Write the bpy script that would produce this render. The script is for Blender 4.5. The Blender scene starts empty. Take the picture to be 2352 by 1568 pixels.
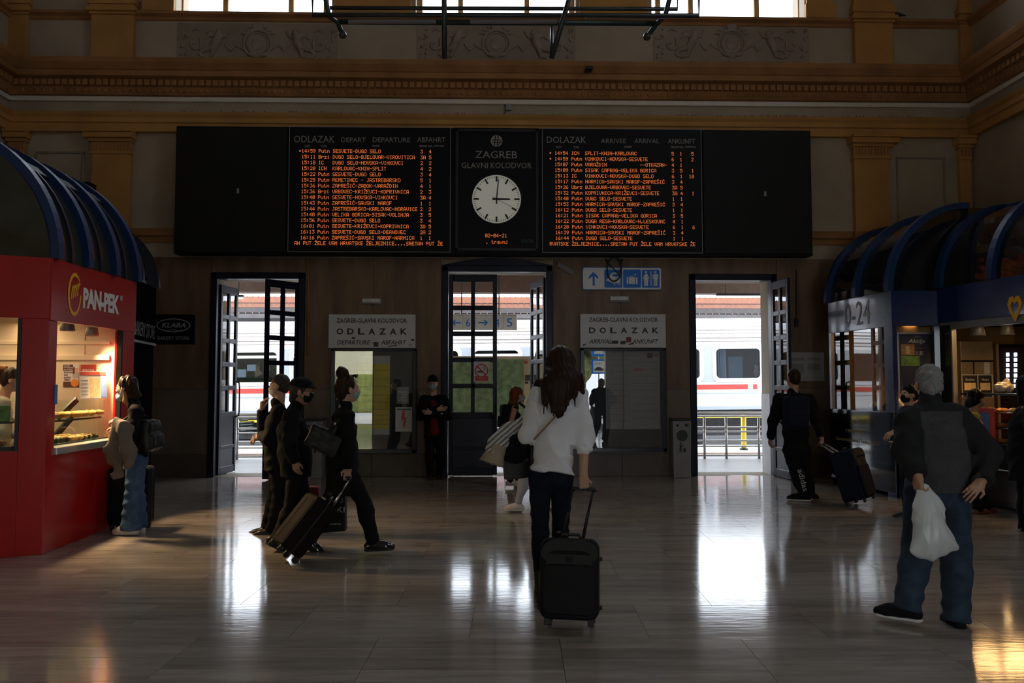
import bpy, bmesh, math, random
import numpy as np
from mathutils import Vector, Matrix
random.seed(7)
sc = bpy.context.scene
C = sc.collection
PI = math.pi
# ---------------------------------------------------------------- camera
F = 1801.0; CX, CY = 1176.0, 784.0; CZ = 1.58
YAW = math.radians(-1.3); PIT = math.atan(95 / F)
cam_d = bpy.data.cameras.new('camera'); cam = bpy.data.objects.new('camera', cam_d); C.objects.link(cam)
cam_d.sensor_width = 36; cam_d.lens = 36 * F / 2352; cam_d.clip_end = 300
cam.location = (0, 0, CZ); cam.rotation_euler = (PI / 2 + PIT, 0, YAW); sc.camera = cam
# ---------------------------------------------------------------- sky, light, exposure
SKY = 6.0
wd = bpy.data.worlds.new('sky'); sc.world = wd; wd.use_nodes = True
bg = wd.node_tree.nodes['Background']; bg.inputs[0].default_value = (0.86, 0.95, 1.06, 1); bg.inputs[1].default_value = SKY
def portal(name, loc, rot, sx, sy):
    l = bpy.data.lights.new(name, 'AREA'); l.shape = 'RECTANGLE'; l.size = sx; l.size_y = sy
    l.cycles.is_portal = True
    o = bpy.data.objects.new(name, l); o.location = loc; o.rotation_euler = rot; C.objects.link(o); return o
sc.view_settings.view_transform = 'Standard'; sc.view_settings.look = 'None'
sc.view_settings.gamma = 1; sc.view_settings.use_curve_mapping = False
sc.view_settings.exposure = 0.18
sc.cycles.use_denoising = True
sc.cycles.max_bounces = 8; sc.cycles.diffuse_bounces = 4; sc.cycles.glossy_bounces = 4
sc.cycles.transmission_bounces = 4; sc.cycles.transparent_max_bounces = 16
sc.cycles.caustics_reflective = False; sc.cycles.caustics_refractive = False
sc.cycles.sample_clamp_indirect = 6.0
# ---------------------------------------------------------------- pixel -> place
_cy, _sy, _cp, _sp = math.cos(YAW), math.sin(YAW), math.cos(PIT), math.sin(PIT)
def ray(px, py):
    u = (px - CX) / F; v = (CY - py) / F; f = _cp - v * _sp
    return (u * _cy - f * _sy, u * _sy + f * _cy, _sp + v * _cp)
def at_y(px, py, Y):
    d = ray(px, py); t = Y / d[1]; return Vector((d[0] * t, Y, CZ + d[2] * t))
def at_x(px, py, X):
    d = ray(px, py); t = X / d[0]; return Vector((X, d[1] * t, CZ + d[2] * t))
def at_z(px, py, Z=0.0):
    d = ray(px, py); t = (Z - CZ) / d[2]; return Vector((d[0] * t, d[1] * t, Z))
# ---------------------------------------------------------------- materials
MATS = {}
def mat(name, col, rough=.6, metal=0., var=.12, scale=6., bump=0., bscale=None, emit=0., spec=.5, coat=0., stretch=(1, 1, 1), detail=4, sheen=0., transl=0.):
    m = bpy.data.materials.new(name); m.use_nodes = True; MATS[name] = m
    nt = m.node_tree; N = nt.nodes; L = nt.links; b = N['Principled BSDF']
    b.inputs['Roughness'].default_value = rough; b.inputs['Metallic'].default_value = metal
    b.inputs['Specular IOR Level'].default_value = spec
    b.inputs['Coat Weight'].default_value = coat; b.inputs['Coat Roughness'].default_value = .08
    if sheen: b.inputs['Sheen Weight'].default_value = sheen
    c = tuple(col) + (1,)
    if var > 0 or bump > 0:
        tc = N.new('ShaderNodeTexCoord'); mp = N.new('ShaderNodeMapping'); mp.inputs['Scale'].default_value = stretch
        L.new(tc.outputs['Object'], mp.inputs[0])
        nz = N.new('ShaderNodeTexNoise'); nz.inputs['Scale'].default_value = scale; nz.inputs['Detail'].default_value = detail
        L.new(mp.outputs[0], nz.inputs[0])
        cr = N.new('ShaderNodeValToRGB'); cr.color_ramp.elements[0].position = .3; cr.color_ramp.elements[1].position = .7
        cr.color_ramp.elements[0].color = tuple(x * (1 - var) for x in col) + (1,)
        cr.color_ramp.elements[1].color = tuple(min(1, x * (1 + var)) for x in col) + (1,)
        L.new(nz.outputs[0], cr.inputs[0]); L.new(cr.outputs[0], b.inputs['Base Color'])
        if emit: L.new(cr.outputs[0], b.inputs['Emission Color'])
        if bump:
            n2 = N.new('ShaderNodeTexNoise'); n2.inputs['Scale'].default_value = bscale or scale * 4; n2.inputs['Detail'].default_value = 3
            L.new(mp.outputs[0], n2.inputs[0])
            bp = N.new('ShaderNodeBump'); bp.inputs['Strength'].default_value = bump; bp.inputs['Distance'].default_value = .02
            L.new(n2.outputs[0], bp.inputs['Height']); L.new(bp.outputs[0], b.inputs['Normal'])
    else:
        b.inputs['Base Color'].default_value = c
    if emit:
        b.inputs['Emission Strength'].default_value = emit
        if var <= 0 and bump <= 0: b.inputs['Emission Color'].default_value = c
    return m
def glass_mat(name, tint=(1, 1, 1), rough=0.0, ior=1.5, refl=1.0):
    m = bpy.data.materials.new(name); m.use_nodes = True; MATS[name] = m; nt = m.node_tree; N = nt.nodes; L = nt.links
    N.remove(N['Principled BSDF']); out = N['Material Output']
    tr = N.new('ShaderNodeBsdfTransparent'); tr.inputs[0].default_value = tuple(tint) + (1,)
    gl = N.new('ShaderNodeBsdfGlossy'); gl.inputs['Roughness'].default_value = rough; gl.inputs[0].default_value = (refl, refl, refl, 1)
    fr = N.new('ShaderNodeFresnel'); fr.inputs[0].default_value = ior
    gm = N.new('ShaderNodeNewGeometry'); iv = N.new('ShaderNodeMath'); iv.operation = 'SUBTRACT'; iv.inputs[0].default_value = 1; L.new(gm.outputs['Backfacing'], iv.inputs[1])
    mu = N.new('ShaderNodeMath'); mu.operation = 'MULTIPLY'; L.new(fr.outputs[0], mu.inputs[0]); L.new(iv.outputs[0], mu.inputs[1])
    mx = N.new('ShaderNodeMixShader'); L.new(mu.outputs[0], mx.inputs[0]); L.new(tr.outputs[0], mx.inputs[1]); L.new(gl.outputs[0], mx.inputs[2])
    L.new(mx.outputs[0], out.inputs[0]); return m
mat('plaster', (.40, .335, .25), .85, var=.14, scale=1.2, bump=.12, bscale=30)
mat('plaster_dark', (.30, .245, .19), .85, var=.16, scale=1.5, bump=.12, bscale=30)
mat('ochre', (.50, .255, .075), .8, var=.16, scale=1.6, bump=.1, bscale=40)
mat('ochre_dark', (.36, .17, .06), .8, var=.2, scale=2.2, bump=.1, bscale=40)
mat('relief', (.30, .245, .195), .8, var=.2, scale=9, bump=.1)
mat('travertine', (.17, .105, .06), .5, var=.3, scale=2.2, stretch=(2.2, 1, .35), bump=.06, bscale=14)
mat('travertine_low', (.17, .125, .09), .45, var=.2, scale=2.2, stretch=(1.4, 1, .5), bump=.05, bscale=14)
mat('stone_base', (.10, .07, .052), .45, var=.2, scale=3)
mat('white_strip', (.72, .68, .58), .5, var=.05)
mat('navy_paint', (.009, .012, .03), .35, var=.2, scale=5, bump=.05, bscale=18, spec=.3)
mat('navy_metal', (.010, .013, .032), .28, var=.25, scale=5, spec=.4)
mat('board_black', (.007, .007, .009), .5, var=.15, scale=3, spec=.2)
mat('board_grey', (.016, .0165, .0175), .6, spec=.2, var=.12, scale=2, stretch=(2, 1, 1))
mat('board_frame', (.022, .025, .04), .3, var=.1)
mat('thin_line', (.32, .34, .38), .5, var=0)
mat('board_text', (.34, .33, .32), .6, var=0)
mat('exor_text', (.05, .14, .2), .6, var=0)
mat('led', (1.0, .23, .045), .5, var=0, emit=.85)
mat('clock_face', (.72, .72, .62), .35, var=.02, emit=.16, coat=.7)
mat('clock_black', (.02, .02, .022), .4, var=0)
mat('clock_grey', (.16, .17, .22), .4, var=0)
mat('sign_white', (.62, .62, .63), .45, var=.05, scale=3)
mat('sign_black', (.02, .02, .022), .5, var=0); mat('sign_bright', (.82, .82, .82), .4, var=.08, scale=5)
mat('sign_blue', (.0, .17, .68), .4, var=.06, scale=4)
mat('sticker_dark', (.06, .055, .055), .6, var=.3, scale=40)
mat('sticker_red', (.2, .05, .05), .6, var=.3, scale=40)
mat('paper', (.66, .66, .66), .7, var=.05)
mat('paper_grey', (.4, .4, .42), .7, var=.06, scale=20)
mat('paper_yellow', (.88, .72, .02), .7, var=.05)
mat('print_line', (.12, .12, .10), .7, var=0)
mat('red_print', (.7, .06, .05), .6, var=0)
mat('case_back', (.045, .05, .06), .7, var=.2, scale=2)
mat('steel', (.55, .55, .56), .3, metal=1., var=.06)
mat('dark_steel', (.04, .045, .045), .35, metal=.4, var=.2)
mat('green_steel', (.02, .045, .035), .4, metal=.2, var=.2)
mat('bin_grey', (.27, .27, .28), .45, var=.08)
mat('lamp_plastic', (.62, .62, .62), .25, var=.12, scale=30, stretch=(1, 1, .2))
mat('wood_frame', (.42, .25, .10), .6, var=.25, scale=4, stretch=(4, 4, .6))
mat('cable_black', (.012, .012, .012), .5, var=0)
mat('rubber', (.015, .015, .016), .6, var=.1)
glass_mat('glass'); glass_mat('glass_green', (.93, .98, .94)); glass_mat('glass_case', (.92, .94, .94), ior=2.2)
glass_mat('glass_dark', (.55, .6, .64), rough=.02, ior=1.22)
def M(n): return MATS[n]
# ---------------------------------------------------------------- objects
ORG = {}
def tag(o, label=None, cat=None, group=None, kind=None):
    if label: o['label'] = label
    if cat: o['category'] = cat
    if group: o['group'] = group
    if kind: o['kind'] = kind
    return o
def thing(name, base, label=None, cat=None, group=None, kind=None):
    o = bpy.data.objects.new(name, None); o.empty_display_size = .2; o.location = base; C.objects.link(o)
    ORG[o] = Vector(base); return tag(o, label, cat, group, kind)
def link(name, me, parent=None, loc=(0, 0, 0)):
    o = bpy.data.objects.new(name, me); C.objects.link(o); o.location = loc
    if parent is not None: o.parent = parent
    return o
class MB:
    def __init__(s): s.v = []; s.f = []
    def add(s, vs, fs):
        n = len(s.v); s.v += [Vector(p) for p in vs]; s.f += [tuple(i + n for i in f) for f in fs]; return s
    def box(s, x0, x1, y0, y1, z0, z1):
        return s.add([(x0, y0, z0), (x1, y0, z0), (x1, y1, z0), (x0, y1, z0), (x0, y0, z1), (x1, y0, z1), (x1, y1, z1), (x0, y1, z1)],
                     [(0, 3, 2, 1), (4, 5, 6, 7), (0, 1, 5, 4), (1, 2, 6, 5), (2, 3, 7, 6), (3, 0, 4, 7)])
    def obox(s, c, size, ax=None, ay=None, az=None):
        c = Vector(c); ax = Vector(ax or (1, 0, 0)); ay = Vector(ay or (0, 1, 0)); az = Vector(az or (0, 0, 1))
        h = [x / 2 for x in size]
        vs = [c + ax * (a * h[0]) + ay * (b * h[1]) + az * (d * h[2]) for d in (-1, 1) for a, b in ((-1, -1), (1, -1), (1, 1), (-1, 1))]
        return s.add(vs, [(0, 3, 2, 1), (4, 5, 6, 7), (0, 1, 5, 4), (1, 2, 6, 5), (2, 3, 7, 6), (3, 0, 4, 7)])
    def bar(s, a, b, w, h, up=(0, 0, 1)):
        a = Vector(a); b = Vector(b); d = (b - a); l = d.length; d.normalize(); u = Vector(up)
        if abs(d.dot(u)) > .98: u = Vector((0, 1, 0))
        r = d.cross(u).normalized(); u = r.cross(d)
        return s.obox((a + b) / 2, (l, w, h), d, r, u)
    def cyl(s, a, b, r, r2=None, n=12, caps=True):
        a = Vector(a); b = Vector(b); r2 = r if r2 is None else r2; d = (b - a).normalized()
        u = d.cross(Vector((0, 0, 1)) if abs(d.z) < .9 else Vector((1, 0, 0))).normalized(); w = d.cross(u)
        vs = []
        for i in range(n):
            t = 2 * PI * i / n; e = u * math.cos(t) + w * math.sin(t); vs += [a + e * r, b + e * r2]
        fs = [(2 * i, 2 * ((i + 1) % n), 2 * ((i + 1) % n) + 1, 2 * i + 1) for i in range(n)]
        if caps: fs += [tuple(2 * i for i in range(n - 1, -1, -1)), tuple(2 * i + 1 for i in range(n))]
        return s.add(vs, fs)
    def tube(s, pts, r, n=8, closed=False):
        pts = [Vector(p) for p in pts]; m = len(pts); rs = r if isinstance(r, (list, tuple)) else [r] * m
        vs = []; prev = None
        for i, p in enumerate(pts):
            d = (pts[(i + 1) % m] - pts[i - 1]) if closed else (pts[min(i + 1, m - 1)] - pts[max(i - 1, 0)])
            d.normalize()
            if prev is None:
                u = d.cross(Vector((0, 0, 1)) if abs(d.z) < .9 else Vector((1, 0, 0))).normalized()
            else:
                u = (prev - d * prev.dot(d)).normalized()
            prev = u; w = d.cross(u)
            vs += [p + (u * math.cos(2 * PI * k / n) + w * math.sin(2 * PI * k / n)) * rs[i] for k in range(n)]
        fs = []
        for i in range(m if closed else m - 1):
            j = (i + 1) % m
            fs += [(i * n + k, i * n + (k + 1) % n, j * n + (k + 1) % n, j * n + k) for k in range(n)]
        if not closed: fs += [tuple(range(n - 1, -1, -1)), tuple((m - 1) * n + k for k in range(n))]
        return s.add(vs, fs)
    def prism(s, poly, o, ax, ay, depth):
        """outline (2d) on the plane o,ax,ay given a thickness vector"""
        o = Vector(o); ax = Vector(ax); ay = Vector(ay); dp = Vector(depth); n = len(poly)
        b = [o + ax * p[0] + ay * p[1] for p in poly]
        return s.add(b + [p + dp for p in b], [tuple(range(n)), tuple(range(2 * n - 1, n - 1, -1))] + [(i, i + n, (i + 1) % n + n, (i + 1) % n) for i in range(n)])
    def lathe(s, prof, c=(0, 0, 0), n=16, axis=(0, 0, 1)):
        c = Vector(c); d = Vector(axis).normalized(); u = d.cross(Vector((0, 0, 1)) if abs(d.z) < .9 else Vector((1, 0, 0))).normalized(); w = d.cross(u)
        vs = [c + d * z + (u * math.cos(2 * PI * k / n) + w * math.sin(2 * PI * k / n)) * r for r, z in prof for k in range(n)]
        fs = [(i * n + k, i * n + (k + 1) % n, (i + 1) * n + (k + 1) % n, (i + 1) * n + k) for i in range(len(prof) - 1) for k in range(n)]
        fs += [tuple(range(n - 1, -1, -1)), tuple((len(prof) - 1) * n + k for k in range(n))]
        return s.add(vs, fs)
    def ball(s, c, r, nu=12, nv=8, R=None):
        r = (r, r, r) if not isinstance(r, (tuple, list)) else r; c = Vector(c); vs = []; R = R or Matrix.Identity(3)
        for j in range(1, nv):
            t = PI * j / nv
            for i in range(nu):
                a = 2 * PI * i / nu
                vs.append(c + R @ Vector((r[0] * math.sin(t) * math.cos(a), r[1] * math.sin(t) * math.sin(a), r[2] * math.cos(t))))
        top = len(vs); vs += [c + R @ Vector((0, 0, r[2])), c + R @ Vector((0, 0, -r[2]))]
        fs = [(j * nu + i, (j + 1) * nu + i, (j + 1) * nu + (i + 1) % nu, j * nu + (i + 1) % nu) for j in range(nv - 2) for i in range(nu)]
        fs += [(top, i, (i + 1) % nu) for i in range(nu)] + [(top + 1, (nv - 2) * nu + (i + 1) % nu, (nv - 2) * nu + i) for i in range(nu)]
        return s.add(vs, fs)
    def quad(s, *p): return s.add(p, [tuple(range(len(p)))])
    def sweep(s, prof, path):
        """profile points (out, z) swept along path of (x, y, outx, outy) stations"""
        n = len(prof); vs = []
        for x, y, ox, oy in path: vs += [(x + ox * p, y + oy * p, z) for p, z in prof]
        fs = [(i * n + k, i * n + k + 1, (i + 1) * n + k + 1, (i + 1) * n + k) for i in range(len(path) - 1) for k in range(n - 1)]
        return s.add(vs, fs)
    def mesh(s, name, material, off=(0, 0, 0), smooth=False, fix=True):
        me = bpy.data.meshes.new(name); off = Vector(off)
        me.from_pydata([tuple(p - off) for p in s.v], [], s.f)
        if fix:
            bm = bmesh.new(); bm.from_mesh(me); bmesh.ops.recalc_face_normals(bm, faces=bm.faces); bm.to_mesh(me); bm.free()
        me.materials.append(M(material) if isinstance(material, str) else material)
        if smooth: me.shade_smooth()
        return me
    def build(s, name, material, parent=None, smooth=False, bevel=0., seg=2, label=None, cat=None, group=None, kind=None, fix=True, local=False):
        if parent is None:
            lo = [min(p[i] for p in s.v) for i in range(3)]; hi = [max(p[i] for p in s.v) for i in range(3)]
            off = Vector(((lo[0] + hi[0]) / 2, (lo[1] + hi[1]) / 2, lo[2]))
            if local: off = Vector((0, 0, 0))
        else: off = Vector((0, 0, 0)) if local else ORG[parent]
        o = link(name, s.mesh(name, material, off, smooth, fix), parent, off if parent is None else (0, 0, 0)); ORG[o] = off
        if bevel:
            b = o.modifiers.new('bevel', 'BEVEL'); b.width = bevel; b.segments = seg; b.limit_method = 'ANGLE'; b.angle_limit = .6
            if not smooth: o.data.shade_smooth(); b.harden_normals = True
        return tag(o, label, cat, group, kind)
def copy_tree(o, parent=None):
    c = o.copy(); C.objects.link(c); ORG[c] = ORG.get(o, Vector((0, 0, 0)))
    if parent is not None: c.parent = parent
    for ch in [x for x in bpy.data.objects if x.parent == o]: copy_tree(ch, c)
    return c
def text(s, o, right, up, mt, parent, w=None, h=None, size=None, name='lettering', bold=0., shear=0., space=1., ext=.0015, align='LEFT', local=False, label=None):
    """lettering as thin raised mesh; o is its lower left corner, w / h fit it to a box"""
    cu = bpy.data.curves.new(name, 'FONT'); cu.body = s; cu.offset = bold; cu.shear = shear; cu.space_character = space; cu.extrude = .01
    cu.resolution_u = 2
    t = bpy.data.objects.new(name, cu); C.objects.link(t)
    dg = bpy.context.evaluated_depsgraph_get(); me = bpy.data.meshes.new_from_object(t.evaluated_get(dg)); me.name = name
    bpy.data.objects.remove(t); bpy.data.curves.remove(cu)
    n = len(me.vertices); co = np.empty(n * 3); me.vertices.foreach_get('co', co); co = co.reshape(-1, 3)
    lo = co.min(0); sz = co.max(0) - lo
    kx = ky = size or 1.0
    if w and h: kx, ky = w / sz[0], h / sz[1]
    elif h: kx = ky = h / sz[1]
    elif w: kx = ky = w / sz[0]
    r = np.array(Vector(right).normalized()); u = np.array(Vector(up).normalized()); nn = np.cross(r, u)
    x = (co[:, 0] - lo[0]) * kx
    if align == 'CENTER': x = x - sz[0] * kx / 2
    if align == 'RIGHT': x = x - sz[0] * kx
    off = np.array(Vector((0, 0, 0)) if local else ORG[parent])
    p = np.array(Vector(o)) - off + np.outer(x, r) + np.outer((co[:, 1] - lo[1]) * ky, u) + np.outer((co[:, 2] - lo[2]) * (ext / .02), nn)
    me.vertices.foreach_set('co', p.ravel()); me.materials.clear(); me.materials.append(M(mt)); me.update()
    ob = link(name, me, parent); ORG[ob] = Vector(off)
    if label: ob['label'] = label
    if ' ' in s: ob['kind'] = 'stuff'
    return ob
X3, Y3, Z3 = Vector((1, 0, 0)), Vector((0, 1, 0)), Vector((0, 0, 1))
# ---------------------------------------------------------------- smooth solids (bodies, clothes, bags, reliefs)
def rz(a): return np.array(Matrix.Rotation(a, 3, 'Z'))
def rx(a): return np.array(Matrix.Rotation(a, 3, 'X'))
def ry(a): return np.array(Matrix.Rotation(a, 3, 'Y'))
def V(*a): return np.array(a[0] if len(a) == 1 else a, dtype=float)
def unit(v): v = V(v); return v / (np.linalg.norm(v) + 1e-9)
class SDF:
    def __init__(s): s.p = []; s.disp = None; s.cuts = []
    def cone(s, a, b, ra, rb=None, k=.02, sc=None, R=None, sub=False):
        rb = ra if rb is None else rb; s.p.append(('c', V(a), V(b), ra, rb, k, sc, R, sub)); return s
    def chain(s, pts, rs, k=.02, sc=None, R=None):
        for i in range(len(pts) - 1): s.cone(pts[i], pts[i + 1], rs[i], rs[i + 1], k, sc, R)
        return s
    def ball(s, c, r, k=.02, R=None, sub=False):
        r = (r,) * 3 if not isinstance(r, (tuple, list)) else r; s.p.append(('e', V(c), V(r), None, None, k, None, R, sub)); return s
    def rbox(s, c, h, r=.01, k=.01, R=None, sub=False):
        s.p.append(('b', V(c), V(h), r, None, k, None, R, sub)); return s
    def cut(s, n, d): s.cuts.append((unit(n), d)); return s
    def bounds(s):
        lo = np.full(3, 1e9); hi = -lo
        for q in s.p:
            if q[-1]: continue
            a, b = s._bb(q); lo = np.minimum(lo, a); hi = np.maximum(hi, b)
        return lo, hi
    def _bb(s, q):
        t = q[0]
        if t == 'c':
            m = max(q[3], q[4]) * (max(q[6]) if q[6] is not None else 1); return np.minimum(q[1], q[2]) - m, np.maximum(q[1], q[2]) + m
        if t == 'e':
            m = q[2] if q[7] is None else np.full(3, q[2].max()); return q[1] - m, q[1] + m
        h = q[2] + q[3]; m = h if q[7] is None else np.full(3, np.linalg.norm(h)); return q[1] - m, q[1] + m
    def grid(s, h, fine=()):
        lo, hi = s.bounds(); pad = 3 * h; ax = []
        for i in range(3):
            cur = lo[i] - pad; L = [cur]
            while cur < hi[i] + pad:
                st = h
                for f in fine:
                    if f[0][i] - f[2] <= cur < f[1][i]: st = min(st, f[2])
                cur += st; L.append(cur)
            ax.append(np.array(L, np.float32))
        D = np.ones([len(a) for a in ax], np.float32)
        for q in s.p:
            a, b = s._bb(q); k = q[5]; mg = k + 2.5 * h; sl = []; cs = []
            for i in range(3):
                i0 = max(0, np.searchsorted(ax[i], a[i] - mg) - 1); i1 = min(len(ax[i]), np.searchsorted(ax[i], b[i] + mg) + 1)
                sl.append(slice(i0, i1)); cs.append(ax[i][i0:i1])
            X = cs[0][:, None, None]; Y = cs[1][None, :, None]; Z = cs[2][None, None, :]
            o = q[1]; x = X - o[0]; y = Y - o[1]; z = Z - o[2]
            R = q[7]
            if R is not None:
                x, y, z = (R[0, 0] * x + R[1, 0] * y + R[2, 0] * z, R[0, 1] * x + R[1, 1] * y + R[2, 1] * z, R[0, 2] * x + R[1, 2] * y + R[2, 2] * z)
            if q[0] == 'c':
                ba = q[2] - q[1]; scl = q[6]
                if R is not None: ba = R.T @ ba
                m = 1.
                if scl is not None:
                    x, y, z = x / scl[0], y / scl[1], z / scl[2]; ba = ba / V(scl); m = min(scl)
                l2 = float(ba @ ba) + 1e-12
                t = np.clip((x * ba[0] + y * ba[1] + z * ba[2]) / l2, 0, 1)
                d = (np.sqrt((x - t * ba[0]) ** 2 + (y - t * ba[1]) ** 2 + (z - t * ba[2]) ** 2) - (q[3] + (q[4] - q[3]) * t)) * m
            elif q[0] == 'e':
                r = q[2]; k0 = np.sqrt((x / r[0]) ** 2 + (y / r[1]) ** 2 + (z / r[2]) ** 2); k1 = np.sqrt((x / r[0] ** 2) ** 2 + (y / r[1] ** 2) ** 2 + (z / r[2] ** 2) ** 2)
                d = k0 * (k0 - 1) / (k1 + 1e-9)
            else:
                hh = q[2]; qx, qy, qz = np.abs(x) - hh[0], np.abs(y) - hh[1], np.abs(z) - hh[2]
                d = np.sqrt(np.maximum(qx, 0) ** 2 + np.maximum(qy, 0) ** 2 + np.maximum(qz, 0) ** 2) + np.minimum(np.maximum(qx, np.maximum(qy, qz)), 0) - q[3]
            G = D[tuple(sl)]
            if q[8]: d = -d; hmix = np.maximum(k - np.abs(G - d), 0) / k; G[...] = np.maximum(G, d) + hmix * hmix * k * .25
            else: hmix = np.maximum(k - np.abs(G - d), 0) / k; G[...] = np.minimum(G, d) - hmix * hmix * k * .25
        X = ax[0][:, None, None]; Y = ax[1][None, :, None]; Z = ax[2][None, None, :]
        if s.disp is not None:
            w = np.abs(D) < .06; D = np.where(w, D - s.disp(X, Y, Z), D)
        for n, dd in s.cuts: D = np.maximum(D, n[0] * X + n[1] * Y + n[2] * Z - dd)
        return D, ax
    def mesh(s, name, material, h=.01, fine=(), smooth=True):
        D, ax = s.grid(h, fine)
        D[[0, -1]] = 1; D[:, [0, -1]] = 1; D[:, :, [0, -1]] = 1
        I = D < 0; n0, n1, n2 = D.shape
        cnt = np.zeros((n0 - 1, n1 - 1, n2 - 1), np.uint8)
        for a in (0, 1):
            for b in (0, 1):
                for c in (0, 1): cnt += I[a:n0 - 1 + a, b:n1 - 1 + b, c:n2 - 1 + c]
        act = np.argwhere((cnt > 0) & (cnt < 8)); m = len(act)
        idx = np.full(cnt.shape, -1, np.int32); idx[act[:, 0], act[:, 1], act[:, 2]] = np.arange(m)
        acc = np.zeros((m, 3)); num = np.zeros(m)
        cor = {}
        for a in (0, 1):
            for b in (0, 1):
                for c in (0, 1): cor[a, b, c] = D[act[:, 0] + a, act[:, 1] + b, act[:, 2] + c].astype(float)
        for (A, B) in [((a, b, c), (a | (d == 0), b | (d == 1), c | (d == 2))) for d in range(3) for a in (0, 1) for b in (0, 1) for c in (0, 1) if (a, b, c)[d] == 0]:
            dA, dB = cor[A], cor[B]; cr = (dA < 0) != (dB < 0); t = np.where(cr, dA / np.where(cr, dA - dB, 1), 0)
            for i in range(3):
                pa = ax[i][act[:, i] + A[i]]; pb = ax[i][act[:, i] + int(B[i])]
                acc[:, i] += np.where(cr, pa + (pb - pa) * t, 0)
            num += cr
        acc /= num[:, None]
        fs = []
        for d in range(3):
            lo = [slice(None)] * 3; hi = [slice(None)] * 3; lo[d] = slice(0, -1); hi[d] = slice(1, None)
            s0, s1 = I[tuple(lo)], I[tuple(hi)]
            e, g = (d + 1) % 3, (d + 2) % 3
            E = np.argwhere(s0 != s1); E = E[(E[:, e] > 0) & (E[:, g] > 0)]
            fl = s0[E[:, 0], E[:, 1], E[:, 2]]
            def at(de, dg):
                q = E.copy(); q[:, e] += de; q[:, g] += dg; return idx[q[:, 0], q[:, 1], q[:, 2]]
            Q = np.stack([at(-1, -1), at(0, -1), at(0, 0), at(-1, 0)], 1)
            Q[~fl] = Q[~fl][:, ::-1]; fs.append(Q)
        Q = np.concatenate(fs); Q = Q[(Q >= 0).all(1)]
        me = bpy.data.meshes.new(name); me.vertices.add(m); me.vertices.foreach_set('co', acc.ravel())
        me.loops.add(len(Q) * 4); me.loops.foreach_set('vertex_index', Q.ravel())
        me.polygons.add(len(Q)); me.polygons.foreach_set('loop_start', np.arange(0, len(Q) * 4, 4)); me.polygons.foreach_set('loop_total', np.full(len(Q), 4))
        me.update(calc_edges=True); me.validate()
        me.materials.append(M(material) if isinstance(material, str) else material)
        if smooth: me.shade_smooth()
        return me
    def build(s, name, material, parent=None, h=.01, fine=(), loc=None, label=None, cat=None, group=None, kind=None):
        me = s.mesh(name, material, h, fine); o = link(name, me, parent, loc if loc is not None else (0, 0, 0))
        ORG[o] = Vector(loc if loc is not None else (0, 0, 0)) if parent is None else ORG[parent]
        return tag(o, label, cat, group, kind)
def folds(amp=.006, f=(40, 40, 14), seed=0, warp=3.):
    a, b, c = (random.Random(seed).uniform(0, 6) for _ in range(3))
    def fn(X, Y, Z):
        w = np.sin(X * 17 + a) + np.sin(Z * 9 + b) + np.sin(Y * 15 + c)
        return amp * (.6 * np.sin(X * f[0] + Y * f[1] * .6 + Z * f[2] + warp * w) + .4 * np.sin(-X * f[0] * .7 + Y * f[1] + Z * f[2] * 1.9 + warp * w * .7 + 1.3))
    return fn
def creases(amp=.008, f=(22, 22, 20), seed=0, warp=1.6):
    """cloth creases: sharp ridges with soft valleys"""
    a, b, c = (random.Random(seed + 50).uniform(0, 6) for _ in range(3))
    def fn(X, Y, Z):
        w = np.sin(X * 9 + a) + np.sin(Z * 7 + b) + np.sin(Y * 8 + c); u = np.abs(np.sin(.5 * (X * f[0] + Y * f[1] * .5 + Z * f[2]) + warp * w)); v = np.abs(np.sin(.5 * (-X * f[0] * .8 + Y * f[1] + Z * f[2] * 1.3) + warp * w * .8 + 1.1))
        return amp * (1.1 - u * 1.1 - .7 * v)
    return fn
def strands(amp=.003, fx=120, fz=5):
    def fn(X, Y, Z): return amp * (np.sin(X * fx + Y * fx * .6 + 1.5 * np.sin(Z * fz)) + .6 * np.sin(X * fx * 2.2 - Y * fx + 1.2 * np.sin(Z * fz * 1.4 + 1)))
    return fn
# ---------------------------------------------------------------- the hall
W = 13.4; WT = .55                       # hall face of the far wall, its thickness
def wx(px, py=900, Y=None): return at_y(px, py, Y or W).x
def wz(py, px=1176, Y=None): return at_y(px, py, Y or W).z
XL, XR = wx(20, 236), wx(2228, 240); YR = -3.6; ZC = 12.5
D1 = (wx(493), wx(686), 0, wz(640)); D2 = (wx(1026), wx(1257), 0, wz(622)); D3 = (wx(1597), wx(1775), 0, wz(640))
WIN = [(wx(404, 30), wx(762, 30)), (wx(955, 30), wx(1322, 30)), (wx(1497, 30), wx(1848, 30))]
ZS = wz(38); ZW = 11.2
def wall_cells(mb, u0, u1, z0, z1, holes, put):
    us = sorted({u0, u1, *[h[0] for h in holes], *[h[1] for h in holes]}); zs = sorted({z0, z1, *[h[2] for h in holes], *[h[3] for h in holes]})
    us = [u for u in us if u0 <= u <= u1]; zs = [z for z in zs if z0 <= z <= z1]
    for a, b in zip(us, us[1:]):
        run = None
        for c, d in zip(zs, zs[1:]):
            hole = any(h[0] < (a + b) / 2 < h[1] and h[2] < (c + d) / 2 < h[3] for h in holes)
            if hole:
                if run: put(a, b, *run); run = None
            else: run = (run[0], d) if run else (c, d)
        if run: put(a, b, *run)
mb = MB()
wall_cells(mb, XL - .5, XR + .5, -.2, ZC, [D1, D2, D3] + [(a, b, ZS, ZW) for a, b in WIN], lambda a, b, c, d: mb.box(a, b, W, W + WT, c, d))
wall_back = mb.build('wall_back', 'plaster', kind='structure', label='far hall wall of ochre and grey plaster over brown stone')
REAR = [(-6.35, -4.66, 0, 3.0), (1.2, 4.3, 0, 3.2)]
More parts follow.
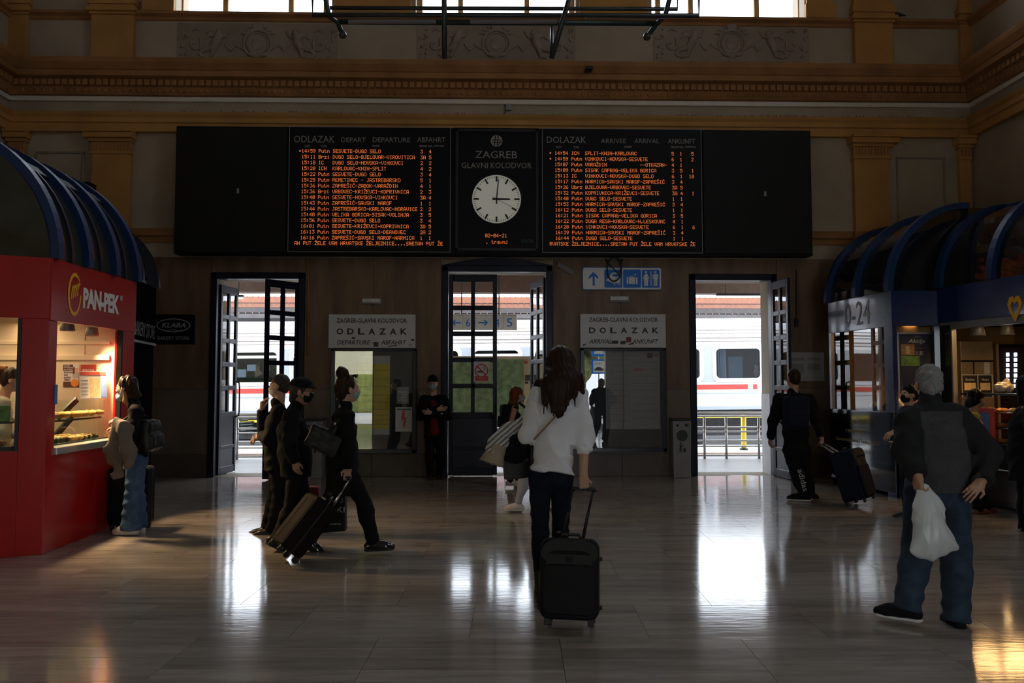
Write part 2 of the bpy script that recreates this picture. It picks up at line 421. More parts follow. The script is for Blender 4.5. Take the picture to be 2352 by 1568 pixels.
SIDE = [(2.0, 4.6, 8.2, 11.6)]  # high opening added in the unseen right wall to light the kiosk side
for a, b, c, d in SIDE: portal('daylight_added_opening', (XR + .5, (a + b) / 2, (c + d) / 2), (0, PI / 2, 0), d - c, b - a)
# side walls and the street side (with its doors, behind the camera)
mb = MB().box(XL - .5, XL, YR - .4, W, -.2, ZC); wall_left = mb.build('wall_left', 'plaster', kind='structure')
mb = MB(); wall_cells(mb, YR - .4, W, -.2, ZC, SIDE, lambda a, b, c, d: mb.box(XR, XR + .5, a, b, c, d)); wall_right = mb.build('wall_right', 'plaster', kind='structure')
mb = MB(); wall_cells(mb, XL - .5, XR + .5, 0, ZC, REAR, lambda a, b, c, d: mb.box(a, b, YR - .4, YR, c, d))
wall_rear = mb.build('wall_rear', 'plaster', kind='structure')
MB().box(XL - .5, XR + .5, YR - .4, W + WT, ZC, ZC + .3).build('ceiling', 'plaster', kind='structure')
for i, (a, b, c, d) in enumerate(REAR):
    portal('daylight_rear', ((a + b) / 2, YR - .2, (c + d) / 2), (PI / 2, 0, 0), b - a, d - c)
    if c > 0:
        w = thing('window_%d' % (i + 10), ((a + b) / 2, YR - .2, c), kind='structure'); f = MB()
        for t in (0, .25, .5, .75, 1): f.box(a + (b - a) * t - .05, a + (b - a) * t + .05, YR - .24, YR - .16, c, d)
        for t in (0, .33, .66, 1): f.box(a, b, YR - .24, YR - .16, c + (d - c) * t - .05, c + (d - c) * t + .05)
        f.build('frame', 'wood_frame', w)
for a, b in WIN: portal('daylight_window', ((a + b) / 2, W + WT + .02, (ZS + ZW) / 2), (-PI / 2, 0, 0), b - a, ZW - ZS)
for a, b, c, d in (D1, D2, D3): portal('daylight_door', ((a + b) / 2, W + WT + .02, d / 2), (-PI / 2, 0, 0), b - a, d)
# ---- floor: a bed and polished stone strips laid a little askew
mt = bpy.data.materials.new('polished_stone'); mt.use_nodes = True; MATS['polished_stone'] = mt
N = mt.node_tree.nodes; L = mt.node_tree.links; b = N['Principled BSDF']
ge = N.new('ShaderNodeNewGeometry'); oi = N.new('ShaderNodeObjectInfo'); at = N.new('ShaderNodeAttribute'); at.attribute_name = 'tint'
sm = N.new('ShaderNodeMath'); sm.operation = 'ADD'; L.new(oi.outputs['Random'], sm.inputs[0]); L.new(at.outputs['Fac'], sm.inputs[1])
mp = N.new('ShaderNodeMapping'); mp.inputs['Scale'].default_value = (1.0, 7, 1); L.new(ge.outputs['Position'], mp.inputs[0])
wn = N.new('ShaderNodeCombineXYZ'); L.new(sm.outputs[0], wn.inputs[2]); va = N.new('ShaderNodeVectorMath'); va.operation = 'MULTIPLY_ADD'
va.inputs[1].default_value = (1, 1, 1); L.new(mp.outputs[0], va.inputs[0]); vs_ = N.new('ShaderNodeVectorMath'); vs_.operation = 'SCALE'; vs_.inputs['Scale'].default_value = 31.; L.new(wn.outputs[0], vs_.inputs[0]); L.new(vs_.outputs[0], va.inputs[2])
nz = N.new('ShaderNodeTexNoise'); nz.inputs['Scale'].default_value = 1.6; nz.inputs['Detail'].default_value = 6; nz.inputs['Roughness'].default_value = .6; L.new(va.outputs[0], nz.inputs[0])
cr = N.new('ShaderNodeValToRGB'); cr.color_ramp.elements[0].position = .25; cr.color_ramp.elements[1].position = .8
cr.color_ramp.elements[0].color = (.21, .178, .15, 1); cr.color_ramp.elements[1].color = (.38, .34, .30, 1); L.new(nz.outputs[0], cr.inputs[0])
hs = N.new('ShaderNodeHueSaturation'); mr = N.new('ShaderNodeMapRange'); mr.inputs[3].default_value = .84; mr.inputs[4].default_value = 1.12; L.new(sm.outputs[0], mr.inputs[0])
L.new(mr.outputs[0], hs.inputs['Value']); L.new(cr.outputs[0], hs.inputs['Color']); L.new(hs.outputs[0], b.inputs['Base Color'])
rr = N.new('ShaderNodeMapRange'); rr.inputs[3].default_value = .05; rr.inputs[4].default_value = .15; L.new(nz.outputs[0], rr.inputs[0]); L.new(rr.outputs[0], b.inputs['Roughness'])
m2 = N.new('ShaderNodeMapping'); m2.inputs['Scale'].default_value = (5, 30, 1); L.new(ge.outputs['Position'], m2.inputs[0])
n2 = N.new('ShaderNodeTexNoise'); n2.inputs['Scale'].default_value = 1.; n2.inputs['Detail'].default_value = 3; L.new(m2.outputs[0], n2.inputs[0])
bp = N.new('ShaderNodeBump'); bp.inputs['Strength'].default_value = .12; bp.inputs['Distance'].default_value = .004; L.new(n2.outputs[0], bp.inputs['Height']); L.new(bp.outputs[0], b.inputs['Normal'])
b.inputs['Specular IOR Level'].default_value = .5
mat('floor_bed', (.05, .042, .036), .8, var=.1)
mb = MB().box(XL - .5, XR + .5, YR - .4, W, -.2, -.004)
for a, b_, c, d in (D1, D2, D3): mb.box(a, b_, W, W + WT, -.2, -.004)
floor = mb.build('floor', 'floor_bed', kind='structure', label='polished beige stone floor laid in long strips')
TD, TL = .18, 1.12; TA = math.radians(-1.8); ca, sa = math.cos(TA), math.sin(TA)
tiles = []
for j in range(-60, 78):
    for i in range(-10, 10):
        u, v = i * TL + .25 + (.0 if (j // 4) % 2 else TL * .5), j * TD
        x, y = u * ca - v * sa, u * sa + v * ca
        if XL - .6 < x < XR + .6 and YR - .2 < y < W - .02: tiles.append((x, y))
def seen(x, y):
    if y < 3.6: return 0
    q = .5 * abs(x) / y
    return (1 / y ** 2) if abs(x) - .5 < .68 * y else 0
tiles.sort(key=lambda t: -seen(*t))
proto = MB().box(-TL / 2 + .0015, TL / 2 - .0015, -TD / 2 + .0012, TD / 2 - .0012, -.02, 0).mesh('floor_tile', 'polished_stone')
rnd = random.Random(3)
for x, y in tiles[:300]:
    o = link('floor_tile', proto, floor, (x - floor.location.x, y - floor.location.y, .0 - floor.location.z)); o.rotation_euler = (rnd.gauss(0, .0007), rnd.gauss(0, .0004), TA)
vs, fs, tint = [], [], []
for x, y in tiles[300:]:
    a, c = rnd.gauss(0, .0007), rnd.gauss(0, .0004); n = len(vs); t = rnd.random()
    for dx, dy in ((-1, -1), (1, -1), (1, 1), (-1, 1)):
        u, v = dx * (TL / 2 - .0015), dy * (TD / 2 - .0012); X, Y = x + u * ca - v * sa, y + u * sa + v * ca
        vs.append((X, Y, v * a - u * c)); tint.append(t)
    fs.append((n, n + 1, n + 2, n + 3))
mb = MB(); mb.v = [Vector(p) for p in vs]; mb.f = fs
st = mb.build('floor_tiles_beyond', 'polished_stone', floor, kind='stuff', fix=False)
st.data.attributes.new('tint', 'FLOAT', 'POINT').data.foreach_set('value', tint)
for a, b_, c, d in (D1, D2, D3): MB().box(a, b_, W, W + WT, -.02, -.0005).build('threshold', 'polished_stone', floor)
MB().box(XL, XR, W - .3, W, -.02, -.0015).build('border_strip', 'polished_stone', floor)
# ---- stone cladding of the far wall, slab by slab
def slabs(x0, x1, z0, z1, wmax, mt, name='cladding_slab', y=W, t=.022):
    n = max(1, round((x1 - x0) / wmax)); w = (x1 - x0) / n
    for i in range(n):
        MB().box(x0 + i * w + .003, x0 + (i + 1) * w - .003, y - t - rnd.random() * .003, y, z0 + .003, z1 - .003).build(name, mt, wall_back, bevel=.003, seg=1)
ZB, ZD, ZU = .38, 1.47, 3.72
for a, b_ in ((XL, D1[0] - .09), (D1[1] + .09, D2[0] - .1), (D2[1] + .1, D3[0] - .1), (D3[1] + .09, XR)):
    slabs(a, b_, .0, ZB, 1.2, 'stone_base', 'base_slab', t=.03); slabs(a, b_, ZB, ZD, 1.0, 'travertine_low'); slabs(a, b_, ZD, ZU, 1.25, 'travertine')
for d in (D1, D2, D3): slabs(d[0] - .09, d[1] + .09, d[3] + .18 if d is D2 else d[3] + .09, ZU, 1.3, 'travertine')
# reveals of the right-hand doorway: white wainscot
MB().box(D3[1] - .012, D3[1], W + .03, W + WT, 0, wz(905)).build('wainscot_tile', 'sign_white', wall_back)
# ---- mouldings
def course(n, prof, mt, label, y0=YR):
    mb = MB(); mb.sweep(prof, [(XL, y0, 1, 0), (XL, W, 1, -1), (XR, W, -1, -1), (XR, y0, -1, 0)])
    return mb.build('trim_%d' % n, mt, kind='structure', label=label)
Z = wz
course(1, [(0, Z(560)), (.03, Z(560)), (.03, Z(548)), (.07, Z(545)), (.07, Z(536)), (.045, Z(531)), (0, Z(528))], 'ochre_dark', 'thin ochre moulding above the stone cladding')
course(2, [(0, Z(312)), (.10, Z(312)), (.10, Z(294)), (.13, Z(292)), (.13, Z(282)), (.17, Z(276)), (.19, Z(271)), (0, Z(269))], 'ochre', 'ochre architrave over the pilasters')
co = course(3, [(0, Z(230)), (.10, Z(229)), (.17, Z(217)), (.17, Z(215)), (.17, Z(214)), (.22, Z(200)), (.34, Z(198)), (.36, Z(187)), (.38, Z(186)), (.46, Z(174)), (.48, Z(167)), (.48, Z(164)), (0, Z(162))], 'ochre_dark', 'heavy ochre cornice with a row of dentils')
course(4, [(0, Z(149)), (.06, Z(149)), (.08, Z(156)), (.08, Z(163)), (0, Z(164))], 'plaster_dark', 'dark plaster band standing on the cornice')
course(5, [(0, Z(57)), (.03, Z(55)), (.05, Z(50)), (.12, Z(46)), (.12, Z(40)), (0, Z(38))], 'ochre_dark', 'ochre sill course under the upper windows')
st = MB(); zz0, zz1 = Z(241), Z(231)
st.sweep([(0, zz0), (.05, zz0), (.05, zz1), (0, zz1)], [(XL, YR, 1, 0), (XL, W, 1, -1), (XR, W, -1, -1), (XR, YR, -1, 0)]); st.build('trim_6', 'white_strip', kind='structure', label='thin cream strip running under the cornice')
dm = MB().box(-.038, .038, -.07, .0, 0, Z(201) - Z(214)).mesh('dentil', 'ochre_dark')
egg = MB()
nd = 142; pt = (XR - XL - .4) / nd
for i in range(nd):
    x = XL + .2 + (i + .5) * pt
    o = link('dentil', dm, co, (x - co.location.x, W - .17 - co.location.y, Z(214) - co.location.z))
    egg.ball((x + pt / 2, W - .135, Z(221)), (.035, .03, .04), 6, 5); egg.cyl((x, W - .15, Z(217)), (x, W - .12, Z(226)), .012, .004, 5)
for i in range(60):
    y = W - .3 - (i + .5) * pt
    o = link('dentil', dm, co, (XR - .17 - co.location.x, y - co.location.y, Z(214) - co.location.z)); o.rotation_euler = (0, 0, -PI / 2)
    egg.ball((XR - .135, y + pt / 2, Z(221)), (.03, .035, .04), 6, 5)
    if i < 12:
        o = link('dentil', dm, co, (XL + .17 - co.location.x, y - co.location.y, Z(214) - co.location.z)); o.rotation_euler = (0, 0, PI / 2)
egg.build('egg_and_dart', 'ochre_dark', co, smooth=True, kind='stuff')
# soot grille marks under the frieze: short upright ribs
rb = MB()
for a, b_ in ((270, 310), (340, 356), (402, 445), (490, 1610), (1648, 2225)):
    x = wx(a, 268)
    while x < wx(b_, 268):
        rb.box(x - .006, x + .006, W - .012, W, Z(272), Z(272) + rnd.uniform(.05, .1)); x += rnd.uniform(.035, .055)
mat('soot', (.12, .10, .085), .9, var=.2)
rb.build('soot_rib', 'soot', wall_back, kind='stuff')
# ---- pilasters
def pilaster(px0, px1, c0, c1, corner=False):
    a, b_ = wx(px0, 450), wx(px1, 450); c, d = wx(c0, 320), wx(c1, 320); g = .12 if not corner else .09
    p = MB().box(a, b_, W - g, W, 0.3 if corner else Z(588), Z(362)).build('pilaster', 'ochre', wall_back, bevel=.01)
    cp = MB()
    for q0, q1, z0, z1 in ((-.02, .03, Z(364), Z(358)), (.0, .015, Z(358), Z(337)), (.01, .06, Z(337), Z(330)), (.04, .12, Z(330), Z(318)), (.06, .15, Z(318), Z(312))):
        e = max(0, q0) + .01; x0 = a - (a - c) * min(1, q1 / .12); x1 = b_ + (d - b_) * min(1, q1 / .12)
        cp.box(x0, x1, W - g - e - q1 * .5, W, z0, z1)
    cp.build('capital', 'ochre', p, bevel=.008)
    nf = max(2, int((b_ - a) / .055)); fl = MB()
    for i in range(nf): fl.box(a + (i + .25) * (b_ - a) / nf, a + (i + .75) * (b_ - a) / nf, W - g - .03, W - g - .005, Z(355), Z(340))
    fl.build('fluting', 'ochre_dark', p)
    if not corner:
        MB().box(a - .03, b_ + .03, W - g - .03, W, Z(560), Z(531)).build('plinth_band', 'ochre_dark', p, bevel=.01)
    # pedestal in the upper zone
    e, f_ = wx(px0 - 0, 100), wx(px1 + 8, 100)
    MB().box(e, f_, W - g, W, Z(164), Z(50)).build('pedestal', 'ochre', p, bevel=.01)
    k = MB()
    for dz0, dz1, q in ((Z(164), Z(150), .03), (Z(50), Z(44), .03), (Z(44), Z(36), .07), (Z(36), Z(28), .03), (Z(28), Z(14), .05), (Z(14), Z(4), .02)): k.box(e - q, f_ + q, W - g - q, W, dz0, dz1)
    k.box(e, f_, W - g + .01, W, Z(4), ZC - .6)
    k.build('pedestal_moulding', 'ochre', p, bevel=.01)
pilaster(216, 304, 204, 316); pilaster(1957, 2036, 1944, 2052)
pilaster(22, 60, 20, 74, True); pilaster(2200, 2226, 2186, 2228, True)
# window surrounds between the pedestals
for (a, b_), (l, r) in zip(WIN, ((336, 400), (None, None), (1850, 1912))):
    if l:
        e, f_ = wx(l, 20), wx(r, 20); MB().box(e, f_, W - .07, W, ZS, ZW).box(e - .03, f_ + .03, W - .1, W, ZS, ZS + .25).build('window_surround', 'ochre', wall_back, bevel=.01)
for a, b_ in ((wx(770, 20), wx(945, 20)), (wx(1330, 20), wx(1487, 20))):
    MB().box(a, b_, W - .05, W, ZS, ZW).build('window_pier', 'ochre', wall_back, bevel=.01)
# sunken panels beside the pilasters
for p0, p1 in ((82, 194), (2058, 2170)):
    a, b_ = wx(p0, 400), wx(p1, 400); z0, z1 = Z(520), Z(355); f = MB(); t = .035
    f.box(a, b_, W - .03, W, z1 - t, z1).box(a, b_, W - .03, W, z0, z0 + t).box(a, a + t, W - .03, W, z0, z1).box(b_ - t, b_, W - .03, W, z0, z1)
    f.build('panel_moulding', 'plaster_dark', wall_back, bevel=.01)
# pilasters along the right wall
for y in (10.9, 8.4):
    MB().box(XR - .12, XR, y - .35, y + .35, 0, Z(362)).build('pilaster', 'ochre', wall_right, bevel=.01)
    MB().box(XR - .2, XR, y - .45, y + .45, Z(364), Z(312)).build('capital', 'ochre', wall_right, bevel=.03)
    MB().box(XR - .13, XR, y - .38, y + .38, Z(164), ZC - .6).build('pedestal', 'ochre', wall_right, bevel=.01)
# ---- upper windows
for i, ((a, b_), mull) in enumerate(zip(WIN, ((418, 520, 670, 750), (965, 1058, 1210, 1312), (1510, 1585, 1736, 1836)))):
    w = thing('window_%d' % (i + 1), ((a + b_) / 2, W + .3, ZS), kind='structure', label='tall upper window with weathered timber mullions')
    for m in mull:
        x = wx(m, 20, W + .3); MB().box(x - .045, x + .045, W + .25, W + .35, ZS, ZW).build('mullion', 'wood_frame', w, bevel=.008)
    for z in (ZS + 1.6, ZW - .05): MB().box(a, b_, W + .27, W + .33, z - .05, z + .05).build('transom', 'wood_frame', w)
    xs = [a] + [wx(m, 20, W + .3) for m in mull] + [b_]
    for c, d in zip(xs, xs[1:]):
        if d - c > .3: MB().box(c, d, W + .295, W + .302, ZS, ZW).build('pane', 'glass', w)
# ---- frieze reliefs: wreath, two figures and scrolls in low relief
S = SDF(); ts = np.linspace(0, 2 * PI, 25)
hw, hh = 1.34, .35
for r_, q in ((.235, .022), (.185, .014)):
    for t0, t1 in zip(ts, ts[1:]): S.cone((r_ * math.cos(t0), 0, r_ * math.sin(t0)), (r_ * math.cos(t1), 0, r_ * math.sin(t1)), q, q, .008)
S.ball((0, .01, 0), (.12, .02, .13), .02); S.ball((0, 0, .3), (.1, .03, .07), .03); S.cone((-.14, 0, -.2), (.14, 0, -.2), .03, .03); S.ball((0, 0, -.3), (.06, .025, .05))
for k in range(9):
    t = PI * (.15 + .7 * k / 8); S.cone((.25 * math.cos(t), 0, .06 + .25 * math.sin(t)), (.34 * math.cos(t), 0, .02 + .32 * math.sin(t)), .02, .008)
for sgn in (-1, 1):
    def q(x, z): return (sgn * x, 0, z)
    # ribbon from the wreath, figure, scroll
    S.chain([q(.25, -.1), q(.38, -.02), q(.46, -.12), q(.55, -.02)], [.02, .018, .02, .02])
    S.ball(q(.66, .2), (.055, .035, .06)); S.chain([q(.66, .14), q(.7, .02), q(.76, -.08)], [.06, .07, .06]); S.chain([q(.76, -.08), q(.92, -.12), q(1.0, -.2)], [.05, .035, .02])
    S.chain([q(.74, -.1), q(.78, -.22), q(.9, -.26)], [.045, .03, .02]); S.chain([q(.68, .1), q(.56, .12), q(.5, .22)], [.03, .022, .018]); S.chain([q(.7, .1), q(.82, .14), q(.9, .08)], [.03, .022, .018])
    S.ball(q(.78, .17), (.1, .02, .05), .01)
    sp = [q(1.08 + (.14 - .012 * k) * math.cos(.55 * k + 2.4), -.02 + (.14 - .012 * k) * math.sin(.55 * k + 2.4)) for k in range(11)]
    S.chain([q(.86, -.2), q(.96, -.24)] + sp, [.02] * 13, .008)
    for k in range(14): S.ball(q(1.2 + rnd.uniform(0, .13), rnd.uniform(-.3, .3)), (rnd.uniform(.012, .03), .02, rnd.uniform(.015, .04)), .01)
    S.chain([q(.98, .22), q(1.06, .25), q(1.12, .2)], [.018, .018, .01])
for k in range(25): S.ball((-1.2 + k * .1, 0, -.335), (.035, .02, .022), .01)
S.cut((0, 1, 0), .012)
rme = S.mesh('relief_ornament', 'relief', .012)
for px in (592, 1140, 1680):
    p = at_y(px, 101, W)
    pl = MB().box(p.x - hw - .04, p.x + hw + .04, W - .012, W, p.z - .37, p.z + .36).build('relief_panel', 'plaster_dark', wall_back, bevel=.004)
    o = link('relief_ornament', rme, pl, (p.x - wall_back.location.x, W - .02 - wall_back.location.y, p.z - wall_back.location.z))
# ---------------------------------------------------------------- dot-matrix lettering
GLY = {'0': '3E5149453E', '1': '00427F4000', '2': '4261514946', '3': '2141454B31', '4': '1814127F10', '5': '2745454539', '6': '3C4A494930', '7': '0171090503', '8': '3649494936', '9': '064949291E',
       ':': '0036360000', '-': '0808080808', '.': '0060600000', '*': '001C1C1C00', '?': '0002510906', 'A': '7E1111117E', 'B': '7F49494936', 'C': '3E41414122', 'D': '7F4141221C', 'E': '7F49494941', 'F': '7F09090901', 'G': '3E4149497A', 'H': '7F0808087F', 'I': '00417F4100',
       'J': '2040413F01', 'K': '7F08142241', 'L': '7F40404040', 'M': '7F020C027F', 'N': '7F0408107F', 'O': '3E4141413E', 'P': '7F09090906', 'R': '7F09192946', 'S': '4649494931', 'T': '01017F0101', 'U': '3F4040403F', 'V': '1F2040201F', 'Z': '6151494543',
       'a': '2054545478', 'b': '7F48444438', 'i': '00447D4000', 'j': '2040443D00', 'n': '7C08040478', 'r': '7C08040408', 't': '043F444020', 'u': '3C4040207C', 'v': '1C2040201C', 'z': '4464544C44'}
ACC = {'Š': 'S', 'Ž': 'Z', 'Ć': 'C'}
def led_row(s, x, z, cw, ch, y, parent, clip0=None, clip1=None):
    """one line of lit dots: x left edge, z baseline, cw character pitch, ch character height"""
    mb = MB(); dx, dz = cw / 6.0, ch / 7.0; g = .38
    for i, c in enumerate(s):
        if c == ' ': continue
        dots = []; h = GLY[ACC.get(c, c)]
        for q in range(5):
            col = int(h[2 * q:2 * q + 2], 16); dots += [(q, r) for r in range(7) if col >> r & 1]
        if c in 'ŠŽ': dots += [(1, -2), (3, -2), (2, -1.2)]
        if c == 'Ć': dots += [(3, -2), (2, -1.2)]
        for q, r in dots:
            cx, cz = x + i * cw + (q + .5) * dx, z + (6.5 - r) * dz
            if (clip0 is not None and cx < clip0) or (clip1 is not None and cx > clip1): continue
            mb.quad((cx - dx * g, y, cz - dz * g), (cx + dx * g, y, cz - dz * g), (cx + dx * g, y, cz + dz * g), (cx - dx * g, y, cz + dz * g))
    return mb.build('display_row', 'led', parent, fix=False, kind='stuff')
# ---------------------------------------------------------------- the long departure board
BY = W - .34                                       # front plane of the board
def bp_(px, py, d=0.): return at_y(px, py, BY - d)
def bx(px, py=440): return at_y(px, py, BY).x
def bz(py, px=1140): return at_y(px, py, BY).z
ZT, ZBm = bz(293), bz(584)
board = thing('departure_board', ((bx(400) + bx(1866)) / 2, W - .17, ZBm), 'long black station display board with clock and orange train times', 'display board')
MB().box(bx(400), bx(1866), BY + .03, W - .03, ZBm, ZT).build('casing', 'board_black', board, bevel=.01)
for x in (-5.2, -1.2, .3, 4.2): MB().box(x - .05, x + .05, W - .03, W + .0, ZBm + .2, ZT - .2).build('wall_bracket', 'dark_steel', board)
for a, b_ in ((402, 656), (1616, 1864)):
    o = MB().box(bx(a), bx(b_), BY, BY + .04, ZBm + .03, ZT - .03).build('blank_panel', 'board_grey', board, bevel=.012)
    MB().box(bx((a + b_) / 2 + 15, 440), bx((a + b_) / 2 + 20, 440), BY - .004, BY, bz(447), bz(436)).build('catch', 'thin_line', o)
def panel(a, b_, line=True):
    p = MB().box(bx(a), bx(b_), BY - .01, BY + .04, bz(580), bz(294)).build('display_panel', 'board_black', board, bevel=.006)
    if line:
        l = MB(); t = .008; x0, x1, z0, z1 = bx(a), bx(b_), bz(580), bz(294); y0, y1 = BY - .014, BY - .009
        l.box(x0, x1, y0, y1, z1 - t, z1).box(x0, x1, y0, y1, z0, z0 + t).box(x0, x0 + t, y0, y1, z0, z1).box(x1 - t, x1, y0, y1, z0, z1)
        l.build('outline', 'thin_line', p)
        MB().box(x0 + .06, x1 - .06, BY - .0115, BY - .0095, z0 + .06, z1 - .05).build('screen', 'board_black', p)
    return p
def btext(s, x0, x1, y0, y1, mt, parent, **k):
    o = at_y(x0, y1, BY - .012); e = at_y(x1, y0, BY - .012); return text(s, o, X3, Z3, mt, parent, w=e.x - o.x, h=e.z - o.z, **k)
dep = panel(663, 1035)
for s, a, b_, c, d in (('ODLAZAK', 675, 769, 312, 327), ('DEPART', 784, 840, 316, 326.5), ('DEPARTURE', 856, 942, 316, 326.5), ('ABFAHRT', 958, 1023, 315.5, 326.5)): btext(s, a, b_, c, d, 'board_text', dep)
for s, a, b_ in (('SATI', 700, 712), ('VLAK', 737, 751), ('SMJER', 855, 873), ('PERON', 963, 981), ('KOL', 984, 994), ('KASNI (min)', 996, 1020)): btext(s, a, b_, 333, 338, 'board_text', dep, bold=.02)
DEP = [('*14:59', 'Putn', 'SESVETE-DUGO SELO', '3', '4'), (' 15:11', 'Brzi', 'DUGO SELO-BJELOVAR-VIROVITICA', '3A', '5'), (' 15:18', 'IC', 'DUGO SELO-NOVSKA-VINKOVCI', '2', '2'), (' 15:20', 'ICN', 'KARLOVAC-KNIN-SPLIT', '4', '2'),
       (' 15:22', 'Putn', 'SESVETE-DUGO SELO', '3', '4'), (' 15:25', 'Putn', 'REMETINEC - JASTREBARSKO', '5', '1'), (' 15:36', 'Putn', 'ZAPREŠIĆ-ZABOK-VARAŽDIN', '4', '1'), (' 15:36', 'Brzi', 'VRBOVEC-KRIŽEVCI-KOPRIVNICA', '2', '3'),
       (' 15:40', 'Putn', 'SESVETE-NOVSKA-VINKOVCI', '3A', '4'), (' 15:43', 'Putn', 'ZAPREŠIĆ-SAVSKI MAROF', '1', '1'), (' 15:44', 'Putn', 'JASTREBARSKO-KARLOVAC-MORAVICE', '2', '2'), (' 15:48', 'Putn', 'VELIKA GORICA-SISAK-VOLINJA', '3', '5'),
       (' 15:56', 'Putn', 'SESVETE-DUGO SELO', '3', '4'), (' 16:01', 'Putn', 'SESVETE-KRIŽEVCI-KOPRIVNICA', '3A', '5'), (' 16:13', 'Putn', 'SESVETE-DUGO SELO-DEANOVEC', '2A', '2'), (' 16:16', 'Putn', 'ZAPREŠIĆ-SAVSKI MAROF-HARMICA', '1', '1')]
def cell(s, n): return s + ' ' * (n - len(s))
pm = (bx(972) - bx(672)) / 300.0
cw = 6.545 * pm; ch = 8.6 * pm; LY = BY - .0135
for i, r in enumerate(DEP):
    # columns: marker, time, train, destination, platform, track
    y = 354 + i * 13.19; z = bz(y)
    led_row(r[0], bx(685.5), z, cw, ch, LY, dep); led_row(cell(r[1], 5) + r[2], bx(731), z, cw, ch, LY, dep); led_row(cell(r[3], 3) + r[4], bx(965.5), z, cw, ch, LY, dep)
led_row('RETAN PUT ŽELE VAM HRVATSKE ŽELJEZNICE....SRETAN PUT ŽELE', bx(659), bz(564.5), cw, ch, LY, dep, bx(679), bx(1019))
arr = panel(1245, 1612)
for s, a, b_, c, d in (('DOLAZAK', 1256, 1346, 314, 328), ('ARRIVEE', 1380, 1438, 318.5, 328.5), ('ARRIVAL', 1457, 1514, 318.5, 328.5), ('ANKUNFT', 1534, 1597, 319, 329.5)): btext(s, a, b_, c, d, 'board_text', arr)
for s, a, b_ in (('SATI', 1277, 1289), ('VLAK', 1317, 1330), ('SMJER', 1434, 1452), ('PERON', 1541, 1558), ('KOL.', 1561, 1571), ('KASNI(min)', 1574, 1598)): btext(s, a, b_, 335, 340, 'board_text', arr, bold=.02)
ARR = [('* 14:54', 'ICN', 'SPLIT-KNIN-KARLOVAC', '5', '1', ' 5'), ('* 14:59', 'Putn', 'VINKOVCI-NOVSKA-SESVETE', '6', '1', ' 2'), ('  15:07', 'Putn', 'VARAŽDIN            --OTKAZAN-', '4', '1', ''), ('  15:09', 'Putn', 'SISAK CAPRAG-VELIKA GORICA', '3', '5', ' 1'),
       ('  15:13', 'IC', 'VINKOVCI-NOVSKA-DUGO SELO', '6', '1', '10'), ('  15:17', 'Putn', 'HARMICA-SAVSKI MAROF-ZAPREŠIĆ', '3', '4', ''), ('  15:26', 'Ubrz', 'BJELOVAR-VRBOVEC-SESVETE', '3A', '5', ''), ('  15:32', 'Putn', 'KOPRIVNICA-KRIŽEVCI-SESVETE', '3A', '4', ' 1'),
       ('  15:40', 'Putn', 'DUGO SELO-SESVETE', '1', '1', ''), ('  15:53', 'Putn', 'HARMICA-SAVSKI MAROF-ZAPREŠIĆ', '3', '4', ''), ('  16:12', 'Putn', 'DUGO SELO-SESVETE', '1', '1', ''), ('  16:21', 'Putn', 'SISAK CAPRAG-VELIKA GORICA', '3', '5', ''),
       ('  16:22', 'Putn', 'DUGA RESA-KARLOVAC-H.LESKOVAC', '4', '1', ''), ('  16:28', 'Putn', 'VINKOVCI-NOVSKA-SESVETE', '6', '1', ' 6'), ('  16:39', 'Putn', 'HARMICA-SAVSKI MAROF-ZAPREŠIĆ', '3', '4', ''), ('  16:44', 'Putn', 'DUGO SELO-SESVETE', '1', '1', '')]
cw2 = cw * .978
for i, r in enumerate(ARR):
    y = 355 + i * 13.03; z = bz(y); sh = i * .08
    led_row(r[0], bx(1261.5 + sh), z, cw2, ch * .97, LY, arr); led_row(cell(r[1], 5) + r[2], bx(1312.5 + sh), z, cw2, ch * .97, LY, arr)
    led_row(cell(r[3], 3) + r[4], bx(1543 + sh), z, cw2, ch * .97, LY, arr)
    if r[5]: led_row(r[5], bx(1582 + sh), z, cw2, ch * .97, LY, arr)
led_row('HRVATSKE ŽELJEZNICE....SRETAN PUT ŽELE VAM HRVATSKE ŽE', bx(1256), bz(563.5), cw2, ch, LY, arr, bx(1262), bx(1596.5))
mid = panel(1043, 1238, False)
x0, x1, z0, z1 = bx(1046), bx(1236), bz(576), bz(297); t = .045
MB().box(x0, x1, BY - .03, BY - .01, z1 - t, z1).box(x0, x1, BY - .03, BY - .01, z0, z0 + t).box(x0, x0 + t, BY - .03, BY - .01, z0, z1).box(x1 - t, x1, BY - .03, BY - .01, z0, z1).build('frame', 'board_frame', mid, bevel=.006)
btext('ZAGREB', 1092, 1188, 347, 363, 'board_text', mid); btext('GLAVNI', 1060, 1121, 373.5, 386, 'board_text', mid); btext('KOLODVOR', 1127, 1221, 373.5, 386, 'board_text', mid); btext('EXOR', 1198, 1225, 550, 557.5, 'exor_text', mid)
lg = MB(); c = bp_(1140.5, 323.5, .012); r = (bx(1154) - bx(1127)) / 2
lg.prism([(r * math.cos(2 * PI * i / 32), r * math.sin(2 * PI * i / 32)) for i in range(32)], c, X3, Z3, (0, -.002, 0)); lg.build('railway_emblem', 'board_text', mid)
ib = MB(); k = r
for a, b_, c_, d in ((-.45, -.85, -.25, .85), (.05, -.95, .2, .95)):
    ib.prism([(a * k, b_ * k), (a * k + .16 * k, b_ * k), (c_ * k + .16 * k, d * k), (c_ * k, d * k)], c, X3, Z3, (0, -.004, 0))
for z_ in (-.32, .08): ib.prism([(-.8 * k, z_ * k), (.85 * k, z_ * k), (.85 * k, (z_ + .13) * k), (-.8 * k, (z_ + .13) * k)], c, X3, Z3, (0, -.0045, 0))
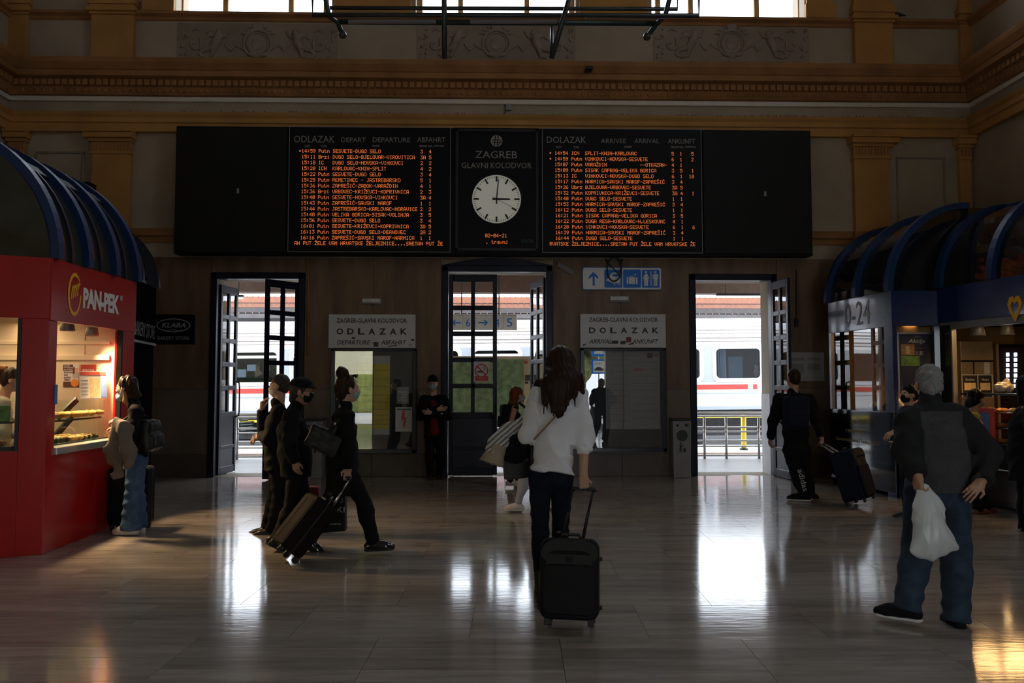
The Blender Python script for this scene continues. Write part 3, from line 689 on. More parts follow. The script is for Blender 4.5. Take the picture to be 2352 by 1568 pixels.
ib.prism([(.3 * k, -.75 * k), (.85 * k, -.1 * k), (.75 * k, -.05 * k), (.22 * k, -.68 * k)], c, X3, Z3, (0, -.0045, 0)); ib.build('emblem_stroke', 'board_black', mid)
led_row('02-04-21', bx(1114.5), bz(545.5), cw * .98, ch, LY, mid); led_row('2. travnj', bx(1110), bz(560), cw * .98, ch, LY, mid, bx(1115), bx(1168))
# clock
c = at_y(1140.5, 458.5, BY); r = (bx(1197) - bx(1084.5)) / 2
ck = thing('station_clock', (c.x, BY - .03, c.z - r), 'round white station clock showing one minute past three', 'clock')
def disc(rr, y0, y1, n=56): return MB().prism([(rr * math.cos(2 * PI * i / n), rr * math.sin(2 * PI * i / n)) for i in range(n)], (c.x, y0, c.z), X3, Z3, (0, y1 - y0, 0))
disc(r, BY - .045, BY - .012).build('dial', 'clock_face', ck)
rim = MB(); rim.tube([(c.x + (r + .004) * math.cos(2 * PI * i / 56), BY - .045, c.z + (r + .004) * math.sin(2 * PI * i / 56)) for i in range(56)], .009, 6, True); rim.build('rim', 'dark_steel', ck, smooth=True)
def mark(a, r0, r1, w, y=BY - .0465, mt='clock_black', name='hour_mark', w1=None):
    d = Vector((math.sin(a), 0, math.cos(a))); n = Vector((math.cos(a), 0, -math.sin(a))); o = Vector((c.x, y, c.z)); w1 = w if w1 is None else w1
    return MB().prism([(r0 * r, -w * r / 2), (r1 * r, -w1 * r / 2), (r1 * r, w1 * r / 2), (r0 * r, w * r / 2)], o, d, n, (0, -.003, 0)).build(name, mt, ck)
for i in range(60):
    if i % 5 == 0: mark(2 * PI * i / 60, .72, .94, .075)
    else: mark(2 * PI * i / 60, .87, .94, .022, name='minute_mark')
mark(PI / 2 + .01, -.17, .55, .085, BY - .051, name='hour_hand', w1=.07); mark(PI + .01, 0, .2, .06, BY - .051, name='hour_hand_tail')
mark(.1, -.05, .82, .06, BY - .055, 'clock_grey', 'minute_hand', .05); mark(2.06, -.2, .86, .014, BY - .059, name='second_hand')
disc(r * .06, BY - .063, BY - .05, 16).build('hub', 'clock_black', ck)
MB().prism([(r * math.cos(2 * PI * i / 56), r * math.sin(2 * PI * i / 56)) for i in range(56)], (c.x, BY - .075, c.z), X3, Z3, (0, .003, 0)).build('cover_glass', 'glass', ck)
# ---------------------------------------------------------------- doors
def frame_door(n, d, arch=False):
    x0, x1, _, z = d; t = thing('door_%d' % n, ((x0 + x1) / 2, W, 0), kind='structure', label='dark navy double door with small square panes')
    f = MB(); q = .09
    f.box(x0 - q, x0 + .02, W - .05, W + .12, 0, z + .09); f.box(x1 - .02, x1 + q, W - .05, W + .12, 0, z + .09); f.box(x0 - q, x1 + q, W - .05, W + .12, z - .02, z + .09)
    f.build('frame', 'navy_paint', t, bevel=.012)
    if arch:
        n_ = 17; pts = [(x0 - q, z + .09), (x1 + q, z + .09)]; w = (x1 - x0 + 2 * q)
        for i in range(n_): s_ = i / (n_ - 1); pts.append((x1 + q - w * s_, z + .09 + .13 * math.sin(PI * s_)))
        MB().prism(pts, (0, W - .06, 0), X3, Z3, (0, .15, 0)).build('arched_head', 'navy_paint', t, bevel=.006)
    return t
def leaf(t, hinge, ang, w, z, name='door_leaf', grid=5, panel_to=.98, handle=None, hs=1, flip=1):
    """a door leaf in local frame: u along the leaf from its hinge, v its thickness"""
    h = Vector(hinge); u = Vector((math.cos(ang), math.sin(ang), 0)); v = Vector((-u.y, u.x, 0)); th = .05
    def P(a, b_, c_): return h + u * a + v * b_ + Z3 * c_
    zb = .02; zp = panel_to; st = .075; m = MB()
    def bar(a0, a1, c0, c1, t_=th): m.obox(P((a0 + a1) / 2, 0, (c0 + c1) / 2), (a1 - a0, t_, c1 - c0), u, v, Z3)
    bar(0, st, zb, z); bar(w - st, w, zb, z); bar(st, w - st, z - .13, z); bar(st, w - st, zp, zp + .1); bar(st, w - st, zb, .14); bar(st, w - st, .44, .5)
    bar(w / 2 - .035, w / 2 + .035, zp + .1, z - .13)
    rows = [zp + .1 + (z - .13 - zp - .1) * i / grid for i in range(grid + 1)]
    for a in rows[1:-1]: bar(st, w - st, a - .04, a + .04)
    lf = m.build(name, 'navy_paint', t, bevel=.008)
    MB().obox(P(w / 2, 0, (.02 + zp) / 2), (w - 2 * st + .01, .02, zp), u, v, Z3).build('lower_panel', 'navy_metal', lf, bevel=.004)
    for i in range(grid):
        a, b_ = rows[i] + (.04 if i else 0), rows[i + 1] - (.04 if i < grid - 1 else 0)
        for c0, c1 in ((st, w / 2 - .035), (w / 2 + .035, w - st)):
            MB().obox(P((c0 + c1) / 2, 0, (a + b_) / 2), (c1 - c0, .006, b_ - a), u, v, Z3).build('pane', 'glass', lf)
    if handle is not None:
        hm = MB(); e = handle
        hm.tube([P(w - .06, e * .03, zp + .62), P(w - .06, e * .09, zp + .6), P(w - .06, e * .1, zp + .5), P(w - .06, e * .1, zp + .08), P(w - .06, e * .09, zp + .02), P(w - .06, e * .03, zp)], .014, 8); hm.build('pull_handle', 'cable_black', lf, smooth=True)
    return lf, P
d1 = frame_door(1, D1); w1 = (D1[1] - D1[0] - .06) / 2
leaf(d1, (D1[0] + .03, W + .09, 0), math.radians(84), w1, D1[3] - .1, handle=-1); leaf(d1, (D1[1] - .02, W + .03, 0), math.radians(180 + 52), w1, D1[3] - .08, handle=None)
d2 = frame_door(2, D2, True); w2 = (D2[1] - D2[0] - .06) / 2
lf, P = leaf(d2, (D2[0] + .03, W + .03, 0), 0.0, w2, D2[3] - .06, handle=-1); leaf(d2, (D2[1] - .03, W + .09, 0), math.radians(180 - 76), w2, D2[3] - .1)
d3 = frame_door(3, D3); w3 = (D3[1] - D3[0] - .06) / 2
leaf(d3, (D3[1] - .0, W - .06, 0), math.radians(-86), w3, D3[3] - .06, handle=1); leaf(d3, (D3[0] + .03, W + .1, 0), math.radians(94), w3, D3[3] - .1)
# no-smoking notice on the closed leaf
a, b_ = at_y(1088, 877, W - .004), at_y(1124, 830, W - .004)
ns = thing('no_smoking_sign', (a.x / 2 + b_.x / 2, W - .004, a.z), 'white no smoking notice stuck on navy door pane', 'sign')
MB().box(a.x, b_.x, W - .006, W - .002, a.z, b_.z).build('sheet', 'sign_white', ns)
cc = Vector(((a.x + b_.x) / 2, W - .008, b_.z - .155)); r = .105; m = MB(); m.tube([cc + Vector((r * math.cos(2 * PI * i / 28), 0, r * math.sin(2 * PI * i / 28))) for i in range(28)], .011, 5, True); m.cyl(cc + Vector((-.07, 0, .07)), cc + Vector((.07, 0, -.07)), .01, n=6); m.build('ban_ring', 'red_print', ns)
m = MB(); m.bar(cc + Vector((-.07, .002, -.02)), cc + Vector((.03, .002, -.02)), .004, .022); m.tube([cc + Vector((.04, .002, 0)), cc + Vector((.055, .002, .03)), cc + Vector((.03, .002, .06))], .005, 4); m.build('cigarette', 'sign_black', ns)
m = MB().box(a.x + .02, b_.x - .02, W - .008, W - .0045, a.z + .02, a.z + .1); m.build('caption_band', 'red_print', ns)
text('ZABRANJENO', (cc.x, W - .009, a.z + .063), X3, Z3, 'sign_white', ns, w=.17, h=.02, align='CENTER'); text('PUŠITI', (cc.x, W - .009, a.z + .033), X3, Z3, 'sign_white', ns, w=.09, h=.02, align='CENTER')
# ---------------------------------------------------------------- timetable cases with their white header signs
def wp(px, py, y): return at_y(px, py, y)
def show_case(px0, px1, pt, pb, label, cat='display case'):
    a, b_ = wp(px0, pb, W - .12), wp(px1, pt, W - .12); t = thing('timetable_case', ((a.x + b_.x) / 2, W - .06, a.z), label, cat)
    f = MB(); q = .07
    f.box(a.x, a.x + q, W - .13, W - .02, a.z, b_.z).box(b_.x - q, b_.x, W - .13, W - .02, a.z, b_.z).box(a.x, b_.x, W - .13, W - .02, a.z, a.z + q).box(a.x, b_.x, W - .13, W - .02, b_.z - .04, b_.z)
    f.build('frame', 'navy_metal', t, bevel=.008); MB().box(a.x + q, b_.x - q, W - .045, W - .02, a.z + q, b_.z).build('back_board', 'case_back', t)
    MB().box(a.x + q, b_.x - q, W - .112, W - .106, a.z + q, b_.z - .04).build('pane', 'glass_case', t)
    MB().box((a.x + b_.x) / 2 - .006, (a.x + b_.x) / 2 + .006, W - .118, W - .104, a.z + q, b_.z - .04).build('pane_joint', 'navy_metal', t)
    return t
def sheet(px0, px1, py0, py1, mt, par, y=W - .05, name='notice_sheet'):
    a, b_ = wp(px0, py1, y), wp(px1, py0, y); return MB().box(a.x, b_.x, y - .003, y, a.z, b_.z).build(name, mt, par)
def rules(par, px0, px1, ys, y, mt='print_line', t=.006, name='printed_rule'):
    m = MB()
    for q in ys: a, b_ = wp(px0, q, y), wp(px1, q, y); m.box(a.x, b_.x, y - .0015, y, a.z - t / 2, a.z + t / 2)
    return m.build(name, mt, par)
cs1 = show_case(757, 957, 801, 1041, 'navy framed timetable case with a yellow departures sheet')
s1 = sheet(822, 896, 817, 998, 'paper', cs1); a = sheet(822, 894.5, 836, 985, 'paper_yellow', s1, W - .054, 'yellow_field'); rules(s1, 822, 894, [850, 870, 888, 907, 923, 940, 953, 964, 974], W - .0565)
s2 = sheet(911, 939, 888, 927, 'paper_grey', cs1); sheet(914, 936, 897, 921, 'paper', s2, W - .0535, 'printed_field'); rules(s2, 915, 935, [903, 909, 915], W - .0555)
s3 = sheet(908, 948, 935, 991, 'paper', cs1, W - .1135); rules(s3, 912, 944, [939, 940.5], W - .117, t=.012); rules(s3, 912, 944, range(946, 986, 4), W - .117, 'paper_grey', .004)
p0 = wp(926, 965, W - .118); k = (wp(948, 965, W - .118).x - wp(908, 965, W - .118).x) / 40
MB().prism([(-2 * k, 22 * k), (4 * k, 22 * k), (3 * k, 6 * k), (8 * k, 7 * k), (4 * k, -10 * k), (6 * k, -9 * k), (2 * k, -17 * k), (-1 * k, -8 * k), (1 * k, -9 * k), (2 * k, 1 * k), (-5 * k, 0)], p0, X3, Z3, (0, .002, 0)).build('red_flash', 'red_print', s3)
cs2 = show_case(1334, 1530, 800.5, 1038, 'navy framed timetable case with a grey arrivals sheet')
s1 = sheet(1392, 1515, 806, 985, 'paper_grey', cs2); rules(s1, 1396, 1446, range(826, 975, 14), W - .054, t=.004); rules(s1, 1452, 1511, range(832, 970, 16), W - .054, t=.004)
a = wp(1432, 819, W - .055); text('Zagreb Glavni kol.', a, X3, Z3, 'print_line', s1, w=wp(1480, 819, W - .055).x - a.x, h=.035)
a = wp(1456, 853, W - .055); text('IMTA', a, X3, Z3, 'red_print', s1, w=wp(1477, 853, W - .055).x - a.x, h=.06, bold=.02)
sheet(1486, 1499, 811, 822, 'sign_black', s1, W - .054, 'emblem_block'); sheet(1501, 1511, 814, 818, 'red_print', s1, W - .054, 'emblem_bar')
def header(px0, px1, py0, py1, rows, label, extras):
    a, b_ = wp(px0, py1, W - .16), wp(px1, py0, W - .16); t = thing('header_sign', ((a.x + b_.x) / 2, W - .09, a.z), label, 'sign')
    MB().box(a.x, b_.x, W - .16, W - .02, a.z, b_.z).build('sign_box', 'sign_white', t, bevel=.006)
    for s, x0, x1, y0, y1, kw in rows:
        o, e = wp(x0, y1, W - .163), wp(x1, y0, W - .163)
        if kw.pop('spread', 0):
            n = len(s); w_ = (e.x - o.x); cwid = w_ / (n + (n - 1) * .62)
            for i, ch_ in enumerate(s): text(ch_, (o.x + i * cwid * 1.62, o.y, o.z), X3, Z3, 'sign_black', t, w=cwid, h=e.z - o.z, bold=.03)
        else: text(s, o, X3, Z3, 'sign_black', t, w=e.x - o.x, h=e.z - o.z, **kw)
    for x0, x1, y0, y1, mt, rot in extras:
        c0 = wp((x0 + x1) / 2, (y0 + y1) / 2, W - .162); k_ = (wp(x1, y0, W - .162).x - wp(x0, y0, W - .162).x); kz = k_ * (y1 - y0) / (x1 - x0)
        MB().obox(c0, (k_, .003, kz), (math.cos(rot), 0, math.sin(rot)), Y3, (-math.sin(rot), 0, math.cos(rot))).build('sticker', mt, t)
header(754, 954, 722, 799, [('ZAGREB-GLAVNI KOLODVOR', 773, 935, 731, 741, dict(bold=.012)), ('ODLAZAK', 773, 935, 754, 768, dict(spread=1)), ('DEPARTURE', 774, 851, 781, 791, dict(shear=.28, bold=.012)), ('ABFAHRT', 875, 934, 781, 791, dict(shear=.28, bold=.012))],
       'white departures sign lettered ODLAZAK over the yellow timetable', [(808, 816, 774, 778, 'sticker_dark', -.2), (858, 869, 785, 796, 'sticker_dark', 0), (891, 912, 793, 795, 'sticker_dark', .1), (945, 951, 778, 783, 'sticker_dark', 0), (940, 946, 789, 795, 'paper_grey', 0)])
header(1333, 1529, 721, 798, [('ZAGREB-GLAVNI KOLODVOR', 1353, 1511, 729, 739, dict(bold=.012)), ('DOLAZAK', 1353, 1513, 752, 765, dict(spread=1)), ('ARRIVAL', 1353, 1405, 779, 789, dict(shear=.28, bold=.012)), ('ANKUNFT', 1452, 1512, 779, 789, dict(shear=.28, bold=.012))],
       'white arrivals sign lettered DOLAZAK over the grey timetable', [(1405, 1420, 782, 789, 'sticker_dark', 0), (1425, 1437, 783, 790, 'sticker_dark', .15), (1438, 1450, 774, 786, 'sticker_red', 0), (1444, 1456, 788, 791, 'sticker_dark', .2), (1338, 1346, 790, 793, 'sticker_dark', .3)])
# ---------------------------------------------------------------- blue pictogram sign
a, b_ = wp(1338, 665, W - .05), wp(1519, 615, W - .05); ps = thing('pictogram_sign', ((a.x + b_.x) / 2, W - .04, a.z), 'white and blue pictogram sign with arrow, train, luggage and toilets', 'sign')
u = (b_.x - a.x) / 181.0
def sp(x, y): return Vector((a.x + (x - 1338) * u, W - .062, b_.z - (y - 615) * u))
def rr(x0, x1, y0, y1, r, y_=W - .06, d=.003):
    pts = []
    for cx_, cy_, a0 in ((x1 - r, y0 + r, 0), (x0 + r, y0 + r, 90), (x0 + r, y1 - r, 180), (x1 - r, y1 - r, 270)):
        for i in range(5): t_ = math.radians(a0 + 22.5 * i); pts.append((cx_ + r * math.cos(t_), cy_ - r * math.sin(t_)))
    m_ = MB(); m_.prism([(a.x + (p[0] - 1338) * u, b_.z - (p[1] - 615) * u) for p in pts], (0, y_, 0), X3, Z3, (0, -d, 0)); return m_
rr(1338, 1519, 614, 666, 3, W - .022, .03).build('sign_edge', 'sign_blue', ps); rr(1339, 1518, 615.5, 664.5, 3, W - .052, .004).build('sign_plate', 'sign_bright', ps)
for x0, x1 in ((1388, 1429), (1431, 1472), (1474, 1514.5)): rr(x0, x1, 619.5, 661, 2.5, W - .0555, .002).build('blue_field', 'sign_blue', ps)
def poly(pts, mt, name, d=.002, y_=W - .0575): m_ = MB(); m_.prism([(a.x + (p[0] - 1338) * u, b_.z - (p[1] - 615) * u) for p in pts], (0, y_, 0), X3, Z3, (0, -d, 0)); return m_.build(name, mt, ps)
poly([(1362.5, 624.5), (1374, 635.5), (1374, 642), (1366, 634.5), (1366, 656.5), (1361, 656.5), (1361, 634.5), (1352, 642), (1352, 635.5)], 'sign_blue', 'arrow', y_=W - .0555)
poly([(1403, 629), (1407, 626), (1418, 626), (1423, 629), (1424.5, 645), (1423, 649), (1420, 651), (1408, 651), (1400, 647), (1392, 645.5), (1392, 643), (1398, 638)], 'sign_bright', 'train_shape')
poly([(1407, 630), (1420, 630), (1422, 635.5), (1407, 635.5)], 'sign_blue', 'train_window', y_=W - .0592); poly([(1409, 652), (1412, 652), (1413.5, 655), (1410.5, 655)], 'sign_bright', 'train_foot'); poly([(1418.5, 652), (1421.5, 652), (1425, 655), (1422, 655)], 'sign_bright', 'train_foot')
poly([(1439, 637), (1442.5, 637), (1442.5, 652.5), (1439, 652.5)], 'sign_bright', 'case_side'); poly([(1444, 637), (1458, 637), (1458, 652.5), (1444, 652.5)], 'sign_bright', 'case_middle'); poly([(1459.8, 637), (1464, 637), (1464, 652.5), (1459.8, 652.5)], 'sign_bright', 'case_side')
poly([(1447.5, 637), (1448, 633.5), (1454, 633.5), (1455, 637), (1453.5, 637), (1453, 635), (1449.5, 635), (1449, 637)], 'sign_bright', 'case_handle'); poly([(1458.5, 628), (1461.5, 631.5), (1459, 631), (1459, 635), (1458, 635), (1458, 631), (1455.8, 631.5)], 'sign_bright', 'small_arrow')
def circ(cx_, cy_, r_): return [(cx_ + r_ * math.cos(i * PI / 8), cy_ + r_ * math.sin(i * PI / 8)) for i in range(16)]
poly(circ(1483.5, 625.2, 2.6), 'sign_bright', 'woman_head'); poly([(1480.5, 629), (1486.5, 629), (1491, 640), (1489, 641), (1486.3, 635), (1489.2, 645.5), (1487.5, 645.5), (1487.5, 656.5), (1484, 656.5), (1484, 646), (1483, 646), (1483, 656.5), (1479.5, 656.5), (1479.5, 645.5), (1477.8, 645.5), (1480.7, 635), (1478, 641), (1476, 640)], 'sign_bright', 'woman_figure')
poly([(1494, 623), (1495.6, 623), (1495.6, 656.5), (1494, 656.5)], 'sign_bright', 'divider'); poly(circ(1505, 625.2, 2.6), 'sign_bright', 'man_head')
poly([(1500.5, 629), (1509.5, 629), (1511.5, 631), (1511.5, 641), (1509.5, 641), (1509, 633.5), (1509, 656.5), (1505.6, 656.5), (1505.6, 642), (1504.6, 642), (1504.6, 656.5), (1501.4, 656.5), (1501.4, 633.5), (1500.6, 641), (1498.6, 641), (1498.6, 631)], 'sign_bright', 'man_figure')
for x, y in ((1340.5, 618), (1515.5, 617.5), (1340.8, 662), (1516, 661.5)): poly(circ(x, y, 1.1), 'sign_black', 'screw', y_=W - .0555)
# coil of cable hanging over the sign
pts = []
for i in range(40):
    t = 2 * PI * i / 39 * 2.0 + .6; e = .5 + .03 * math.sin(i)
    q = wp(1411 + 16.5 * math.cos(t), 618.5 + (26 + (i % 7) * .4) * math.sin(t), W - .11 - .004 * (i % 5)); pts.append(q)
pts = [wp(1391, 594, W - .07), wp(1394, 600, W - .09)] + pts + [wp(1427, 602, W - .09), wp(1429, 595, W - .07)]
MB().tube(pts, .012, 6).build('cable_coil', 'cable_black', smooth=True, label='coil of black cable hanging over the blue pictogram sign', cat='cable')
# small lamps above the headers
for px, lab in ((852.5, 'small ribbed emergency lamp above the ODLAZAK sign'), (1422.5, 'small ribbed emergency lamp above the DOLAZAK sign')):
    y0, y1 = (684, 698) if px < 1000 else (679, 693); a_, b2 = wp(px - 22.5, y1, W - .08), wp(px + 22.5, y0, W - .08)
    l = thing('emergency_lamp', ((a_.x + b2.x) / 2, W - .05, a_.z), lab, 'lamp', 'emergency lamps on the stone wall')
    MB().box(a_.x, b2.x, W - .05, W - .02, a_.z, b2.z).build('backplate', 'bin_grey', l, bevel=.006); MB().box(a_.x + .01, b2.x - .01, W - .09, W - .05, a_.z + .025, b2.z - .01).build('cover', 'lamp_plastic', l, bevel=.012)
    MB().box((a_.x + b2.x) / 2 - .012, (a_.x + b2.x) / 2 + .012, W - .06, W - .02, a_.z - .03, a_.z).build('cable_gland', 'dark_steel', l)
# wall cameras by the middle door
for q0, q1, q2, lab in (((1283, 607), (1301, 624), (1281, 618), 'slim white wall camera beside the arched door head'),):
    cmr = thing('wall_camera', wp(*q0, W - .1), lab, 'camera'); m = MB(); m.bar(wp(*q0, W - .12), wp(1316, 626, W - .34), .06, .07); m.build('camera_body', 'bin_grey', cmr, bevel=.01)
    m = MB(); m.tube([wp(1281, 600, W - .02), wp(1281, 601, W - .1), wp(1290, 612, W - .16)], .016, 6); m.build('bracket', 'bin_grey', cmr, smooth=True)
m = MB(); q = wp(1168, 247, W - .03); cb = thing('junction_box', (q.x, W - .02, q.z - .05), 'small grey junction box with cable under the cream strip', 'junction box'); m.box(q.x - .05, q.x + .05, W - .06, W, q.z - .05, q.z + .06); m.build('box', 'bin_grey', cb, bevel=.006)
MB().tube([q + Vector((-.055, 0, .08)), q + Vector((-.06, 0, -.1)), q + Vector((-.04, 0, -.3))], .006, 5).build('cable', 'cable_black', cb)
q = wp(1352, 163, W - .5); MB().box(q.x - .06, q.x + .06, W - .6, W - .42, q.z, q.z + .05).build('floodlight_box', 'cable_black', bevel=.006, label='small black box lying on the cornice', cat='box')
# pipe and conduits
MB().tube([wp(708, 592, W - .04), wp(708, 700, W - .04), wp(708, 818, W - .04)], .014, 6).build('conduit', 'ochre_dark', smooth=True, label='thin upright conduit pipe beside the ODLAZAK sign', cat='pipe')
q0, q1 = wp(1829, 620, W - .04), wp(1829, 752, W - .04); MB().tube([q0, q1], .012, 6).box(q1.x - .03, q1.x + .03, W - .06, W - .02, q1.z, q1.z + .16).build('bell_pull', 'cable_black', label='dark conduit with a small box beside the right door', cat='pipe')
a_, b2 = wp(1812, 875, W - .04), wp(1892, 809, W - .04); nb = MB().box(a_.x, b2.x, W - .05, W - .02, a_.z, b2.z).build('wall_notice', 'paper_grey', label='pale notice board on the stone wall behind the backpack traveller', cat='notice board', bevel=.004)
ORG[nb] = Vector(nb.location)
for x0, x1, y0, y1 in ((1818, 1848, 821, 828), (1855, 1884, 821, 827), (1818, 1846, 835, 858), (1855, 1884, 835, 850)): sheet(x0, x1, y0, y1, 'bin_grey', nb, W - .05, 'notice_text_block')
# box on the wall behind the left kiosk roof
a_, b2 = wp(118, 470, W - .35), wp(205, 417, W - .35); t = thing('wall_unit', ((a_.x + b2.x) / 2, W - .2, a_.z), 'dark box unit on the wall above the red kiosk', 'box unit'); MB().box(a_.x, b2.x, W - .35, W - .02, a_.z, b2.z).build('casing', 'board_black', t, bevel=.01)
MB().box(a_.x + .06, b2.x - .1, W - .36, W - .34, a_.z + .05, b2.z - .06).build('screen', 'board_grey', t)
# ---------------------------------------------------------------- litter bins
def litter_bin(px, label):
    a_ = at_y(px, 1090, W - .16); t = thing('litter_bin', (a_.x, W - .16, 0), label, 'litter bin', 'grey litter bins along the wall'); w = .145; h = .98; y0, y1 = W - .3, W - .04
    MB().prism([(-w, 0), (w, 0), (w + .012, h - .1), (w + .012, h - .03), (-w - .012, h - .03), (-w - .012, h - .1)], (a_.x, y0, 0), X3, Z3, (0, y1 - y0, 0)).build('body', 'bin_grey', t, bevel=.012)
    MB().box(a_.x - w - .02, a_.x + w + .02, y0 - .015, y1, h - .03, h + .0).build('lid', 'dark_steel', t, bevel=.012)
    cc_ = Vector((a_.x, y0, .70)); m_ = MB(); m_.prism([(.095 * math.cos(i * PI / 12), .095 * math.sin(i * PI / 12)) for i in range(24)], cc_, X3, Z3, (0, -.006, 0)); m_.build('opening', 'dark_steel', t)
    m_ = MB(); m_.ball((a_.x - .075, y0 - .004, .87), .022, 10, 6); m_.build('lock', 'dark_steel', t, smooth=True); MB().box(a_.x + .045, a_.x + .11, y0 - .004, y0, .85, .9).build('sticker', 'sticker_dark', t)
    m_ = MB(); b0 = Vector((a_.x, y0, .5)); m_.ball(b0 + Vector((-.025, 0, .075)), (.014, .004, .014), 8, 6)
    for p_ in ([(-.04, .055), (-.012, .055), (.03, .02), (.03, .008), (-.01, .035), (-.012, -.01), (-.008, -.075), (-.022, -.075), (-.027, -.02), (-.032, -.075), (-.046, -.075), (-.042, 0)], [(.02, -.01), (.06, -.01), (.055, -.075), (.026, -.075)]):
        m_.prism(p_, b0, X3, Z3, (0, -.004, 0))
    m_.build('litter_symbol', 'sign_black', t)
litter_bin(1563, 'grey litter bin between the DOLAZAK case and right door'); litter_bin(722, 'grey litter bin between the left door and ODLAZAK case')
# ---------------------------------------------------------------- hanging tube frame
RY = 9.0
def rp(px, py, y=RY): return at_y(px, py, y)
rig = thing('lighting_frame', rp(1160, 60), 'dark green tubular steel lighting frame hanging on rods', 'steel frame')
zc = ZC
def tb(pts, r, name='tube', mt='green_steel'): return MB().tube(pts, r, 8).build(name, mt, rig, smooth=True)
tb([rp(718, -60), rp(718, 34), rp(1605, 36), rp(1605, -60)], .028, 'front_rail', 'dark_steel'); tb([rp(748, -60, 9.6), rp(748, 18, 9.6), rp(1556, 21, 9.6), rp(1556, -60, 9.6)], .026, 'rear_rail', 'dark_steel')
tb([rp(776, 50, 9.4), rp(1510, 54, 9.4)], .034, 'lower_tube'); tb([rp(736, -60, 9.2), rp(756, 38, 9.2), rp(776, 52, 9.4), rp(787, 80, 9.4)], .03, 'side_arm'); tb([rp(1552, -60, 9.2), rp(1528, 36, 9.2), rp(1508, 55, 9.4), rp(1486, 84, 9.4)], .03, 'side_arm')
for q in ((787, 80), (1486, 84)): MB().ball(rp(*q, 9.4), .05, 10, 8).build('end_knob', 'dark_steel', rig, smooth=True)
tb([rp(1019, -200, 8.8), rp(1021, 133, 8.8)], .03, 'hanging_rod', 'dark_steel'); tb([rp(1342, -120, 8.8), rp(1267, 133, 8.8)], .03, 'hanging_rod', 'dark_steel'); tb([rp(1267, 62, 9.2), rp(1267, 128, 8.85)], .02, 'stay', 'dark_steel')
for y0, x0, x1 in ((44, 800, 1000), (44, 1080, 1280), (30, 790, 975), (31, 1075, 1255), (33, 1345, 1530)): MB().bar(rp(x0, y0 + 6, 9.1), rp(x1, y0 + 6, 9.1), .05, .03).build('tube_lamp', 'bin_grey', rig)
for x in (718, 1605):
    p = rp(x, -60); tb([p, Vector((p.x, p.y, zc))], .02, 'suspension_rod', 'dark_steel')
for x in (748, 1556):
    p = rp(x, -60, 9.6); tb([p, Vector((p.x, p.y, zc))], .02, 'suspension_rod', 'dark_steel')
for p in (rp(1019, -200, 8.8), rp(1342, -120, 8.8)): tb([p, Vector((p.x, p.y, zc))], .02, 'suspension_rod', 'dark_steel')
# ---------------------------------------------------------------- the platforms beyond the doors
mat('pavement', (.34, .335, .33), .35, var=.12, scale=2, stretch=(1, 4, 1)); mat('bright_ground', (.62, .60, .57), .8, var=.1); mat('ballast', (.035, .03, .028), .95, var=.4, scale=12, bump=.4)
mat('rust_paint', (.26, .105, .06), .6, var=.12, scale=3, stretch=(3, 1, 1)); mat('brown_beam', (.13, .075, .05), .6, var=.15); mat('gutter', (.07, .06, .06), .6, var=.15)
mat('train_white', (.66, .66, .66), .35, var=.03, scale=2); mat('train_grey', (.36, .39, .45), .35, var=.03); mat('train_red', (.55, .035, .025), .4, var=.04); mat('train_under', (.03, .03, .033), .7, var=.3, scale=8)
mat('train_roof', (.36, .31, .28), .5, var=.06); mat('curtain', (.25, .3, .36), .9, var=.2, scale=12, stretch=(6, 1, .3)); mat('train_inside', (.03, .036, .045), .8, var=.3, scale=2)
mat('rail_steel', (.42, .40, .38), .35, metal=.8, var=.1); mat('yellow_paint', (.75, .55, .03), .5, var=.1); mat('kerb_rust', (.30, .19, .12), .8, var=.2)
mat('notice_green', (.20, .29, .14), .5, var=.4, scale=9, detail=8); mat('notice_cream', (.62, .52, .34), .7, var=.06); mat('tube_light', (1, .96, .85), .4, var=0, emit=1.2); mat('photo_dark', (.06, .045, .035), .6, var=.5, scale=20)
mat('far_wall', (.92, .82, .56), .9, var=.12, scale=.6); mat('hedge', (.22, .25, .08), .9, var=.5, scale=7, bump=.6)
XA, XB = -26, 26
MB().box(XA, XB, W + WT, 17.0, -.25, 0.0).build('pavement_slab', 'pavement', kind='structure', label='grey paved platform outside the doors')
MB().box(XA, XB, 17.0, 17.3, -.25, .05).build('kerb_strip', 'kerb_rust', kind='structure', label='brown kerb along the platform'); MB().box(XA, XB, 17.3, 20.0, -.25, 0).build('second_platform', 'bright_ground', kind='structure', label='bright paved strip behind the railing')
MB().box(XA, XB, 20.0, 90, -.9, -.5).build('track_bed', 'ballast', kind='structure', label='dark track bed under the train')
# near canopy: deck, edge beam
MB().box(XA, XB, W + WT, 18.6, 4.12, 4.22).build('canopy_deck', 'brown_beam', kind='structure'); MB().box(XA, XB, 18.4, 18.8, at_y(560, 670, 18.4).z, 4.3).build('canopy_beam', 'brown_beam', kind='structure', label='brown beam of the near platform canopy')
# far canopy in three stepped tiers with brackets
for i, (Y, ya, yb, mt) in enumerate(((33., 696, 682, 'rust_paint'), (30., 707, 698, 'rust_paint'), (27.6, 719, 708, 'gutter'), (27.0, 731, 721, 'gutter'))):
    z0, z1 = at_y(1176, ya, Y).z, at_y(1176, yb, Y).z
    c_ = MB().box(XA * 1.2, XB * 1.2, Y, Y + 2.2, z0, z1).build('canopy_tier', mt, kind='structure', label='rust painted tier of the far platform canopy'); ORG[c_] = Vector(c_.location)
    nb_ = MB(); x = XA
    while x < XB: nb_.box(x - .015, x + .015, Y - .02, Y, z1 - .02, z1 + .045); x += .23
    nb_.build('bracket', 'brown_beam', c_, kind='stuff')
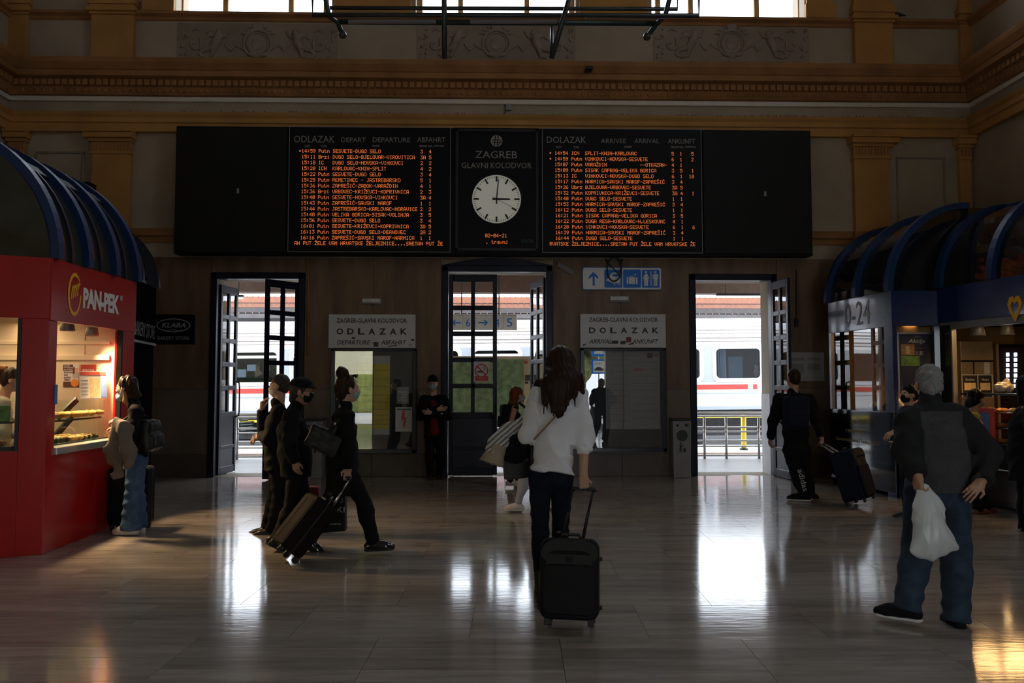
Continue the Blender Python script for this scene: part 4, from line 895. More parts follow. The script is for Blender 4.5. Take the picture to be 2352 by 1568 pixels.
# railing
rl = thing('railing', (0, 16.4, 0), 'long steel barrier of level bars along the platform', 'railing'); RYL = 16.4
for a, b_, c_ in ((952, .03, 1), (959, .02, 0), (985, .018, 0), (995, .018, 0), (1016, .018, 0), (1029, .018, 0), (1052, .022, 0)):
    z = at_y(600, a, RYL).z; MB().tube([(XA, RYL - (.06 if c_ else 0), max(.04, z - .03)), (XB, RYL - (.06 if c_ else 0), max(.04, z + .06))], b_, 8).build('rail', 'rail_steel', rl, smooth=True)
for px in (335, 445, 545, 650, 745, 850, 960, 1060, 1160, 1265, 1370, 1470, 1570, 1618, 1668, 1743, 1850, 1950):
    x = at_y(px, 1000, RYL).x; MB().tube([(x, RYL, 0), (x, RYL, .86)], .028, 8).build('post', 'rail_steel', rl, smooth=True)
q = at_y(1708, 990, 18.5); yp = thing('yellow_post', (q.x, 18.5, 0), 'yellow painted post behind the platform railing', 'post'); MB().cyl((q.x, 18.5, 0), (q.x, 18.5, at_y(1708, 953, 18.5).z), .06, n=10).build('pole', 'yellow_paint', yp, smooth=True); MB().cyl((q.x, 18.5, 0), (q.x, 18.5, .04), .1, n=10).build('foot', 'dark_steel', yp, smooth=True)
# ---- train
TY = 24.0
train = thing('passenger_train', at_y(1176, 1010, TY), 'white passenger train coach with red stripe and dark windows', 'train'); train.rotation_euler = (0, math.radians(-.5), 0)
def ty(py): return at_y(1120, py, TY).z
def tx(px): return at_y(px, 850, TY).x
TA_, TB_ = -24., 24.
prof = [(0, ty(945)), (0, ty(798)), (.05, ty(790)), (.18, ty(768)), (.42, ty(748)), (.8, ty(733)), (1.4, ty(726)), (2.0, ty(733)), (2.6, ty(760)), (2.8, ty(800)), (2.8, ty(945))]
WINS = [(tx(535 + 138.75 * k), tx(639 + 138.75 * k), ty(874), ty(803)) for k in range(-5, 13)]; WINS = [q for q in WINS if q[0] > TA_ + .3 and q[1] < TB_ - .3]
sd = MB(); wall_cells(sd, TA_, TB_, ty(945), ty(798), WINS, lambda a, b, c, d: sd.box(a, b, TY, TY + .06, c, d)); sd.build('side_wall', 'train_white', train)
MB().prism([(a, z) for a, z in prof[1:-1]], (TA_, TY, 0), Y3, Z3, (TB_ - TA_, 0, 0)).build('roof', 'train_white', train); MB().box(TA_, TB_, TY + 1.0, TY + 2.8, ty(945), ty(798)).build('compartment_wall', 'train_inside', train); MB().box(TA_, TB_, TY + .06, TY + 1.0, ty(880), ty(877)).build('compartment_floor', 'train_inside', train)
rb_ = MB()
for a, z in ((.06, 786), (.1, 778), (.18, 767), (.26, 759), (.38, 751)): rb_.tube([(TA_, TY + a, ty(z)), (TB_, TY + a, ty(z))], .02, 5)
rb_.build('roof_rib', 'train_roof', train, kind='stuff')
wb_ = MB(); wall_cells(wb_, TA_, TB_, ty(880), ty(797), WINS, lambda a, b, c, d: wb_.box(a, b, TY - .012, TY, c, d)); wb_.build('window_band', 'train_grey', train)
xs = [TA_] + [tx(1715), tx(1725), tx(1737)] + [TB_]
MB().box(TA_, tx(1718), TY - .014, TY - .002, ty(898), ty(887)).build('red_stripe', 'train_red', train); MB().box(tx(1730), tx(1739), TY - .014, TY - .002, ty(898), ty(887)).build('red_stripe', 'train_red', train)
MB().box(TA_, TB_, TY - .013, TY, ty(908), ty(905)).build('grey_line', 'train_grey', train); MB().box(TA_, TB_, TY - .013, TY, ty(945), ty(937)).build('sill_band', 'train_grey', train)
MB().box(TA_ + .1, TB_ - .1, TY + .25, TY + 2.5, -.1, ty(945)).build('underframe', 'train_under', train); MB().box(TA_, TB_, TY - .02, TY + .1, ty(964), ty(959)).build('yellow_line', 'yellow_paint', train)
for k in range(-5, 13):
    x0 = tx(535 + 138.75 * k); x1 = tx(639 + 138.75 * k); z0, z1 = ty(874), ty(803)
    if x0 < TA_ + .3 or x1 > TB_ - .3: continue
    def ro(q, r): return [(x1 + q - r + r * math.cos(t), z1 + q - r + r * math.sin(t)) for t in np.linspace(0, PI / 2, 6)] + [(x0 - q + r - r * math.sin(t), z1 + q - r + r * math.cos(t)) for t in np.linspace(0, PI / 2, 6)] + [(x0 - q + r - r * math.cos(t), z0 - q + r - r * math.sin(t)) for t in np.linspace(0, PI / 2, 6)] + [(x1 + q - r + r * math.sin(t), z0 - q + r - r * math.cos(t)) for t in np.linspace(0, PI / 2, 6)]
    A_, B_ = ro(.1, .2), ro(-.02, .12); nA = len(A_); rg = MB(); vs_ = [(p[0], TY - .026, p[1]) for p in A_] + [(p[0], TY - .026, p[1]) for p in B_] + [(p[0], TY - .012, p[1]) for p in A_] + [(p[0], TY + .03, p[1]) for p in B_]
    rg.add(vs_, [(i, (i + 1) % nA, (i + 1) % nA + nA, i + nA) for i in range(nA)] + [(i, i + 2 * nA, (i + 1) % nA + 2 * nA, (i + 1) % nA) for i in range(nA)] + [(i + nA, (i + 1) % nA + nA, (i + 1) % nA + 3 * nA, i + 3 * nA) for i in range(nA)]); wn_ = rg.build('window_frame', 'train_white', train)
    MB().box(x0, x1, TY + .02, TY + .026, z0, z1).build('window_glass', 'glass_dark', wn_)
    if k in (0, 1, 4): MB().box(x0, x1, TY - .036, TY - .03, z1 - .2, z1 - .12).build('vent_bar', 'train_white', wn_)
    if k == 8:
        for j in range(4): MB().box(x0 + .12 + j * .06, x0 + .15 + j * .07, TY + .1, TY + .12, z0 + .02, z1 - .02).build('curtain', 'curtain', wn_)
        MB().box(x0 + .55, x0 + 1.0, TY + .5, TY + .6, z0, z1 - .25).build('seat', 'curtain', wn_)
    if k == 0:
        for a, b_, c_, d in ((546, 566, 861, 843), (568, 588, 847, 832)): MB().box(tx(a), tx(b_), TY + .03, TY + .035, ty(c_), ty(d)).build('window_notice', 'paper', wn_)
for k, x in enumerate((tx(570), tx(1500), tx(2100))):
    for dx in (-1.2, 1.2):
        MB().cyl((x + dx, TY + .2, -.05), (x + dx, TY + .35, -.05), .45, n=24).build('wheel', 'train_under', train, smooth=False)
    sp_ = MB(); n_ = 60; sp_.tube([(x + .2 * math.cos(i * .62), TY - .0 + .2 * math.sin(i * .62), .1 + i * .0075) for i in range(n_)], .03, 6); sp_.build('spring', 'dark_steel', train, smooth=True)
    MB().cyl((x + .8, TY - .05, .05), (x + .8, TY - .05, .6), .07, n=10).build('damper', 'rail_steel', train, smooth=True); MB().box(x - 1.6, x + 1.6, TY - .1, TY + .25, -.05, .1).build('bogie_frame', 'train_under', train, bevel=.02)
# ---- hanging platform sign
SY = 16.0
a, b_ = at_y(1030, 758, SY), at_y(1188, 722, SY); pg = thing('platform_sign', ((a.x + b_.x) / 2, SY, a.z), 'white hanging platform sign with blue arrows and numbers', 'sign')
MB().box(a.x, b_.x, SY, SY + .08, a.z, b_.z).build('sign_box', 'sign_white', pg, bevel=.02)
def so(px, py): return at_y(px, py, SY - .003)
for s, x0, x1, y0, y1 in (('6', 1070, 1080, 732, 750), ('4', 1137, 1147, 732, 750), ('5', 1164, 1177, 731, 750)):
    o, e = so(x0, y1), so(x1, y0); text(s, o, X3, Z3, 'sign_blue', pg, w=e.x - o.x, h=e.z - o.z)
for sg, xc in ((-1, 1049), (1, 1109)):
    k_ = (so(1100, 740).x - so(1090, 740).x) / 10; o = so(xc, 741); MB().prism([(sg * p[0] * k_, p[1] * k_) for p in ((-10, -1.3), (6, -1.3), (2, -6), (5, -7), (12, 0), (5, 7), (2, 6), (6, 1.3), (-10, 1.3))], o, X3, Z3, (0, -.002, 0)).build('arrow', 'sign_blue', pg)
for x0 in (1063, 1092, 1127, 1156): q = so(x0, 740); MB().box(q.x - .004, q.x + .004, SY - .002, SY, a.z + .03, b_.z - .03).build('divider', 'bin_grey', pg)
for px in (1060, 1146): q = at_y(px, 730, SY + .04); MB().cyl((q.x, SY + .04, b_.z), (q.x, SY + .04, 4.14), .012, n=6).build('hanger', 'dark_steel', pg)
# ---- tube lamps under the canopy
for x0, x1, y_, lab in ((480, 560, 683, 'tube lamp under the canopy seen through the left door'), (1645, 1790, 680, 'tube lamp under the canopy seen through the right door')):
    YL = 17.2; a, b_ = at_y(x0, y_ + 4, YL), at_y(x1, y_ - 4, YL); l = thing('tube_lamp', ((a.x + b_.x) / 2, YL, a.z), lab, 'lamp', 'tube lamps under the platform canopy')
    MB().box(a.x, b_.x, YL - .06, YL + .06, a.z + .05, a.z + .1).build('housing', 'dark_steel', l, bevel=.01); MB().cyl((a.x + .02, YL, a.z + .025), (b_.x - .02, YL, a.z + .025), .022, n=8).build('tube', 'tube_light', l, smooth=True)
    for t in (.15, .85): x = a.x + (b_.x - a.x) * t; MB().cyl((x, YL, a.z + .1), (x, YL, 4.14), .012, n=6).build('hanger', 'dark_steel', l)
# ---- notice board on the platform
NY = 15.4
a, b_ = at_y(1020, 966, NY), at_y(1262, 818, NY); nbd = thing('platform_notice_board', ((a.x + b_.x) / 2, NY, 0), 'cream and green notice board standing on the platform', 'notice board')
MB().box(a.x, b_.x, NY, NY + .08, a.z, b_.z).build('panel', 'notice_cream', nbd, bevel=.01)
g0, g1 = at_y(1030, 955, NY), at_y(1203, 825, NY); MB().box(g0.x, g1.x, NY - .008, NY, g0.z, g1.z).build('green_field', 'notice_green', nbd)
for x in (a.x + .15, b_.x - .15): MB().box(x - .04, x + .04, NY + .01, NY + .07, 0, a.z).build('leg', 'dark_steel', nbd)
for x0, x1, y0, y1, mt in ((1206, 1215, 861, 874, 'photo_dark'), (1216, 1226, 861, 874, 'photo_dark'), (1227, 1238, 861, 874, 'photo_dark'), (1206, 1213, 876, 881, 'photo_dark'), (1216, 1238, 834, 856, 'paper')):
    p0, p1 = at_y(x0, y1, NY), at_y(x1, y0, NY); MB().box(p0.x, p1.x, NY - .008, NY, p0.z, p1.z).build('notice', mt, nbd)
hq = at_y(1208, 832, NY - .01); k_ = .035; MB().prism([(0, -1.1 * k_), (1.1 * k_, .1 * k_), (1 * k_, .8 * k_), (.5 * k_, 1 * k_), (0, .55 * k_), (-.5 * k_, 1 * k_), (-1 * k_, .8 * k_), (-1.1 * k_, .1 * k_)], hq, X3, Z3, (0, -.004, 0)).build('heart', 'red_print', nbd)
# ---------------------------------------------------------------- the street behind the camera (seen only in glass)
MB().box(-40, 40, -60, YR - .4, -.3, -.02).build('street_ground', 'bright_ground', kind='structure')
MB().box(-30, 0, -22, -20, -.02, 9).build('street_house_wall', 'far_wall', kind='structure')
hd = MB()
hd.box(-26, -2, -17, -15.8, -.02, 2.05); hd.build('street_hedge', 'hedge', bevel=.15, label='clipped green hedge across the street seen in reflections', cat='hedge')

mat('leafage', (.16, .17, .05), .9, var=.7, scale=5, bump=.8, detail=8); mat('car_paint', (.012, .013, .016), .25, var=.05, coat=.6); mat('bark', (.09, .06, .04), .9, var=.3)
for i, (x, y) in enumerate(((5.2, -19.), (9.5, -20.))):
    t = thing('street_tree', (x, y, -.02), ['leafy street tree beside the parked car', 'leafy street tree beyond the parked car', 'leafy street tree by the street house'][i], 'tree', 'street trees'); MB().cyl((x, y, -.02), (x, y, 2.6), .16, .12, 10).build('trunk', 'bark', t, smooth=True)
    S = SDF(); q_ = random.Random(i)
    for k in range(14): S.ball((q_.uniform(-1.6, 1.6), q_.uniform(-1.3, 1.3), q_.uniform(1.6, 5.6)), q_.uniform(.7, 1.15), .2)
    S.disp = folds(.1, (9, 9, 9), i); o = S.build('foliage', 'leafage', t, .16)
t = thing('parked_car', (6.6, -9.4, -.02), 'dark parked car on the street seen in the glass', 'car'); cp_ = [(-2.1, .25), (-2.1, .75), (-1.9, .9), (-1.1, 1.0), (-.4, 1.5), (1.2, 1.52), (1.9, 1.05), (2.1, .95), (2.15, .3)]
MB().prism(cp_, (6.6, -10.2, 0), X3, Z3, (0, 1.7, 0)).build('car_body', 'car_paint', t, bevel=.06, seg=3)
for sx in (-1.35, 1.35):
    for y_ in (-10.2, -8.5): MB().cyl((6.6 + sx, y_ - .1, .3), (6.6 + sx, y_ + .1, .3), .32, n=24).build('wheel', 'rubber', t)
MB().prism([(-.95, 1.02), (-.38, 1.42), (1.15, 1.44), (1.65, 1.06)], (6.6, -8.49, 0), X3, Z3, (0, .01, 0)).build('side_window', 'train_grey', t); MB().obox((5.82, -9.35, 1.26), (.86, 1.4, .02), Vector((.81, 0, .58)), Y3, Vector((-.58, 0, .81))).build('windscreen', 'train_grey', t)
t = thing('street_sign', (4.62, -8.0, -.02), 'blue square street signs on a steel pole outside', 'sign'); MB().cyl((4.62, -8, -.02), (4.62, -8, 3.5), .03, n=10).build('pole', 'rail_steel', t, smooth=True)
for z0_, nm in ((2.75, 'crossing_plate'), (1.98, 'taxi_plate')):
    pl_ = MB().box(4.3, 4.94, -7.96, -7.94, z0_, z0_ + .64).build(nm, 'sign_blue', t, bevel=.01)
    if z0_ > 2.5: MB().prism([(-.24, -.2), (.24, -.2), (0, .24)], (4.62, -7.938, z0_ + .3), X3, Z3, (0, .004, 0)).build('white_triangle', 'sign_white', pl_)
    else: MB().box(4.37, 4.87, -7.94, -7.934, z0_ + .07, z0_ + .57).build('white_field', 'sign_white', pl_); text('TAXI', (4.8, -7.932, z0_ + .4), -X3, Z3, 'sign_black', pl_, w=.36, h=.1); MB().prism([(-.2, 0), (.2, 0), (.2, .08), (.12, .09), (.07, .16), (-.09, .16), (-.14, .09), (-.2, .08)], (4.62, -7.934, z0_ + .14), X3, Z3, (0, .004, 0)).build('car_pictogram', 'sign_black', pl_)
# ---------------------------------------------------------------- kiosks
mat('kiosk_red', (.42, .008, .006), .25, var=.05, scale=1.5, coat=.15); mat('kiosk_blue', (.004, .018, .11), .25, var=.06, scale=1.5, coat=.5); mat('kiosk_black', (.006, .006, .007), .06, var=0, coat=1.)
mat('rib_blue', (.006, .032, .12), .4, var=.1, scale=6); mat('cream_wall', (.72, .62, .46), .6, var=.05, scale=2); mat('aluminium', (.6, .6, .62), .3, metal=.7, var=.05)
mat('logo_yellow', (.90, .46, .02), .5, var=.03); mat('logo_white', (.80, .78, .74), .5, var=.02); mat('gold_text', (.45, .33, .13), .5, var=0); mat('shop_black', (.007, .007, .008), .9, var=.1, spec=.0); mat('shop_text', (.26, .27, .28), .6, var=0)
mat('crust', (.46, .22, .06), .6, var=.35, scale=25, bump=.2); mat('crust_pale', (.68, .50, .28), .6, var=.25, scale=25, bump=.2); mat('crust_dark', (.20, .09, .03), .6, var=.35, scale=25, bump=.2); mat('bag_clear', (.75, .62, .45), .15, var=.3, scale=20, bump=.5, coat=1.)
mat('tag_black', (.015, .015, .015), .5, var=0); mat('poster_brown', (.10, .035, .02), .6, var=.1); mat('poster_red', (.42, .05, .03), .6, var=.05); mat('poster_navy', (.012, .017, .05), .5, var=.1); mat('poster_orange', (.75, .25, .03), .6, var=.1); mat('poster_skin', (.62, .36, .24), .6, var=.1); mat('poster_green', (.16, .32, .06), .5, var=.5, scale=14); mat('poster_blue', (.10, .20, .48), .5, var=.2, scale=10)
mat('oven_steel', (.45, .36, .24), .35, metal=.5, var=.15, scale=3); mat('orange_wall', (.42, .24, .08), .6, var=.1, scale=2); mat('lamp_grey', (.22, .22, .21), .4, metal=.3, var=.1); mat('lamp_glow', (1, .72, .40), .5, var=0, emit=5.0); mat('led_white', (.85, .9, 1), .5, var=0, emit=4.0); mat('red_tray', (.55, .03, .02), .4, var=.05)
mat('sneeze_black', (.012, .012, .013), .3, var=0)
class Face:
    def __init__(s, p0, p1):
        s.o = Vector((p0[0], p0[1], 0)); s.e = Vector((p1[0], p1[1], 0)); s.L = (s.e - s.o).length; s.u = (s.e - s.o).normalized(); s.n = Vector((s.u.y, -s.u.x, 0))
    def hit(s, px, py, off=0.):
        d = Vector(ray(px, py)); c = Vector((0, 0, CZ)); o = s.o + s.n * off; t = (o - c).dot(s.n) / d.dot(s.n); p = c + d * t; return (p - o).dot(s.u), p.z
    def P(s, a, z, d=0.): return s.o + s.u * a + Z3 * z + s.n * d
    def box(s, mb, a0, a1, z0, z1, d0, d1): return mb.obox(s.P((a0 + a1) / 2, (z0 + z1) / 2, (d0 + d1) / 2), (abs(a1 - a0), abs(d1 - d0), abs(z1 - z0)), s.u, s.n, Z3)
    def build(s, name, mt, par, a0, a1, z0, z1, d0, d1, bevel=0.): return s.box(MB(), a0, a1, z0, z1, d0, d1).build(name, mt, par, bevel=bevel)
    def text(s, body, px0, px1, y0l, y1l, mt, par, d=.003, h=None, **k):
        a, z = s.hit(px0, y1l, d); b_, _ = s.hit(px1, y1l, d); _, zt = s.hit(px0, y0l, d); return text(body, s.P(a, z, d), s.u, Z3, mt, par, w=b_ - a, h=h or (zt - z), **k)
def warm_light(name, loc, power, col=(1, .70, .38), size=.14, rot=(0, 0, 0)):
    l = bpy.data.lights.new(name, 'AREA'); l.energy = power; l.color = col; l.size = size; l.shape = 'DISK'
    o = bpy.data.objects.new(name, l); o.location = loc; o.rotation_euler = rot; C.objects.link(o); return o
def spot(name, loc, target, power, col=(1, .66, .34), ang=105, soft=.1):
    l = bpy.data.lights.new(name, 'SPOT'); l.energy = power; l.color = col; l.spot_size = Rad(ang); l.spot_blend = .6; l.shadow_soft_size = soft
    o = bpy.data.objects.new(name, l); o.location = loc; o.rotation_euler = (Vector(target) - Vector(loc)).to_track_quat('-Z', 'Y').to_euler(); C.objects.link(o); return o
Rad = math.radians
def vault(par, fc, ss, z0, R, inward, mt_rib='rib_blue', pane='vault_glass', sub=1, mid=True, rw=.1, rd=.07):
    """quarter-round glazed roof over a face: ribs at stations ss, panes between"""
    n = 14; arc = [(R * (1 - math.cos(PI / 2 * i / n)), R * math.sin(PI / 2 * i / n)) for i in range(n + 1)]
    def q(a, i, dr=0.): c_ = arc[i]; r_ = (R + dr) / R; return fc.P(a, z0 + c_[1] * r_, -(R - (R - c_[0]) * r_))
    def strip(a0, a1, i0, i1, r0, r1):
        m_ = MB(); vs_ = []
        for i in range(i0, i1 + 1): vs_ += [q(a0, i, r0), q(a1, i, r0), q(a1, i, r1), q(a0, i, r1)]
        k_ = i1 - i0 + 1; f_ = []
        for i in range(k_ - 1):
            for j in range(4): f_.append((4 * i + j, 4 * i + (j + 1) % 4, 4 * i + 4 + (j + 1) % 4, 4 * i + 4 + j))
        f_ += [(0, 1, 2, 3), tuple(4 * (k_ - 1) + j for j in range(4))]
        return m_.add(vs_, f_)
    for a in ss: strip(a - rw / 2, a + rw / 2, 0, n, -.02, rd).build('roof_rib', mt_rib, par)
    for a0, a1 in zip(ss, ss[1:]):
        w_ = (a1 - a0) / (sub + 1)
        for k_ in range(sub + 1):
            lo, hi = a0 + k_ * w_ + .004, a0 + (k_ + 1) * w_ - .004
            for i0, i1 in (((0, 7), (7, n)) if mid else ((0, n),)): strip(lo, hi, i0, i1, -.012, .0).build('roof_pane', pane, par)
            if k_: strip(a0 + k_ * w_ - .016, a0 + k_ * w_ + .016, 0, n, -.01, .03).build('glazing_bar', 'board_frame', par)
        if mid: strip(a0, a1, 7, 8, -.01, .03).build('purlin', 'board_frame', par)
    strip(ss[0], ss[-1], n - 1, n, -.02, .05).build('ridge_beam', mt_rib, par)
    return q, arc
def gable(par, fc, a, z0, R, thick, mt, R2=0., name='gable_pane'):
    n = 14; pts = [(R * (1 - math.cos(PI / 2 * i / n)), R * math.sin(PI / 2 * i / n)) for i in range(n + 1)] + [(R, 0)]
    return MB().prism([(-p[0], p[1]) for p in pts], fc.P(a, z0, 0), fc.n, Z3, fc.u * thick).build(name, mt, par)
mat('vault_glass', (.032, .034, .024), .08, var=.3, scale=3, coat=.6)
mat('vault_glass_blue', (.010, .011, .014), .05, var=.2, scale=3, coat=.8)
# ---------------- red bakery kiosk
p0 = at_z(97, 1273); pd = (at_z(250, 1214) - p0).normalized(); FP = Face(p0, p0 + pd * 3)
sE = FP.hit(311, 700)[0]; FP = Face(p0, p0 + pd * sE)
nd_ = (at_z(0, 1281) - p0).normalized(); FN = Face(p0 + nd_ * 2.6, p0)                 # runs left to right, facing the camera
rk = thing('bakery_kiosk', (p0.x - 1.2, p0.y + 1.1, 0), 'glossy red bakery kiosk with blue ribbed vault roof', 'kiosk')
zT = FP.hit(97, 586)[1]; zFb = FP.hit(128, 737)[1]; zSill = FP.hit(128, 1027)[1]; w0 = FP.hit(128, 900)[0]; w1 = FP.hit(281, 900)[0]
FP.build('fascia', 'kiosk_red', rk, 0, sE, zFb, zT, -.06, .012, .006); FP.build('corner_post', 'kiosk_red', rk, 0.0, w0, 0, zFb, -.10, 0, .006); FP.build('far_post', 'kiosk_red', rk, w1, sE, 0, zFb, -.10, 0, .006)
FP.build('front_panel', 'kiosk_red', rk, w0, w1, 0, zSill - .07, -.05, -.004, .004); FP.build('counter_sill', 'aluminium', rk, w0, w1, zSill - .07, zSill, -.12, .03, .01); FP.build('window_edge', 'sneeze_black', rk, w1 - .03, w1, zSill, zFb, -.06, -.01)
f0, z_ = FN.hit(45, 900); zn0 = FN.hit(45, 1036)[1]; zn1 = FN.hit(45, 730)[1]
FN.build('fascia', 'kiosk_red', rk, 0, FN.L - .002, zn1, zT, -.06, .0, .004); FN.build('corner_panel', 'kiosk_red', rk, f0, FN.L - .002, 0, zn1, -.06, 0, .004); FN.build('front_panel', 'kiosk_red', rk, 0, f0, 0, zn0, -.05, 0, .004)
FN.build('window_edge', 'sneeze_black', rk, f0 - .03, f0, zn0, zn1, -.05, .008); FN.build('window_glass', 'glass', rk, 0, f0 - .03, zn0, zn1, -.03, -.024)
FP.build('poster_slot', 'poster_blue', rk, FP.hit(123, 900)[0], FP.hit(130, 900)[0], FP.hit(126, 928)[1], FP.hit(126, 883)[1], 0, .012, .004)
# logo: ring with bread strokes, and name
a0, z0 = FP.hit(154, 725, .013); a1, z1 = FP.hit(187, 626, .013); ca_, cz_ = (a0 + a1) / 2, (FP.hit(170, 725, .013)[1] + FP.hit(170, 626, .013)[1]) / 2; rw_, rh_ = (a1 - a0) / 2, (FP.hit(170, 626)[1] - FP.hit(170, 725)[1]) / 2
out_, in_ = [], []
for i in range(41):
    t = math.radians(30 + 330 * i / 40); out_.append((ca_ + rw_ * math.cos(t), cz_ + rh_ * math.sin(t)))
    k_ = .80 if i > 6 else .93 - .13 * i / 6; in_.append((ca_ + rw_ * k_ * math.cos(t) + rw_ * .03, cz_ + rh_ * (k_ + .03) * math.sin(t)))
MB().prism(out_ + in_[::-1], FP.P(0, 0, .014), FP.u, Z3, FP.n * .003).build('logo_ring', 'logo_yellow', rk)
for j in range(4):
    pts = [(ca_ - rw_ * .42 + j * rw_ * .3 + x * rw_, cz_ - rh_ * .08 + y * rh_ + j * rh_ * .06) for x, y in ((-.12, -.16), (-.06, .2), (.1, .5), (.3, .42), (.16, .3), (.06, .1), (.04, -.16))]
    MB().prism(pts, FP.P(0, 0, .014), FP.u, Z3, FP.n * .003).build('logo_bread_stroke', 'logo_yellow', rk)
a0, zb_ = FP.hit(190, 716, .014); a1, zb2 = FP.hit(273, 720, .014); hh_ = (FP.hit(190, 660, .014)[1] - FP.hit(190, 707, .014)[1])
zl = FP.hit(190, 704, .014)[1] - .01
text('PAN-PEK', FP.P(a0, zl, .014), FP.u, Z3, 'logo_white', rk, w=a1 - a0, h=hh_, bold=.045, space=.92, shear=.0); text('®', FP.P(a1 + .02, zl + hh_ * .75, .014), FP.u, Z3, 'logo_white', rk, h=.06)
# roof
qv, arc = vault(rk, FP, [.05, sE * .345, sE * .68, sE - .04], zT, 1.25, 1)
gable(rk, FP, .0, zT, 1.2, .03, 'vault_glass'); MB().box(p0.x - 2.6, p0.x - 1.15, p0.y + .02, FP.e.y, zT - .02, zT + 1.3).build('roof_core', 'vault_glass', rk)
# inside: floor plinth, far wall, side wall, ceiling
yF = FP.e.y - .04; xi = p0.x - 2.5
MB().box(xi, FP.P(sE, 0, -.1).x, yF - .04, yF, 0, zT).build('rear_wall', 'cream_wall', rk); MB().box(xi - .05, xi, p0.y + .1, yF, 0, zT).build('side_wall', 'cream_wall', rk); MB().box(xi, p0.x - .1, p0.y + .08, yF, zFb + .16, zFb + .2).build('inner_ceiling', 'cream_wall', rk)
MB().box(xi, p0.x - .25, yF - .06, yF - .04, 2.02, 2.06).build('wall_batten', 'cream_wall', rk, bevel=.004); MB().box(xi, p0.x - .25, yF - .07, yF - .04, 1.84, 1.9).build('wall_batten', 'cream_wall', rk, bevel=.004); q = at_y(190, 800, yF - .05); MB().box(q.x - .02, q.x + .02, yF - .052, yF - .04, 1.9, 2.4).build('wall_batten', 'cream_wall', rk)
for px, py in ((155, 752), (211, 764)):
    a_, z_ = FP.hit(px, py, -.35); q = FP.P(a_, z_, -.35); l = thing('spot_lamp', q, 'grey spot lamp in the red kiosk window, ' + ('beside the corner post' if px < 200 else 'above the menu cards'), 'lamp', 'spot lamps in the red kiosk')
    m = MB(); m.lathe([(.055, .09), (.06, .06), (.075, -.03), (.07, -.035), (.05, .05)], q, 14); m.build('shade', 'lamp_grey', l, smooth=True); m = MB(); m.cyl(q + Vector((0, 0, .08)), (q.x, q.y, zFb + .16), .012, n=6); m.build('stem', 'lamp_grey', l)
    m = MB(); m.cyl(q + Vector((0, 0, -.02)), q + Vector((0, 0, -.015)), .05, n=12); m.build('bulb', 'lamp_glow', l); spot('spot_lamp_light', q + Vector((0, 0, -.06)), FP.P(a_ + .0, 0, 1.1), 240, ang=92)
for y_ in (.5, 1.1, 1.7): warm_light('kiosk_ceiling_light', (p0.x - 1.1, p0.y + y_, zFb + .1), 6, size=.3)
# glass counter: deck, shelf, sloped glass, black brackets
ct = thing('pastry_counter', FP.P(1.1, zSill, -.3), 'glass pastry counter with two tiers inside the red kiosk window', 'display counter')
FP.build('deck', 'sneeze_black', ct, w0 + .01, w1 - .05, zSill - .03, zSill + .012, -.52, -.125); zs1 = zSill + .24; zs2 = zSill + .43
FP.build('glass_shelf', 'glass_green', ct, w0 + .01, w1 - .05, zs1, zs1 + .012, -.5, -.2); FP.build('glass_top', 'glass_green', ct, w0 + .01, w1 - .05, zs2, zs2 + .012, -.5, -.14); FP.build('front_glass', 'glass_green', ct, w0 + .01, w1 - .05, zSill + .012, zs2, -.135, -.127)
FP.build('shelf_rail', 'sneeze_black', ct, w0 + .01, w1 - .05, zs1 - .02, zs1, -.22, -.2); FP.build('counter_body', 'cream_wall', ct, w0 + .12, w1, 0, zSill - .075, -.5, -.14)
for a in (w0 + .25, w1 - .5):
    MB().bar(FP.P(a, zSill, -.5), FP.P(a + .25, zs1, -.42), .03, .06).build('bracket', 'sneeze_black', ct); MB().bar(FP.P(a + .05, zs1, -.46), FP.P(a + .3, zs2, -.4), .03, .06).build('bracket', 'sneeze_black', ct)
# pastries
def make_pastry(kind):
    S = SDF()
    if kind == 0:
        pts = [(.07 * math.cos(t), .05 * math.sin(t) - .03, .026) for t in np.linspace(.2, PI - .2, 8)]; S.chain(pts, [.012, .02, .027, .03, .03, .027, .02, .012], .008); S.disp = lambda X, Y, Z: .002 * np.sin(X * 160); return S.mesh('croissant', 'crust', .006)
    if kind == 1: S.ball((0, 0, .03), (.055, .045, .032)); S.disp = lambda X, Y, Z: .001 * np.sin(X * 120) * np.sin(Y * 120); return S.mesh('bun', 'crust_pale', .006)
    if kind == 2: S.cone((-.08, 0, .03), (.08, 0, .03), .03, .03, sc=(1, 1, .9)); S.disp = lambda X, Y, Z: .003 * np.sin(X * 90 + Y * 60); return S.mesh('bread_roll', 'crust', .006)
    S.rbox((0, 0, .02), (.05, .035, .012), .008); return S.mesh('pastry_square', 'crust_dark', .006)
PAST = [make_pastry(k) for k in range(4)]; PN = ['croissant', 'bun', 'bread_roll', 'pastry_square']
def pastry(k, p, rot, where, grp):
    o = link(PN[k], PAST[k], None, p); o.rotation_euler = (0, 0, rot); ORG[o] = Vector(p)
    return tag(o, ['golden curved croissant ', 'pale round bun ', 'long golden bread roll ', 'dark square pastry '][k] + where, ['croissant', 'bun', 'bread roll', 'pastry'][k], [g + grp for g in ('croissants ', 'buns ', 'bread rolls ', 'square pastries ')][k])
ang = math.atan2(FP.u.y, FP.u.x)
for i in range(12):
    for j in range(2):
        a = w0 + .22 + i * (w1 - w0 - .35) / 12; k_ = (1 if i < 4 else 2 if i < 7 else 0 if i < 10 else 3); pastry(k_, FP.P(a, zSill + .013, -.22 - j * .18), ang + PI / 2 + rnd.uniform(-.3, .3), 'on the lower deck of the red kiosk counter', 'on the lower red kiosk deck')
